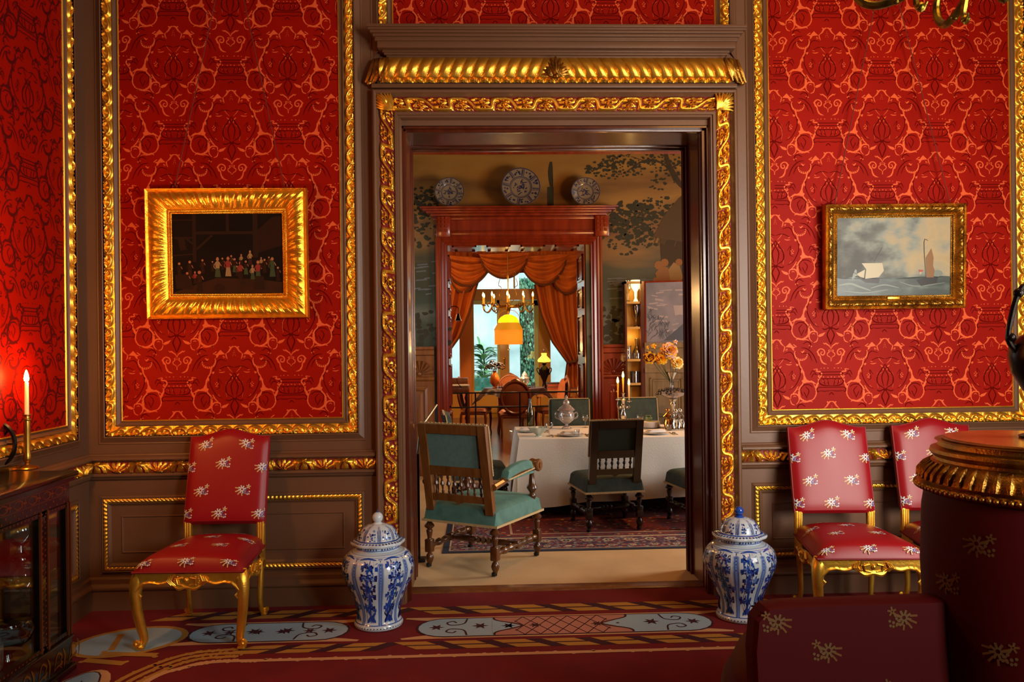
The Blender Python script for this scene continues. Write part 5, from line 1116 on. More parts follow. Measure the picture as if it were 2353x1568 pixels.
mb.add([(rx0+.56,ry0+.56,.0045),(rx1-.56,ry0+.56,.0045),(rx1-.56,ry1-.56,.0045),(rx0+.56,ry1-.56,.0045)],[(0,1,2,3)],2)
for i in range(26):
    x=rx0+.3+i*.17
    for y,s in ((ry0+.30,.05),(ry0+.13,.03)):
        for m,q_ in ((3,1.),(1 if i%2 else 0,.6),(3,.25)): blob(mb,disc(x,y,s*q_,6),lambda a,b:(a,b,.0055+.0004*(1-q_)),m)
tag(mb.build('persian_rug',[rt,rf1,rf2,rc],smooth=False),'worn red and navy patterned rug under the dining table','rug')
# ---- dining chairs ----
walnut=mat('turned_walnut','#5a3216',.28,0,var=(6,'#3c1e0c',.35,.7),stretch=(3,3,1),coat=.4); oak=mat('chair_oak','#7c4d22',.34,0,var=(5,'#5e3615',.35,.7),stretch=(5,5,1),coat=.25)
velv=mat('teal_velvet','#50786e',.75,0,bump=(60,.15),var=(12,'#3e625a',.35,.7),sheen=.5); velvp=mat('teal_velvet_pad','#5c7a74',.85,0,bump=(260,.25),var=(30,'#54726c',.4,.65),sheen=.4)
dwood=mat('dark_chair_wood','#200e07',.3,0,coat=.4); dvelv=mat('dark_green_velvet','#34423a',.8,0,bump=(60,.15),var=(12,'#242e28',.35,.7),sheen=.4); dpad=mat('dark_green_pad','#1c2416',.85)
braid=mat('nailed_braid','#b59a6c',.6,bump=(60,.3)); blackw=mat('black_castor','#111010',.4)
def turned(mb,p0,p1,prof,n=14,m=0):
    "prof: list of (t, r)"
    p0=np.array(p0,float);p1=np.array(p1,float); mb.tube([p0+(p1-p0)*t for t,_ in prof],[r for _,r in prof],n,m)
LEGP=[(0,.020),(.02,.022),(.06,.012),(.09,.013),(.10,.020),(.16,.030),(.20,.031),(.24,.024),(.26,.015),(.30,.019),(.36,.023),(.62,.016),(.66,.016),(.67,.0)]
def dchair(name,label,group,loc,rz,arms,W,Dp,sh,top,wm,vm,pm_,spn=8):
    "faces local +y; origin midway between the rear feet"
    t=thing(name,label,'chair',loc,rz,group); sz=sh-.15
    hw=W/2; hf_=hw+.02
    cor=[(-hw,0),(hw,0),(hf_,Dp),(-hf_,Dp)]
    for i,(x,y) in enumerate(cor):
        mb=MB(); Lh=sz
        turned(mb,(x,y,sz+.005),(x,y,.20),[(0,.022),(.05,.024),(.12,.014),(.18,.022),(.30,.036),(.38,.036),(.46,.022),(.50,.015),(.54,.022),(.60,.024),(.95,.015),(1,.017)],14)
        mb.box(x-.027,x+.027,y-.027,y+.027,.105,.20,0,.008); turned(mb,(x,y,.11),(x,y,.02),[(0,.018),(.12,.014),(.25,.022),(.5,.030),(.75,.024),(.9,.016),(1,.016)],14)
        lg=mb.build('leg',wm,t); 
        MB().lathe([(.012,.0),(.020,.004),(.020,.022),(.014,.028)],12,(x-.006,y-.004,0)).build('castor',blackw,lg)
    BZ=[(0,.016),(.05,.022),(.1,.014),(.14,.024),(.2,.028),(.26,.016),(.3,.022),(.36,.026),(.42,.016),(.5,.030),(.58,.016),(.64,.026),(.7,.022),(.74,.016),(.8,.028),(.86,.024),(.9,.014),(.95,.022),(1,.016)]
    for s in (-1,1):
        mb=MB(); turned(mb,(s*hw,.02,.15),(s*hf_,Dp-.02,.15),BZ); mb.box(s*(hw+.01)-.022,s*(hw+.01)+.022,Dp/2-.03,Dp/2+.03,.125,.178,0,.008); mb.build('stretcher',wm,t)
    mb=MB(); turned(mb,(-hw,Dp/2,.15),(hw,Dp/2,.15),[(0,.014),(.1,.024),(.35,.022),(.38,.014),(.42,.026),(.46,.014),(.5,.028),(.54,.014),(.58,.026),(.62,.014),(.65,.022),(.9,.024),(1,.014)]); mb.build('stretcher',wm,t)
    def Sf(u,v):
        w=hw+.035+.02*v; h=.125*max(0,1-abs(u)**14)**.35*max(0,1-abs(2*v-1)**16)**.35+.028*(1-u*u)*(1-(2*v-1)**2)
        return (w*u,-.035+(Dp+.07)*v,sz+h)
    mb=MB(); mb.grid(patch(Sf,33,33)[::-1]); mb.build('seat',vm,t)
    mb=MB(); pr=[(-hw-.036,-.036),(hw+.036,-.036),(hf_+.036,Dp+.036),(-hf_-.036,Dp+.036),(-hw-.036,-.036)]
    for a,b in zip(pr,pr[1:]):
        A_=np.array(a);B_=np.array(b); d=(B_-A_)/np.linalg.norm(B_-A_); nn=np.array([d[1],-d[0]])
        mb.box(min(a[0],b[0])-.004,max(a[0],b[0])+.004,min(a[1],b[1])-.004,max(a[1],b[1])+.004,sz-.002,sz+.014) if abs(d[0])>.99 else mb.prism([(*(A_-nn*.004),sz-.002),(*(B_-nn*.004),sz-.002),(*(B_-nn*.004),sz+.014),(*(A_-nn*.004),sz+.014)],(nn[0]*.008,nn[1]*.008,0))
    mb.build('seat_braid',braid,t)
    # back: leaning frame
    ln=.10; z0=sz+.11; H_=top-z0
    Bk=lambda x,z,y=0:(x,-.01-ln*(z-z0)/H_+y,z)
    fw2=.062
    for s in (-1,1):
        mb=MB(); P=[Bk(s*(hw+.004),z0-.03,-.022),Bk(s*(hw-fw2+.004),z0-.03,-.022),Bk(s*(hw-fw2+.004),top,-.022),Bk(s*(hw+.004),top,-.022)]; mb.prism(P,(0,.044,0)); mb.build('back_post',wm,t,smooth=False)
    hb=z0+H_*.50
    def rail(za,zb,nm='back_rail',dy=.0):
        mb=MB(); mb.prism([Bk(-hw+fw2,za,-.018),Bk(hw-fw2,za,-.018),Bk(hw-fw2,zb,-.018),Bk(-hw+fw2,zb,-.018)],(0,.036,0)); mb.build(nm,wm,t,smooth=False)
    rail(top-.065,top); rail(hb-.065,hb); 
    mb=MB(); zr=z0+.045
    mb.prism([Bk(-hw+fw2,zr,-.016),Bk(-.03,zr,-.016),Bk(0,zr-.02,-.016),Bk(.03,zr,-.016),Bk(hw-fw2,zr,-.016),Bk(hw-fw2,zr+.05,-.016),Bk(-hw+fw2,zr+.05,-.016)],(0,.032,0)); mb.build('back_rail',wm,t,smooth=False)
    for k in range(spn):
        x=-hw+fw2+(2*hw-2*fw2)*(k+.5)/spn
        mb=MB(); turned(mb,Bk(x,zr+.05),Bk(x,hb-.065),[(0,.007),(.12,.011),(.2,.006),(.4,.008),(.5,.017),(.62,.012),(.75,.006),(.86,.011),(1,.007)],10); mb.build('spindle',wm,t)
    mb=MB(); mb.prism([Bk(-hw+fw2-.005,hb-.005,-.006),Bk(hw-fw2+.005,hb-.005,-.006),Bk(hw-fw2+.005,top-.06,-.006),Bk(-hw+fw2-.005,top-.06,-.006)],(0,.012,0)); mb.build('back_panel',pm_,t,smooth=False)
    def Pf(u,v): 
        b=.05*max(0,1-abs(u)**12)**.4*max(0,1-abs(2*v-1)**12)**.4; z=hb-.05+(top-hb+.056)*v; q=Bk(u*(hw+.004),z); return (q[0],q[1]+.020+b,q[2])
    mb=MB(); mb.grid(patch(Pf,21,21)[::-1]); mb.build('back_cushion',vm,t)
    mb=MB(); mb.tube([Bk(-hw-.004,top+.004,.012),Bk(hw+.004,top+.004,.012)],.009,6)
    for s in (-1,1): mb.tube([Bk(s*(hw+.008),hb-.05,.022),Bk(s*(hw+.008),top,.022)],.006,6)
    for k in range(18): mb.sphere(Bk(-hw+.01+k*(2*hw-.02)/17,top+.011,.004),.0042,0,5)
    for s in (-1,1):
        for k in range(14): mb.sphere(Bk(s*(hw+.012),hb-.03+k*(top-hb)/14,.022),.0042,0,5)
    mb.build('nailed_edge',braid,t)
    if arms:
        for s in (-1,1):
            mb=MB(); az=sz+.345; x=s*(hw+.012)
            mb.tube([(x,-.03,az-.07),(x,.10,az-.052),(x,.14,az-.045)],[.024,.022,.022],8); mb.tube([(x,.10,az-.04),(x,Dp-.10,az-.012),(x,Dp-.02,az-.005)],[.018,.018,.02],8)
            mb.lathe([(.0001,-.042),(.042,-.040),(.048,-.028),(.040,0),(.048,.028),(.042,.040),(.0001,.042)],20,(x,Dp-.0,az+.0),axis='x'); mb.lathe([(.0001,-.046),(.022,-.047),(.016,.0),(.0001,.0)],14,(x,Dp,az),axis='x'); mb.lathe([(.0001,.0),(.016,.0),(.022,.047),(.0001,.046)],14,(x,Dp,az),axis='x')
            ar=mb.build('arm',wm,t)
            def Af(u,v): 
                b=.062*max(0,1-abs(u)**6)**.5*max(0,1-abs(2*v-1)**8)**.4; return (x+u*.034,.115+v*(Dp-.20),az-.035+.028*v+b+.014*math.sin(PI*v))
            m2=MB(); m2.grid(patch(Af,13,17)[::-1]); m2.box(x-.033,x+.033,.118,Dp-.088,az-.045,az-.03,0); m2.build('arm_pad',vm,ar)
            m2=MB(); 
            for q_ in (-1,1):
                m2.tube([(x+q_*.036,.115,az-.038),(x+q_*.036,Dp-.085,az-.012)],.006,6)
                for k in range(8): m2.sphere((x+q_*.040,.13+k*(Dp-.23)/7,az-.037+.026*k/7),.0045,0,5)
            m2.build('arm_braid',braid,ar)
            mb=MB(); turned(mb,(x,Dp-.06,az-.03),(x,Dp-.06,sz+.10),[(0,.022),(.05,.018),(.1,.016),(.45,.024),(.5,.030),(.54,.036),(.62,.040),(.72,.026),(.78,.018),(.84,.026),(.9,.03),(1,.024)]); mb.build('arm_support',wm,t)
    return t
Or=np.array([(-.388+.075)/2,(.787+.513)/2]); 
arm=dchair('armchair','carved oak armchair in teal velvet, nearest chair inside the doorway',None,(Or[0],Or[1],.002),math.radians(-30.6),True,.54,.60,.485,1.035,oak,velv,velvp,8)
for ch in arm.children:
    if ch.name.startswith(('leg','stretcher','arm_support','spindle')): ch.data.materials[0]=walnut
zr=.0068
d1=dchair('dining_chair','dark dining chair with spindle back pulled up at the near side of the white table','dark dining chairs at the table',(1.10,1.74,zr),math.radians(8),False,.44,.45,.47,.935,dwood,dvelv,dpad,6)
TG='dark dining chairs at the table'
dup(d1,(1.97,1.74,zr),math.radians(9),'dark dining chair at right, cut by the door jamb')
dup(d1,(.985,4.08,zr),math.radians(176),'dining chair across the table, behind the covered crystal urn')
dup(d1,(1.78,4.08,zr),math.radians(183),'dining chair across the table, behind the silver candelabra')
dup(d1,(-.265,2.62,zr),math.radians(-86),'dining chair at the left end of the table, side on behind the armchair')
# ---- table ----
TX0,TX1,TY0,TY1,TZ=.335,3.4,2.31,3.42,.717
t=thing('dining_table','long dining table under a floor-length white cloth','table',((TX0+TX1)/2,(TY0+TY1)/2,zr)); cx_,cy_=t.location[0],t.location[1]
MB().box(TX0-cx_+.02,TX1-cx_-.02,TY0-cy_+.02,TY1-cy_-.02,TZ-.04-zr,TZ-.008-zr).build('tabletop',dwood,t)
for sx in (-1,1):
    for sy in (-1,1): mb=MB(); turned(mb,(sx*1.35,sy*.42,TZ-.04-zr),(sx*1.35,sy*.42,0),[(0,.05),(.2,.05),(.25,.035),(.4,.06),(.6,.045),(.8,.03),(.85,.045),(1,.04)]); mb.build('leg',dwood,t)
linen=mat('table_linen','#d8d4cc',.85,0,bump=(90,.12),sheen=.15)
mb=MB(); mb.box(TX0,TX1,TY0,TY1,TZ-.006,TZ,0)
def drape(P0,P1,out,z1,seed,nf):
    rgd=np.random.RandomState(seed); n=120; L=np.linalg.norm(np.array(P1)-np.array(P0)); ph=rgd.uniform(0,6,5); G=[]
    for i in range(n+1):
        t_=i/n; col=[]
        for j in range(13):
            q_=j/12; z=TZ-.002-q_*(TZ-z1(t_)); amp=.030*q_**1.3; w_=sum(math.sin(nf*(k+1)*t_*L*.8+ph[k]*1.0)/(k+1.2) for k in range(4)); e=.012+.05*q_+amp*w_
            e=max(e,.008); e*=1-math.exp(-q_*9)*.9
            edge=.10*q_*(math.exp(-(t_*L/.12)**2)-math.exp(-((1-t_)*L/.12)**2))
            p=np.array(P0)+(np.array(P1)-np.array(P0))*t_+np.array(out)*e; d=(np.array(P1)-np.array(P0))/L; p=p-d*(edge+.004)*1.0
            col.append((p[0],p[1],z))
        G.append(col)
    mb.grid(np.array(G))
drape((TX0,TY0),(TX1,TY0),(0,-1),lambda t:.09+.045*min(1,t*5)+.05*max(0,min(1,(t-.15)*3)),2,5); drape((TX0,TY1),(TX0,TY0),(-1,0),lambda t:.12-.03*t,5,4); drape((TX1,TY1),(TX0,TY1),(0,1),lambda t:.12,6,5); drape((TX1,TY0),(TX1,TY1),(1,0),lambda t:.12,7,5)
cl=mb.build('tablecloth',linen); tag(cl,'white linen cloth hanging almost to the rug from the dining table','tablecloth')
# ---- things on the table ----
TT=lambda u,v:(lambda p:(p[0],p[1],TZ+.0005))(fl(u,v,TZ))
silver=mat('silver','#d8d4cc',.16,1.); green_gl=glassy('green_bottle',(.30,.38,.10),.8,.03,.12); wine_w=glassy('pale_green_glass',(.75,.95,.6),.9,.02,.12); vio=crystal_mat('tinted_crystal',(.92,.84,.86),.16)
china=mat('white_china','#dcd8d4',.18,0,coat=.5); napk=mat('napkin_linen','#d6d2cf',.85)
glassobj('wine_bottle','green wine bottle standing at the left back of the white table','bottle',TT(1219,979),[(.036,0),(.038,.01),(.038,.15),(.034,.17),(.016,.215),(.013,.27),(.016,.272),(.015,.285),(.0001,.286)],None,24,green_gl)
def covered_urn():
    t=thing('crystal_punch_urn','tall covered cut-crystal urn with side handles on the table','urn',TT(1302,986))
    MB().lathe([(.05,0),(.052,.01),(.035,.02),(.015,.035),(.015,.05),(.04,.065),(.068,.09),(.078,.13),(.07,.165),(.062,.175),(.085,.19),(.078,.195)],32,(0,0,0),0,cut).build('bowl',vio,t)
    MB().lathe([(.08,.196),(.07,.21),(.04,.235),(.028,.25),(.034,.262),(.030,.28),(.012,.295),(.010,.305),(.018,.318),(.012,.33),(.0001,.345)],32,(0,0,0),0,cut).build('lid',vio,t)
    for s in (-1,1): MB().tube(spline([(s*.075,0,.15),(s*.105,0,.165),(s*.11,0,.12),(s*.075,0,.10)],5),.007,8).build('handle',vio,t)
covered_urn()
WG=[(.030,0),(.029,.003),(.005,.008),(.004,.055),(.006,.062),(.030,.08),(.038,.105),(.036,.13)]
for u,v,lb,m_ in ((1262,1003,'wine glass left of the crystal urn on the table',clear),(1345,983,'wine glass between the crystal urn and the near dining chair',clear),(1471,983,'clear stem glass right of the near dining chair',clear),(1491,985,'pale green stem glass beside the grape stand',wine_w)):
    glassobj('wine_glass',lb,'glass',TT(u,v),WG,'wine glasses on the table',20,m_)
for u,v,lb in ((1326,1003,'small cut salt glass near the folded napkin'),(1538,990,'small tumbler at the foot of the grape stand')):
    glassobj('tumbler',lb,'glass',TT(u,v),[(.022,0),(.022,.02),(.026,.06)],None,18,clear)
o=MB().lathe([(.035,0),(.034,.006),(.018,.012),(.03,.02),(.075,.055),(.095,.085),(.088,.084),(.06,.045),(.0001,.03)],48,(0,0,0),0,lambda a,r,z:r*(1+.10*math.sin(6*a)*min(1,z*14))).build('scalloped_bowl',mat('opal_glass','#cfdccf',.15,0,coat=.6,trans=.25)); o.location=TT(1237,1003); tag(o,'scalloped pale glass bowl at the front left of the table','bowl')
for k,(u,v,lb) in enumerate(((1311,1002,'folded white napkin on a plate in front of the crystal urn'),(1507,998,'folded white napkin on a plate right of the near chair'),(1215,993,'folded napkin beside the scalloped bowl'))):
    p=TT(u,v); tp=thing('plate','white china dinner plate: '+('under the napkin before the crystal urn' if k==0 else 'under the napkin right of the near chair' if k==1 else 'at the left corner beside the scalloped bowl'),'plate',p,group='dinner plates')
    MB().lathe([(.07,0),(.075,.004),(.125,.014),(.127,.017),(.08,.008),(.0001,.007)],36).build('dish',china,tp)
    o=MB().box(-.085,.085,-.05,.05,0,.016,0,.007).box(-.07,.08,-.045,.045,.014,.026,0,.006).build('napkin',napk); o.location=(p[0],p[1],p[2]+.018); o.rotation_euler=(0,0,.2); tag(o,lb,'napkin','folded napkins')
    for j,(dx,nm) in enumerate(((-.17,'fork'),(.155,'knife'),(.185,'spoon'))):
        mb=MB(); 
        if nm=='knife': mb.box(-.007,.007,-.10,.0,0,.006,0,.002); mb.box(-.009,.008,.0,.12,0,.003)
        elif nm=='fork':
            mb.box(-.005,.005,-.10,.04,0,.005,0,.002); mb.box(-.012,.012,.035,.055,0,.004,0,.001)
            for q_ in (-.009,-.003,.003,.009): mb.box(q_-.0015,q_+.0015,.05,.10,.0,.003)
        else: mb.box(-.005,.005,-.10,.05,0,.005,0,.002); mb.sphere((0,.07,.003),.02,0,8,.25)
        o=mb.build(nm,silver); o.location=(p[0]+dx,p[1],p[2]); tag(o,'silver %s %s'%(nm,('laid at the place before the crystal urn','laid at the place right of the near chair','laid at the left corner by the scalloped bowl')[k]),nm,'silver cutlery')
p=TT(1494,985); tp=thing('covered_box','round painted tureen box on a tray right of the near chair','box',p); MB().lathe([(.13,0),(.14,.004),(.14,.010),(.0001,.010)],32).build('tray',silver,tp); MB().lathe([(.095,.011),(.10,.015),(.10,.07),(.096,.072),(.0001,.075)],32).build('body',china,tp)
# candelabra
cp=TT(1433,982); t=thing('candelabrum','silver three-branch candelabrum on the table behind the near chair','candelabrum',cp)
MB().lathe([(.065,0),(.067,.01),(.045,.02),(.02,.04),(.015,.07),(.030,.10),(.034,.13),(.018,.17),(.012,.20),(.022,.225),(.014,.24),(.02,.27),(.03,.285),(.012,.30),(.012,.33),(.02,.345),(.026,.35),(.0001,.35)],24).build('stem',silver,t)
for k,(dx,dy,zt_) in enumerate(((-.055,0,.30),(0,0,.355),(.06,.0,.28))):
    if dx:
        mb=MB(); mb.tube(spline([(0,0,.22),(dx*.5,dy,.19),(dx*1.05,dy,.21),(dx,dy,.26),(dx,dy,zt_-.02)],5),.007,8); mb.lathe([(.008,zt_-.03),(.03,zt_-.02),(.032,zt_-.012),(.012,zt_-.01),(.014,zt_),(.0001,zt_)],16,(dx,dy,0)); mb.sphere((dx*.6,dy,.205),.014,0,6); mb.build('branch',silver,t)
    tc=thing('candle',('left','tallest middle','right')[k]+' lit candle in the silver candelabrum','candle',(cp[0]+dx,cp[1]+dy,cp[2]+zt_),group='candles in the silver candelabrum')
    MB().lathe([(.005,0),(.010,.15),(.0001,.15)],12).build('wax',mat('warm_wax','#e0a030',.5,emit=('#ff9a20',.5)) if k<2 and 'warm_wax' not in MATS else (MATS['warm_wax'] if k<2 else MATS['candle_wax']),tc)
    MB().lathe([(.0001,.148),(.010,.160),(.012,.172),(.008,.195),(.003,.212),(.0001,.216)],12).build('flame',flame,tc)
light('candelabrum_glow','POINT',(cp[0],cp[1]-.02,cp[2]+.62),14,WARM2,.03)
# epergne with figures, grapes and flower vase
ep=TT(1547,987); t=thing('centrepiece_stand','silver centrepiece with cherub figures carrying a glass dish','centrepiece',ep)
mb=MB(); mb.lathe([(.12,0),(.125,.012),(.10,.02),(.07,.03),(.03,.05),(.02,.12),(.018,.22),(.03,.25),(.02,.27),(.045,.30)],28); mb.build('pedestal',silver,t)
for s,m_ in ((-1,mat('gilt_silver','#c98a3c',.2,1.)),(1,silver),(.1,silver)):
    mb=MB(); x=s*.062; y=-.02 if abs(s)==1 else -.07
    mb.tube([(x,y,.02),(x+.01,y,.07),(x,y,.10),(x-.01*s,y,.14),(x,y,.165)],[.014,.020,.028,.024,.012],8); mb.sphere((x+.004,y-.006,.19),.022,0,8)
    for q_ in (-1,1):
        mb.tube([(x+q_*.018,y,.10),(x+q_*.03,y-.02,.06),(x+q_*.022,y-.03,.02)],[.018,.014,.009],8); mb.tube([(x+q_*.02,y,.155),(x+q_*.038,y-.02,.13),(x+q_*.02*(1-s*q_),y-.02,.17)],[.010,.008,.006],6)
    mb.build('cherub',m_,t)
MB().lathe([(.03,.30),(.05,.315),(.12,.34),(.15,.365),(.147,.368),(.10,.347),(.0001,.33)],36).build('glass_dish',vio,t)
grape=mat('black_grape','#160f1e',.22,0,coat=.5); rgg=np.random.RandomState(9)
gs=[]
proto=None
for i in range(64):
    a=rgg.uniform(0,2*PI); r=.145*math.sqrt(rgg.uniform(.05,1.25)); z=.372+.022*(1-(r/.16)**2)+rgg.uniform(0,.012)-(.035*max(0,r-.135)/.03)
    if proto is None: o=MB().sphere((0,0,0),.0125,0,7).build('grape',grape); proto=o
    else: o=proto.copy(); COL.objects.link(o)
    o.location=(ep[0]+r*math.cos(a),ep[1]+r*math.sin(a),ep[2]+z); tag(o,'black grape in the heap on the centrepiece dish','grape','black grapes on the centrepiece dish')
tv=thing('flower_vase','flared clear glass vase rising from the grapes on the centrepiece','vase',(ep[0]-.01,ep[1],ep[2]+.385)); MB().lathe([(.018,0),(.017,.05),(.024,.12),(.045,.17),(.062,.185),(.058,.185),(.02,.11),(.012,.01)],32,(0,0,0),0,lambda a,r,z:r*(1+(.06*math.sin(8*a) if z>.16 else 0))).build('glass',clear,tv)
pet=[mat('petal_yellow','#f0b41c',.6,sheen=.3),mat('petal_blush','#e6b8a8',.6,sheen=.3),mat('petal_cream','#f2e2a0',.6),mat('stem_green','#3a4a22',.6),mat('petal_plum','#5a2034',.6)]
def flower(c,r,mi,label,d=(0,-1,.2),np_=46,mi2=None,stem=True):
    tf=thing('dahlia' if np_>12 else 'flower_bud',label,'flower',c); d=np.array(d,float); d/=np.linalg.norm(d); u=np.cross(d,(0,0,1)); u/=np.linalg.norm(u)+1e-9; v=np.cross(u,d)
    mb=MB(); g=PI*(3-5**.5)
    for i in range(np_):
        q=(i+.5)/np_; th=math.acos(1-1.25*q); a=i*g; D=d*math.cos(th)+(u*math.cos(a)+v*math.sin(a))*math.sin(th); l=r*(.55+.45*q)
        w=np.cross(D,d); w=w/(np.linalg.norm(w)+1e-6)*r*.26; tip=D*l
        mb.add([D*l*.15,D*l*.6-w-d*r*.02,tip-w*.6,tip*1.06,tip+w*.6,D*l*.6+w-d*r*.02],[(0,1,2,3),(0,3,4,5)],0 if (mi2 is None or i%3) else 1)
    mb.build('petals',[pet[mi],pet[mi2 if mi2 is not None else mi]],tf)
    if stem: 
        base=np.array([ep[0]-.01-c[0],ep[1]-c[1],ep[2]+.46-c[2]]); m2=MB(); m2.tube(spline([(0,.01,0),base*.5+np.array([0,.0,-.02]),base],4),.0035,6); m2.build('stem',pet[3],tf)
Ye=ep[1]
for u,v,r,mi,mi2,lb,n in ((1493,822,.072,0,4,'yellow dahlia with dark heart, leftmost in the bouquet',34),(1520,824,.068,0,None,'yellow dahlia left of centre in the bouquet',34),(1538,806,.092,1,0,'largest blush and yellow dahlia at the top of the bouquet',44),(1556,834,.070,2,0,'cream yellow dahlia, rightmost in the bouquet',34),(1502,796,.032,0,None,'small yellow bud at upper left of the bouquet',10),(1488,799,.022,0,None,'tiniest yellow bud at the far upper left of the bouquet',8),(1552,786,.028,1,None,'pink bud standing highest above the bouquet',10)):
    flower(at(u,v,Ye-.03),r,mi,lb,(.1*(u-1530)/30,-1,.25),n,mi2)
# museum barrier by the left wall of the dining room
t=thing('barrier_stand','thin black barrier with sloping rail behind the armchair at left','barrier',(at(960,1190,.9)[0],.95,0))
a=at(957,1075,.95);b=at(957,1195,.95); L=np.array(t.location)
mb=MB(); mb.box(-.012,.012,-.012,.012,0,a[2]+.1); mb.box(-.05,.05,-.05,.06,0,.02,0,.004); mb.build('post',blackw,t)
c=at(966,985,1.4); d_=at(1003,932,2.4); mb=MB(); mb.tube([c-L,d_-L],.012,8); mb.build('rail',mat('steel','#8b8f94',.3,1),t)
mb=MB(); mb.box(d_[0]-L[0]-.014,d_[0]-L[0]+.014,d_[1]-L[1]-.014,d_[1]-L[1]+.014,0,d_[2]); mb.tube([(0,0,a[2]+.09),c-L],.010,6); mb.box(d_[0]-L[0]-.05,d_[0]-L[0]+.05,d_[1]-L[1]-.05,d_[1]-L[1]+.05,0,.02); mb.build('far_post',blackw,t)
# chandelier of the dining room hangs out of sight over the right half of the table
light('dining_lamp','POINT',(2.35,2.3,2.7),90,WARM,.25)
light('dining_warm_fill_left','POINT',(-1.2,1.6,2.5),30,WARM,.2)  # unseen warm fill added to lift the left wainscot

mb=MB()
for a_,b_ in ((.74,.80),(1.90,1.96),(1.32,1.38)): mb.box(4.44,4.5,a_,b_,.75,2.75)
for z in (.75,1.75,2.69): mb.box(4.44,4.5,.74,1.96,z,z+.06)
struct(mb.build('window_5',paint_w,smooth=False))  # window bars added on the solid right wall to frame the fill
# ================= ROOM THREE: the sitting room and the garden =================
Y3=12.3; Y0_=Y2b+.35
parq=mat('polished_red_floor','#5e2a1e',.22,0,var=(9,'#3c1612',.35,.65),coat=.3)
struct(MB().box(-3.2,4.2,Y2b,Y3,-.08,-.001).build('floor_sitting_room',parq,smooth=False))
wallp=mat('sitting_room_wall','#7a5230',.7)
ochre=mat('ochre_woodwork','#a8782c',.4,0,coat=.2); lamplit_w=mat('lamplit_woodwork','#b8681c',.4); pale=mat('pale_green_frame','#a8b890',.5); sky_w=mat('white_reveal','#c9cfc6',.6)
B=lambda u,v,Y=Y3:at(u,v,Y)
xa,xb=B(1034,800)[0],B(1312,800)[0]; zt3=B(1170,596)[2]
mb=MB(); mb.box(-3.3,xa,Y3,Y3+.3,-.02,4.3); mb.box(xb,4.3,Y3,Y3+.3,-.02,4.3); mb.box(xa,xb,Y3,Y3+.3,zt3,4.3); w3=struct(mb.build('wall_sitting_rear',wallp,smooth=False))
struct(MB().box(-3.3,-3.2,Y2b,Y3,-.02,4.3).build('wall_sitting_left',wallp,smooth=False)); struct(MB().box(4.2,4.3,Y2b,Y3,-.02,4.3).build('wall_sitting_right',wallp,smooth=False))
struct(MB().box(-3.3,4.3,Y2b,Y3+.3,4.3,4.4).build('ceiling_sitting_room',plaster,smooth=False))
mb=MB(); mb.box(-3.3,dxl,Y2b,Y2b+.35,-.02,4.3); mb.box(dxr,4.3,Y2b,Y2b+.35,-.02,4.3); mb.box(dxl,dxr,Y2b,Y2b+.35,dzt,4.3); struct(mb.build('wall_sitting_front',redwood,smooth=False))
# tall garden doors
def vbar(mb,u0,u1,v0,v1,d0=.0,d1=.10,m=0):
    a=B(u0,v1);b=B(u1,v0); mb.box(a[0],b[0],Y3+d0,Y3+d1,a[2] if a[2]>.02 else 0,b[2])
mb=MB()
vbar(mb,1058,1081,596,960,-.04,.16)
win=struct(mb.build('window_3',lamplit_w,smooth=False))  # left post: warm lamp glow put into the wood colour
mb=MB(); vbar(mb,1240,1262,596,960,-.04,.16); vbar(mb,1150,1167,690,900,-.0,.12); vbar(mb,1034,1312,663,691,-.05,.16); vbar(mb,1081,1088,690,960,-.0,.12); vbar(mb,1034,1312,897,962,-.02,.14); vbar(mb,1034,1312,594,603,-.04,.16); vbar(mb,1180,1183,603,663,.02,.08)
for u0,u1 in ((1084,1148),(1170,1236)): vbar(mb,u0,u1,905,950,-.04,-.02)
mb.build('door_frame',ochre,win,smooth=False)
mb=MB(); vbar(mb,1088,1151,690,700,.02,.07); vbar(mb,1167,1240,690,703,.02,.07); vbar(mb,1144,1151,690,900,.02,.07); vbar(mb,1229,1240,690,900,.02,.07); vbar(mb,1167,1169,690,900,.02,.07)
mb.build('casement',pale,win,smooth=False)
gp=glassy('garden_glass',(.93,.97,.96),.5,.01,.04)
for u0,u1,v0,v1 in ((1088,1144,700,897),(1169,1229,703,897),(1036,1058,691,897),(1262,1310,691,897),(1036,1310,603,663)):
    m2=MB(); vbar(m2,u0,u1,v0,v1,.04,.045); m2.build('pane',gp,win,smooth=False)
mb=MB(); 
for v in (825,845): c=B(1159,v); mb.lathe([(.0001,0),(.022,.01),(.026,.02),(.0001,.03)],12,(c[0],Y3-.03,c[2]),axis='y',sy=1)
c=B(1159,832); mb.tube([(c[0],Y3-.03,c[2]+.06),(c[0]+.01,Y3-.06,c[2]),(c[0],Y3-.03,c[2]-.08)],.012,6); mb.build('door_handle',brass,win)
# ---- garden beyond ----
lawn=mat('garden_paving','#5a4a34',.9,var=(4,'#3a4028',.4,.6)); render=ramp_mat('garden_wall_render','noise',1.3,[(.3,'#8fa094'),(.5,'#b4beb2'),(.7,'#c8ccc0')],.9,bump=.1); housew=mat('house_wall_pale','#b7bfc6',.9)
struct(MB().box(-9,11,Y3+.3,22,-.1,-.02).build('ground_garden',lawn,smooth=False))
gw=struct(MB().box(-7,1.05,17.0,17.3,0,6.5).box(1.05,9,18.2,18.5,0,5.6).build('wall_garden',render,smooth=False))
mb=MB(); 
for k in range(14): mb.box(.2+k*.30,.42+k*.30,20,20.1,2.5,8.5); 
mb.box(-8,10,20.1,20.2,0,9); tag(mb.build('neighbour_house',housew,smooth=False),'pale bluish house wall seen through the fanlight above the garden doors','house')
leafm=[mat('ivy_leaf','#3c6a44',.55),mat('ivy_leaf_light','#6c9a70',.55),mat('ivy_leaf_dark','#1c3c2a',.6)]
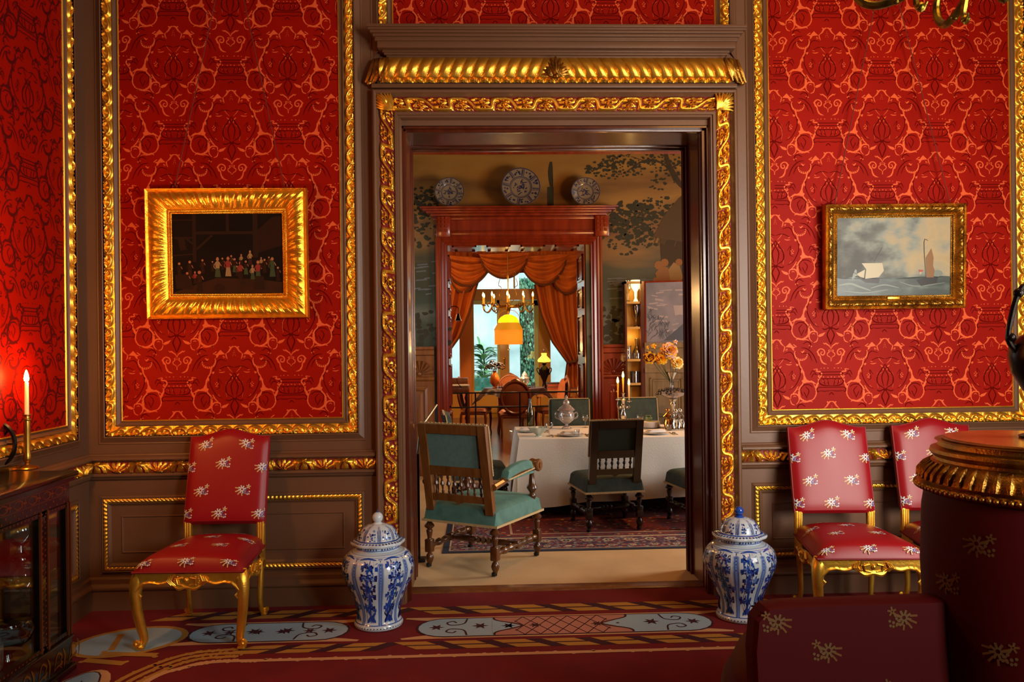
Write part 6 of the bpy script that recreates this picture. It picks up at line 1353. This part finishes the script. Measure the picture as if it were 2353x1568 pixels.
rgi=np.random.RandomState(21); mb=MB(); a=at(1162,905,17.6); b=at(1240,690,17.6)
mb.box(a[0],b[0],17.8,18.0,0,b[2]+.6,2)
for i in range(5200):
    x=rgi.uniform(a[0],b[0]+.03); z=rgi.uniform(.0,b[2]+.6); y=17.75-rgi.uniform(0,.22); s=rgi.uniform(.03,.07); an=rgi.uniform(-1.2,1.2); dy=rgi.uniform(-.03,.03)
    mb.add([(x,y,z+s),(x-s*.7*math.cos(an),y-dy,z+s*.3*math.sin(an)),(x,y-.02,z-s),(x+s*.7*math.cos(an),y+dy,z-s*.3*math.sin(an))],[(0,1,2,3)],int(rgi.choice([0,0,1,2])))
tag(mb.build('ivy_hedge',leafm,smooth=False),'wall of green ivy filling the right pane of the garden doors','hedge',kind='stuff')
mb=MB(); 
for i in range(500):
    x=rgi.uniform(-1,2.6); y=rgi.uniform(15.3,16.8); s=rgi.uniform(.03,.07); mb.add([(x-s,y,.01),(x,y-s,.05),(x+s,y,.02),(x,y+s,.04)],[(0,1,2,3)],int(rgi.choice([0,1,2])))
tag(mb.build('fallen_leaves',[mat('dry_leaf','#8a5a34',.8),mat('dry_leaf_pale','#b08a64',.8),leafm[2]],smooth=False),'brown fallen leaves in front of the ivy','leaves',kind='stuff')
# potted plant
pc=at(1112,880,13.6); t=thing('potted_plant','large-leaved green plant behind the left pane of the garden doors','plant',(pc[0],13.6,-.02))
MB().lathe([(.16,0),(.22,.3),(.24,.34),(.2,.33),(.0001,.30)],24).build('pot',mat('terracotta','#8a5a3c',.8),t)
mb=MB()
def bigleaf(mb,base,dir_,L,w,m=0):
    d=np.array(dir_,float); d/=np.linalg.norm(d); s=np.cross(d,(0,0,1)); s/=np.linalg.norm(s)+1e-6; Pc=[]
    for k in range(7):
        t_=k/6; c=np.array(base)+d*L*t_+np.array([0,0,-L*.45*t_*t_]); ww=w*math.sin(PI*min(1,.06+t_*.94))**.8*.5; Pc.append([c-s*ww+np.array([0,0,.015]),c,c+s*ww+np.array([0,0,.015])])
    mb.grid(np.array(Pc),m)
zt_=at(1112,790,13.6)[2]; 
for i in range(70):
    h=rgi.uniform(.75,zt_-.1); a_=rgi.uniform(0,2*PI); bigleaf(mb,(.05*math.cos(a_),.05*math.sin(a_),h),(math.cos(a_),math.sin(a_),rgi.uniform(.3,1.2)),rgi.uniform(.25,.48),rgi.uniform(.09,.16),int(rgi.choice([0,1,1])))
bigleaf(mb,(-.08,0,zt_-.05),(-.25,-.1,1.6),.42,.15,1)
mb.build('leaves',[leafm[0],mat('plant_leaf_light','#7fb06a',.45)],t); MB().tube([(0,0,.3),(.02,0,.9),(0,0,zt_-.1)],.02,6).build('stem',leafm[2],t)
# tufted teal bench
tb=at(1108,893,13.0); teal=mat('tufted_teal','#5fb0ae',.6,sheen=.4)
t=thing('tufted_bench','turquoise button-tufted bench back just outside the glass','bench',(tb[0],13.05,-.02)); 
def tuft(u,v): 
    x=u*.62; z=.50+.34*v-.05*abs(u)**3*v; q=math.cos(u*6*PI)*math.cos(v*3*PI); return (x,-.05-.028*q-.02*(1-u*u),z)
mb=MB(); mb.grid(patch(tuft,61,25)); mb.box(-.62,.62,-.03,.04,.45,.83,0,.02); mb.build('backrest',teal,t)
mb=MB()
for i in range(7):
    for j in range(2): p_=tuft(-.83+i*.277,.33+.33*j); mb.sphere((p_[0],p_[1]-.004,p_[2]),.012,0,5)
mb.build('buttons',mat('teal_button','#2c6a6c',.5),t); MB().box(-.62,.62,-.5,.0,.30,.46,0,.03).build('seat',teal,t)
for sx in (-.55,.55): MB().box(sx-.03,sx+.03,-.45,-.4,0,.31).build('leg',walnut,t)
# ---- curtains ----
cur=mat('rust_damask_curtain','#c4661c',.75,0,bump=('wave',60,.08),var=(5,'#a45016',.35,.65),stretch=(1,1,.25),sheen=.3); trimm=mat('curtain_trim','#5a3016',.8,bump=(120,.4))
Yc=11.75; Cc=lambda u,v:(lambda p:(p[0],p[2]))(at(u,v,Yc))
t=thing('window_curtains','rust orange swagged curtains around the bright garden doors','curtains',(Cc(1170,700)[0],Yc,0)); ox=t.location[0]
def swag(uL,vL,uR,vR,drop,yo,nm='swag'):
    xl,zl=Cc(uL,vL); xr,zr_=Cc(uR,vR); zb_=Cc(0,drop)[1]; mb=MB(); G=[];E_=[]
    for i in range(41):
        s=i/40; row=[]
        for j in range(29):
            q=j/28; zt__=zl*(1-s)+zr_*s; sag=(4*s*(1-s))**.75; z=zt__-(zt__-zb_)*q*sag-.10*q*abs(2*s-1)**3
            z0_=zt__+.0
            fold=.05*math.sin(q*PI*7+2*s)*sag+.10*sag*math.sin(q*PI)
            xx=xl+(xr-xl)*s+.05*(1-sag)*(q)*(1 if s<.5 else -1)
            row.append((xx-ox,-yo-fold,z))
        G.append(row); E_.append(row[-1])
    mb.grid(np.array(G)); o=mb.build(nm,cur,t); MB().tube([np.array(e)+(0,-.01,-.012) for e in E_],.022,6).build('fringe',trimm,o)
mb=MB(); a=Cc(1030,640); b=Cc(1345,570); 
mb.grid(np.array([[(a[0]+(b[0]-a[0])*i/120-ox,-.02-.03*math.sin(i*1.1),z) for z in (Cc(1170,628)[1],Cc(1170,570)[1])] for i in range(121)])); mb.build('pelmet',cur,t)
swag(1250,590,1352,588,688,.16); swag(1022,590,1104,620,682,.14); swag(1016,586,1130,600,668,.26); swag(1190,592,1302,588,668,.28); swag(1100,588,1214,586,652,.36)
def drapery(pts_in,pts_out,yo,nm,npl):
    "pts: lists of (u,v) down the inner and outer edges"
    mb=MB(); I=[Cc(*p) for p in pts_in]; O=[Cc(*p) for p in pts_out]; n=26; G=[]
    def ip(P,t_): q=t_*(len(P)-1); k=min(int(q),len(P)-2); f=q-k; return (P[k][0]*(1-f)+P[k+1][0]*f,P[k][1]*(1-f)+P[k+1][1]*f)
    for i in range(91):
        s=i/90; G.append([])
        for j in range(n):
            t_=j/(n-1); p=ip(I,t_); q=ip(O,t_); G[-1].append((p[0]*(1-s)+q[0]*s-ox,-yo-.07*math.sin(s*PI*npl)+.02*math.sin(s*19),p[1]*(1-s)+q[1]*s))
    mb.grid(np.array(G)); o=mb.build(nm,cur,t); MB().tube([np.array(g)+(0,-.02,0) for g in G[0]],.02,6).build('fringe',trimm,o)
drapery([(1228,655),(1242,720),(1268,785),(1303,833)],[(1345,640),(1345,720),(1340,780),(1333,825)],.05,'curtain',9)
drapery([(1303,833),(1298,870),(1296,905),(1300,960)],[(1333,825),(1340,870),(1350,910),(1352,962)],.05,'curtain',6)
drapery([(1098,650),(1078,720),(1056,775),(1022,822)],[(1000,640),(1000,700),(995,760),(990,815)],.05,'curtain',9)
c0=Cc(1303,833);c1=Cc(1335,815); MB().tube([(c0[0]-ox,-.16,c0[1]),((c0[0]+c1[0])/2-ox,-.20,c0[1]+.02),(c1[0]-ox,-.1,c1[1])],.03,8).build('tieback',trimm,t)
# ---- chandelier and fringed lamp ----
Yh=9.3; Hc=at(1168,705,Yh); t=thing('candle_chandelier','brass candle chandelier hung before the garden doors','chandelier',(Hc[0],Yh,Hc[2]))
zc=Hc[2]; zz_=lambda v:at(1168,v,Yh)[2]-zc; sc=14.3/1850
mb=MB(); mb.tube([(0,0,zz_(500)),(0,0,zz_(640))],.012,6); mb.lathe([(.0001,zz_(632)),(.02,zz_(634)),(.01,zz_(650)),(.01,zz_(690)),(.03,zz_(698)),(.05,zz_(706)),(.03,zz_(716)),(.0001,zz_(722))],16)
for s in (1,-1): mb.tube(spline([(0,0,zz_(632)),(s*.06,0,zz_(622)),(s*.13,0,zz_(626)),(s*.12,0,zz_(634)),(s*.08,0,zz_(632))],4),.008,6); mb.tube(spline([(s*.14,0,zz_(640)),(s*.17,0,zz_(655)),(s*.12,0,zz_(662)),(s*.15,0,zz_(680)),(s*.03,0,zz_(700))],4),.006,6)
mb.build('stem',brass,t)
mb=MB(); mb.tube([(.22*math.cos(a),.22*math.sin(a),0) for a in np.linspace(0,2*PI,33)],.02,8); 
for k in range(4): mb.tube([(.22*math.cos(k*PI/2),.22*math.sin(k*PI/2),0),(0,0,.02)],.012,6)
mb.build('ring',brass,t)
for k in range(10):
    a=k*2*PI/10+.25; P=lambda r,z:(r*math.cos(a),r*math.sin(a),z); mb=MB(); mb.tube(spline([P(.22,0),P(.28,.03),P(.33,-.05),P(.39,-.10),P(.45,-.06),P(.46,.02)],4),.010,6); mb.tube(spline([P(.30,.0),P(.34,.07),P(.39,.05),P(.37,.0)],4),.007,5)
    mb.lathe([(.01,.02),(.035,.03),(.036,.038),(.014,.045),(.014,.06),(.0001,.06)],12,P(.46,0)); mb.build('arm',brass,t)
    MB().lathe([(.012,.06),(.012,.17),(.0001,.17)],8,P(.46,0)).build('candle',mat('amber_candle','#d88a20',.5,emit=('#ff9a20',.8)) if 'amber_candle' not in MATS else MATS['amber_candle'],t)
    MB().lathe([(.0001,.168),(.013,.185),(.016,.205),(.009,.235),(.0001,.255)],8,P(.46,0)).build('flame_bulb',mat('sitting_bulb','#ffd080',.5,emit=('#ffd27a',16)) if 'sitting_bulb' not in MATS else MATS['sitting_bulb'],t)
light('sitting_chandelier_glow','POINT',(Hc[0],Yh-.1,Hc[2]-.55),220,(1,.62,.28),.12)
t=thing('fringed_hanging_lamp','yellow dome lamp with a long beaded fringe below the chandelier','lamp',(Hc[0],Yh,Hc[2])); zl=lambda v:at(1170,v,Yh)[2]-zc
mb=MB(); mb.lathe([(.19,zl(742)),(.18,zl(736)),(.14,zl(729)),(.07,zl(724)),(.03,zl(723)),(.0001,zl(723))],32); mb.build('dome',mat('yellow_lamp_glass','#ffc81e',.3,emit=('#ffc010',1.7)),t)
MB().lathe([(.19,zl(742)),(.255,zl(757)),(.26,zl(759)),(.19,zl(744))],48,(0,0,0),0,lambda a,r,z:r*(1+.03*math.sin(24*a) if r>.2 else 1)).build('pleated_shade',mat('pleated_silk','#c08a20',.6,emit=('#c8860e',.5)),t)
MB().lathe([(.25,zl(758)),(.25,zl(792)),(.248,zl(792)),(.248,zl(758))],120,(0,0,0),0,lambda a,r,z:r*(1+.012*math.sin(60*a))).build('fringe',mat('bead_fringe','#b07818',.6,emit=('#c08420',.3),alpha=.85,bump=('wave',60,.2)),t)
MB().tube([(0,0,zl(792)),(0,0,zl(800)),(.02,0,zl(803)),(0,0,zl(806)),(-.02,0,zl(803))],.006,6).build('pull_ring',iron,t)
mb=MB(); mb.tube([(0,0,zl(723)),(0,0,zl(696))],.012,6)
for s in (-1,1): mb.tube(spline([(0,0,zl(712)),(s*.12,0,zl(716)),(s*.19,0,zl(728)),(s*.19,0,zl(742))],4),.006,6)
mb.build('harp',brass,t)
light('fringed_lamp_glow','POINT',(Hc[0]+.03,Yh,Hc[2]+zl(800)),10,(1,.65,.2),.06)
# ---- oval-back chairs round the small table ----
lw=mat('carved_walnut','#6e3a1c',.3,coat=.3); strp=mat('striped_upholstery','#8a4a20',.7,0,bump=('wave',30,.1),var=(3,'#6e3412',.4,.6),sheen=.3); palec=mat('pale_upholstery','#b8aa98',.7,sheen=.3)
def oval_chair(label,loc,rz,um):
    t=thing('oval_back_chair',label,'chair',loc,rz,'oval-backed chairs round the small table')
    mb=MB(); mb.tube([(.235*math.cos(a),.06*(-.5-math.sin(a)*.6)-.02,.70+.265*math.sin(a)) for a in np.linspace(0,2*PI,41)],.024,8); mb.tube(spline([(-.07,-.085,.965),(0,-.09,.995),(.07,-.085,.965)],4),.018,6)
    for s in (-1,1): mb.tube([(s*.14,.0,.49),(s*.15,.0,.42)],.022,6)
    mb.build('back_frame',lw,t)
    mb=MB(); V=[(.22*math.cos(a)*q,.06*(-.5-math.sin(a)*.6*q)-.02-.035*(1-q*q),.70+.25*math.sin(a)*q) for q in (1,.7,.35) for a in np.linspace(0,2*PI,32,endpoint=False)]
    f=[(k*32+i,k*32+(i+1)%32,(k+1)*32+(i+1)%32,(k+1)*32+i) for k in range(2) for i in range(32)]; mb.add(V,f+[tuple(range(64,96))]); V2=[(x,y+.075,z) for x,y,z in V]; mb.add(V2,f+[tuple(range(64,96))]); mb.build('back_cushion',um,t)
    Sf=lambda u,v:((.23+.04*v)*u,-.02+.47*v,.415+.06*max(0,1-abs(u)**8)**.5*max(0,1-abs(2*v-1)**8)**.5)
    mb=MB(); mb.grid(patch(Sf,17,17)[::-1]); mb.build('seat',um,t); MB().box(-.25,.25,-.01,.44,.35,.415,0,.02).build('apron',lw,t)
    for s in (-1,1):
        for y in (.0,.42): MB().tube([(s*.23,y,.37),(s*.235,y+.01*(1 if y else -1),.25),(s*.22,y,.08),(s*.225,y+.02*(1 if y else -1),0)],[.024,.022,.014,.014],8).build('leg',lw,t)
    return t
g=lambda u,d:((at(u,880,d-5)[0]),d-5)
x,y=g(1184,13.2); oc=oval_chair('oval-backed chair seen from behind, in front of the small round table',(x,y,0),0,strp)
for u,d,rz,lb in ((1172,15.6,PI,'oval-backed chair on the far side of the round table'),(1066,14.2,-PI/2-.2,'oval-backed chair side on at the left of the round table'),(1292,14.2,PI/2+.2,'oval-backed chair side on at the right of the round table')):
    x,y=g(u,d); dup(oc,(x,y,0),rz,lb)
x,y=g(1352,15.0); o5=oval_chair('pale upholstered oval-backed chair at the right edge of the second doorway',(x,y,0),PI-.6,palec)
# round table with dark cloth
tc=at(1182,891,9.35); t=thing('round_table','small round table under a dark pointed cloth, before the garden doors','table',(tc[0],9.35,0)); tz=tc[2]
MB().lathe([(.0001,tz-.03),(.50,tz-.03),(.52,tz-.015),(.50,tz-.004),(.0001,tz-.004)],40).build('tabletop',lw,t)
for k in range(4): a=PI/4+k*PI/2; MB().tube([(.38*math.cos(a),.38*math.sin(a),tz-.03),(.36*math.cos(a),.36*math.sin(a),.3),(.42*math.cos(a),.42*math.sin(a),0)],[.03,.02,.018],8).build('leg',lw,t)
mb=MB(); G=[]
for i in range(97):
    a=i*2*PI/96; row=[(.3*math.cos(a),.3*math.sin(a),tz),(.535*math.cos(a),.535*math.sin(a),tz)]; dd=.10+.20*abs(math.cos(2*a))**3
    for j in range(1,7): q=j/6; r=.545+.05*q+.02*q*math.sin(14*a)+.16*q*abs(math.cos(2*a))**3; row.append((r*math.cos(a),r*math.sin(a),tz-dd*q))
    G.append([(p[0]+tc[0],p[1]+9.35,p[2]) for p in row])
mb.grid(np.array(G)); mb.lathe([(.0001,tz+.0003),(.31,tz+.0003)],40,(tc[0],9.35,0)); tag(mb.build('tablecloth',mat('dark_plum_cloth','#2c1620',.45,sheen=.3)),'dark plum cloth with hanging points on the small round table','tablecloth')
vb=at(1137,893,9.2); t=thing('orange_vase','orange vase on the left of the small round table','vase',(max(vb[0],tc[0]-.40),9.2,tz+.0005)); MB().lathe([(.04,0),(.045,.01),(.03,.03),(.075,.09),(.085,.17),(.06,.24),(.03,.29),(.045,.31),(.0001,.30)],24).build('body',mat('orange_glaze','#b8621e',.3,coat=.4),t)
t2=thing('dark_flower_bunch','near-black flowers spreading from the orange vase','flowers',(t.location[0],9.2,tz+.31)); mb=MB()
for i in range(60):
    a=rgi.uniform(0,2*PI);e_=rgi.uniform(-.1,1.4); r=rgi.uniform(.08,.20); p=(r*math.cos(a)*math.cos(e_)*1.1,r*math.sin(a)*math.cos(e_),.04+r*math.sin(e_)*.7); mb.sphere(p,rgi.uniform(.012,.024),0,4)
mb.build('petals',mat('dark_petal','#1c0e1c',.7),t2); mb=MB()
for i in range(8): a=i*.8; mb.tube([(0,0,-.05),(.06*math.cos(a),.06*math.sin(a),.08)],.004,4)
mb.build('stems',leafm[2],t2)
for u,Yq,lb in ((1150,9.1,'small glass on the round table beside the orange vase'),(1226,9.15,'small glass at the right of the round table')):
    p=at(u,893,Yq); glassobj('tumbler',lb,'glass',(p[0],Yq,tz+.0008),[(.03,0),(.03,.03),(.035,.09)],None,16,clear)
p=at(1206,893,9.4); glassobj('crystal_jar','cut crystal jar on the right of the round table','jar',(p[0],9.4,tz+.0008),[(.05,0),(.03,.03),(.07,.08),(.08,.16),(.05,.20),(.055,.21),(.02,.27),(.0001,.29)],None,24,vio,cut)
# side table at right with lamp, books
sp_=at(1280,894,10.7); stz=sp_[2]; t=thing('side_table','long side table at the right below the curtain','table',((at(1228,894,10.7)[0]+at(1360,894,10.7)[0])/2,10.7,0)); hw_=(at(1360,894,10.7)[0]-at(1228,894,10.7)[0])/2
MB().box(-hw_,hw_,-.3,.3,stz-.04,stz,0,.01).build('tabletop',wood_l,t); MB().box(-hw_+.04,hw_-.04,-.26,.26,stz-.14,stz-.04).build('apron',wood_l,t)
for sx in (-1,1):
    for sy in (-1,1): MB().tube([(sx*(hw_-.08),sy*.22,stz-.12),(sx*(hw_-.08),sy*.22,0)],[.03,.02],8).build('leg',wood_l,t)
lb_=at(1251,893,10.6); t=thing('oil_lamp','oil lamp with glowing yellow shade on the side table','lamp',(lb_[0],10.6,stz+.0005)); zq=lambda v:at(1251,v,10.6)[2]-stz
mb=MB(); mb.lathe([(.09,0),(.095,.02),(.05,.05),(.03,zq(880)),(.05,zq(872)),(.10,zq(858)),(.105,zq(850)),(.06,zq(844)),(.03,zq(840)),(.045,zq(836)),(.05,zq(834)),(.0001,zq(833))],24)
for s in (-1,1): mb.tube(spline([(s*.09,0,zq(862)),(s*.14,0,zq(852)),(s*.13,0,zq(846)),(s*.09,0,zq(849))],4),.010,6)
mb.build('body',bronze,t)
MB().lathe([(.115,zq(832)),(.125,zq(829)),(.11,zq(825)),(.07,zq(821)),(.045,zq(817)),(.055,zq(812)),(.05,zq(812)),(.035,zq(818)),(.10,zq(829))],32).build('shade',mat('oil_lamp_shade','#ffd860',.3,emit=('#ffc832',3.2)),t)
MB().lathe([(.018,zq(818)),(.016,zq(803)),(.014,zq(803)),(.014,zq(818))],16).build('chimney',clear,t)
light('oil_lamp_glow','POINT',(lb_[0],10.6,stz+zq(822)),8,(1,.7,.3),.05)
bc=['#7a2a1c','#5c3018','#8a3a24','#3a2018']
for k in range(4):
    o=MB().box(-.15+.01*k,.15-.008*k,-.10,.10,0,.032,0,.004).build('book',mat('book_cover_%s'%('red','brown','russet','dark')[k],bc[k],.5)); p=at(1272,893,10.65); o.location=(p[0],10.62,stz+.0005+.033*k); o.rotation_euler=(0,0,.05*k); tag(o,('red','brown','russet','dark')[k]+' book in the pile beside the oil lamp, '+('lowest','second from bottom','second from top','topmost')[k],'book','books beside the oil lamp')
p=at(1298,893,10.6); glassobj('crystal_basket','cut crystal basket beside the books on the side table','basket',(p[0],10.6,stz+.0005),[(.06,0),(.05,.03),(.10,.09),(.09,.15),(.07,.13)],None,24,vio,cut)
o=MB(); o.add([(-.06,0,0),(.06,0,0),(.0,.02,.17)],[(0,1,2)]); o.add([(-.06,.01,0),(.06,.01,0),(.0,.03,.17),(-.06,.07,0)],[(0,1,2),(0,2,3)]); o=o.build('napkin',napk,smooth=False); o.location=(p[0]-.02,10.75,stz+.0005); tag(o,'peaked white napkin behind the crystal basket','napkin')
# writing desk at left with twisted leg
Yd=7.2; dk=at(1060,905,Yd); t=thing('writing_desk','wooden writing desk with turned leg, at the left of the second doorway','desk',(at(1000,905,Yd)[0],Yd,0)); ox=t.location[0]; X=lambda u:at(u,900,Yd)[0]-ox; Z=lambda v:at(1060,v,Yd)[2]
MB().box(X(960),X(1078),-.02,.6,Z(903),Z(888),0,.01).build('drawer_case',wood_l,t); MB().prism([(X(960),-.03,Z(888)),(X(1077),-.03,Z(888)),(X(1074),.1,Z(886)),(X(960),.1,Z(886))],(0,0,.012)).build('writing_slope',napk,t,smooth=False)
MB().box(X(960),X(1074),.35,.6,Z(888),Z(872),0,.01).build('desk_box',wood_l,t); MB().tube([(X(1050),-.04,Z(870)),(X(1051),-.04,Z(880)),(X(1058),-.04,Z(887)),(X(1060),-.03,Z(892))],.006,6).build('ribbon',blackw,t)
mb=MB(); turned(mb,(X(1073),.03,Z(903)),(X(1073),.03,0),[(0,.03)]+[(.04+.06*i,(.040 if i%2 else .026)) for i in range(15)]+[(1,.03)]); mb.build('leg',walnut,t); mb=MB(); turned(mb,(X(1073),.55,Z(903)),(X(1073),.55,0),[(0,.03),(.5,.035),(1,.03)]); mb.build('leg',walnut,t)
for yy in (.03,.55): mb=MB(); turned(mb,(X(965),yy,Z(903)),(X(965),yy,0),[(0,.03),(.5,.035),(1,.03)]); mb.build('leg',walnut,t)
# rail across the second doorway
Yr=6.0; r1=at(1040,902,Yr); r2=at(1334,902,Yr); t=thing('doorway_rail','black metal two-bar visitor rail across the second doorway','railing',(at(1190,902,Yr)[0],Yr,0)); ox=t.location[0]
for v in (902,935): z=at(1190,v,Yr)[2]; MB().tube([(r1[0]-ox-.3,0,z),(r2[0]-ox+.3,0,z)],.011,8).build('bar',blackw,t)
for u in (1093,1195,1020,1350): 
    x=at(u,950,Yr)[0]-ox; o=MB().tube([(x,0,0),(x,0,at(1190,902,Yr)[2]+.01)],.012,8); o.lathe([(.10,0),(.10,.008),(.02,.014)],20,(x,0,0)); o.build('post',blackw,t)
# small bell on a bracket
Yb=5.25; bb=at(1053,722,Yb); t=thing('bracket_bell','dark bell hanging from a bracket on the left of the second doorway','bell',(dxl+.02,Yb,bb[2])); dx=bb[0]-t.location[0]
MB().tube(spline([(0,0,at(1053,706,Yb)[2]-bb[2]),(dx*.5,0,at(1053,704,Yb)[2]-bb[2]),(dx,0,at(1053,708,Yb)[2]-bb[2]),(dx,0,0)],4),.006,6).build('bracket',iron,t)
MB().lathe([(.0001,.01),(.015,.005),(.022,-.02),(.028,-.05),(.042,-.078),(.045,-.085),(.0001,-.085)],20,(dx,0,0)).build('bell',bronze,t)
# window bars added on the solid left wall, around the dining fill light
mb=MB()
for a_,b_ in ((2.58,2.64),(3.76,3.82),(3.17,3.23)): mb.box(-2.0,-1.94,a_,b_,.95,2.85)
for z in (.95,1.9,2.79): mb.box(-2.0,-1.94,2.58,3.82,z,z+.06)
struct(mb.build('window_4',paint_w,smooth=False))

light('sitting_room_fill','POINT',(1.9,6.9,2.9),230,(1,.62,.28),.25)  # unseen fill added to light the curtains, no fixture built
light('sitting_room_lamp_left','POINT',(-1.6,9.8,2.4),120,(1,.55,.2),.2)
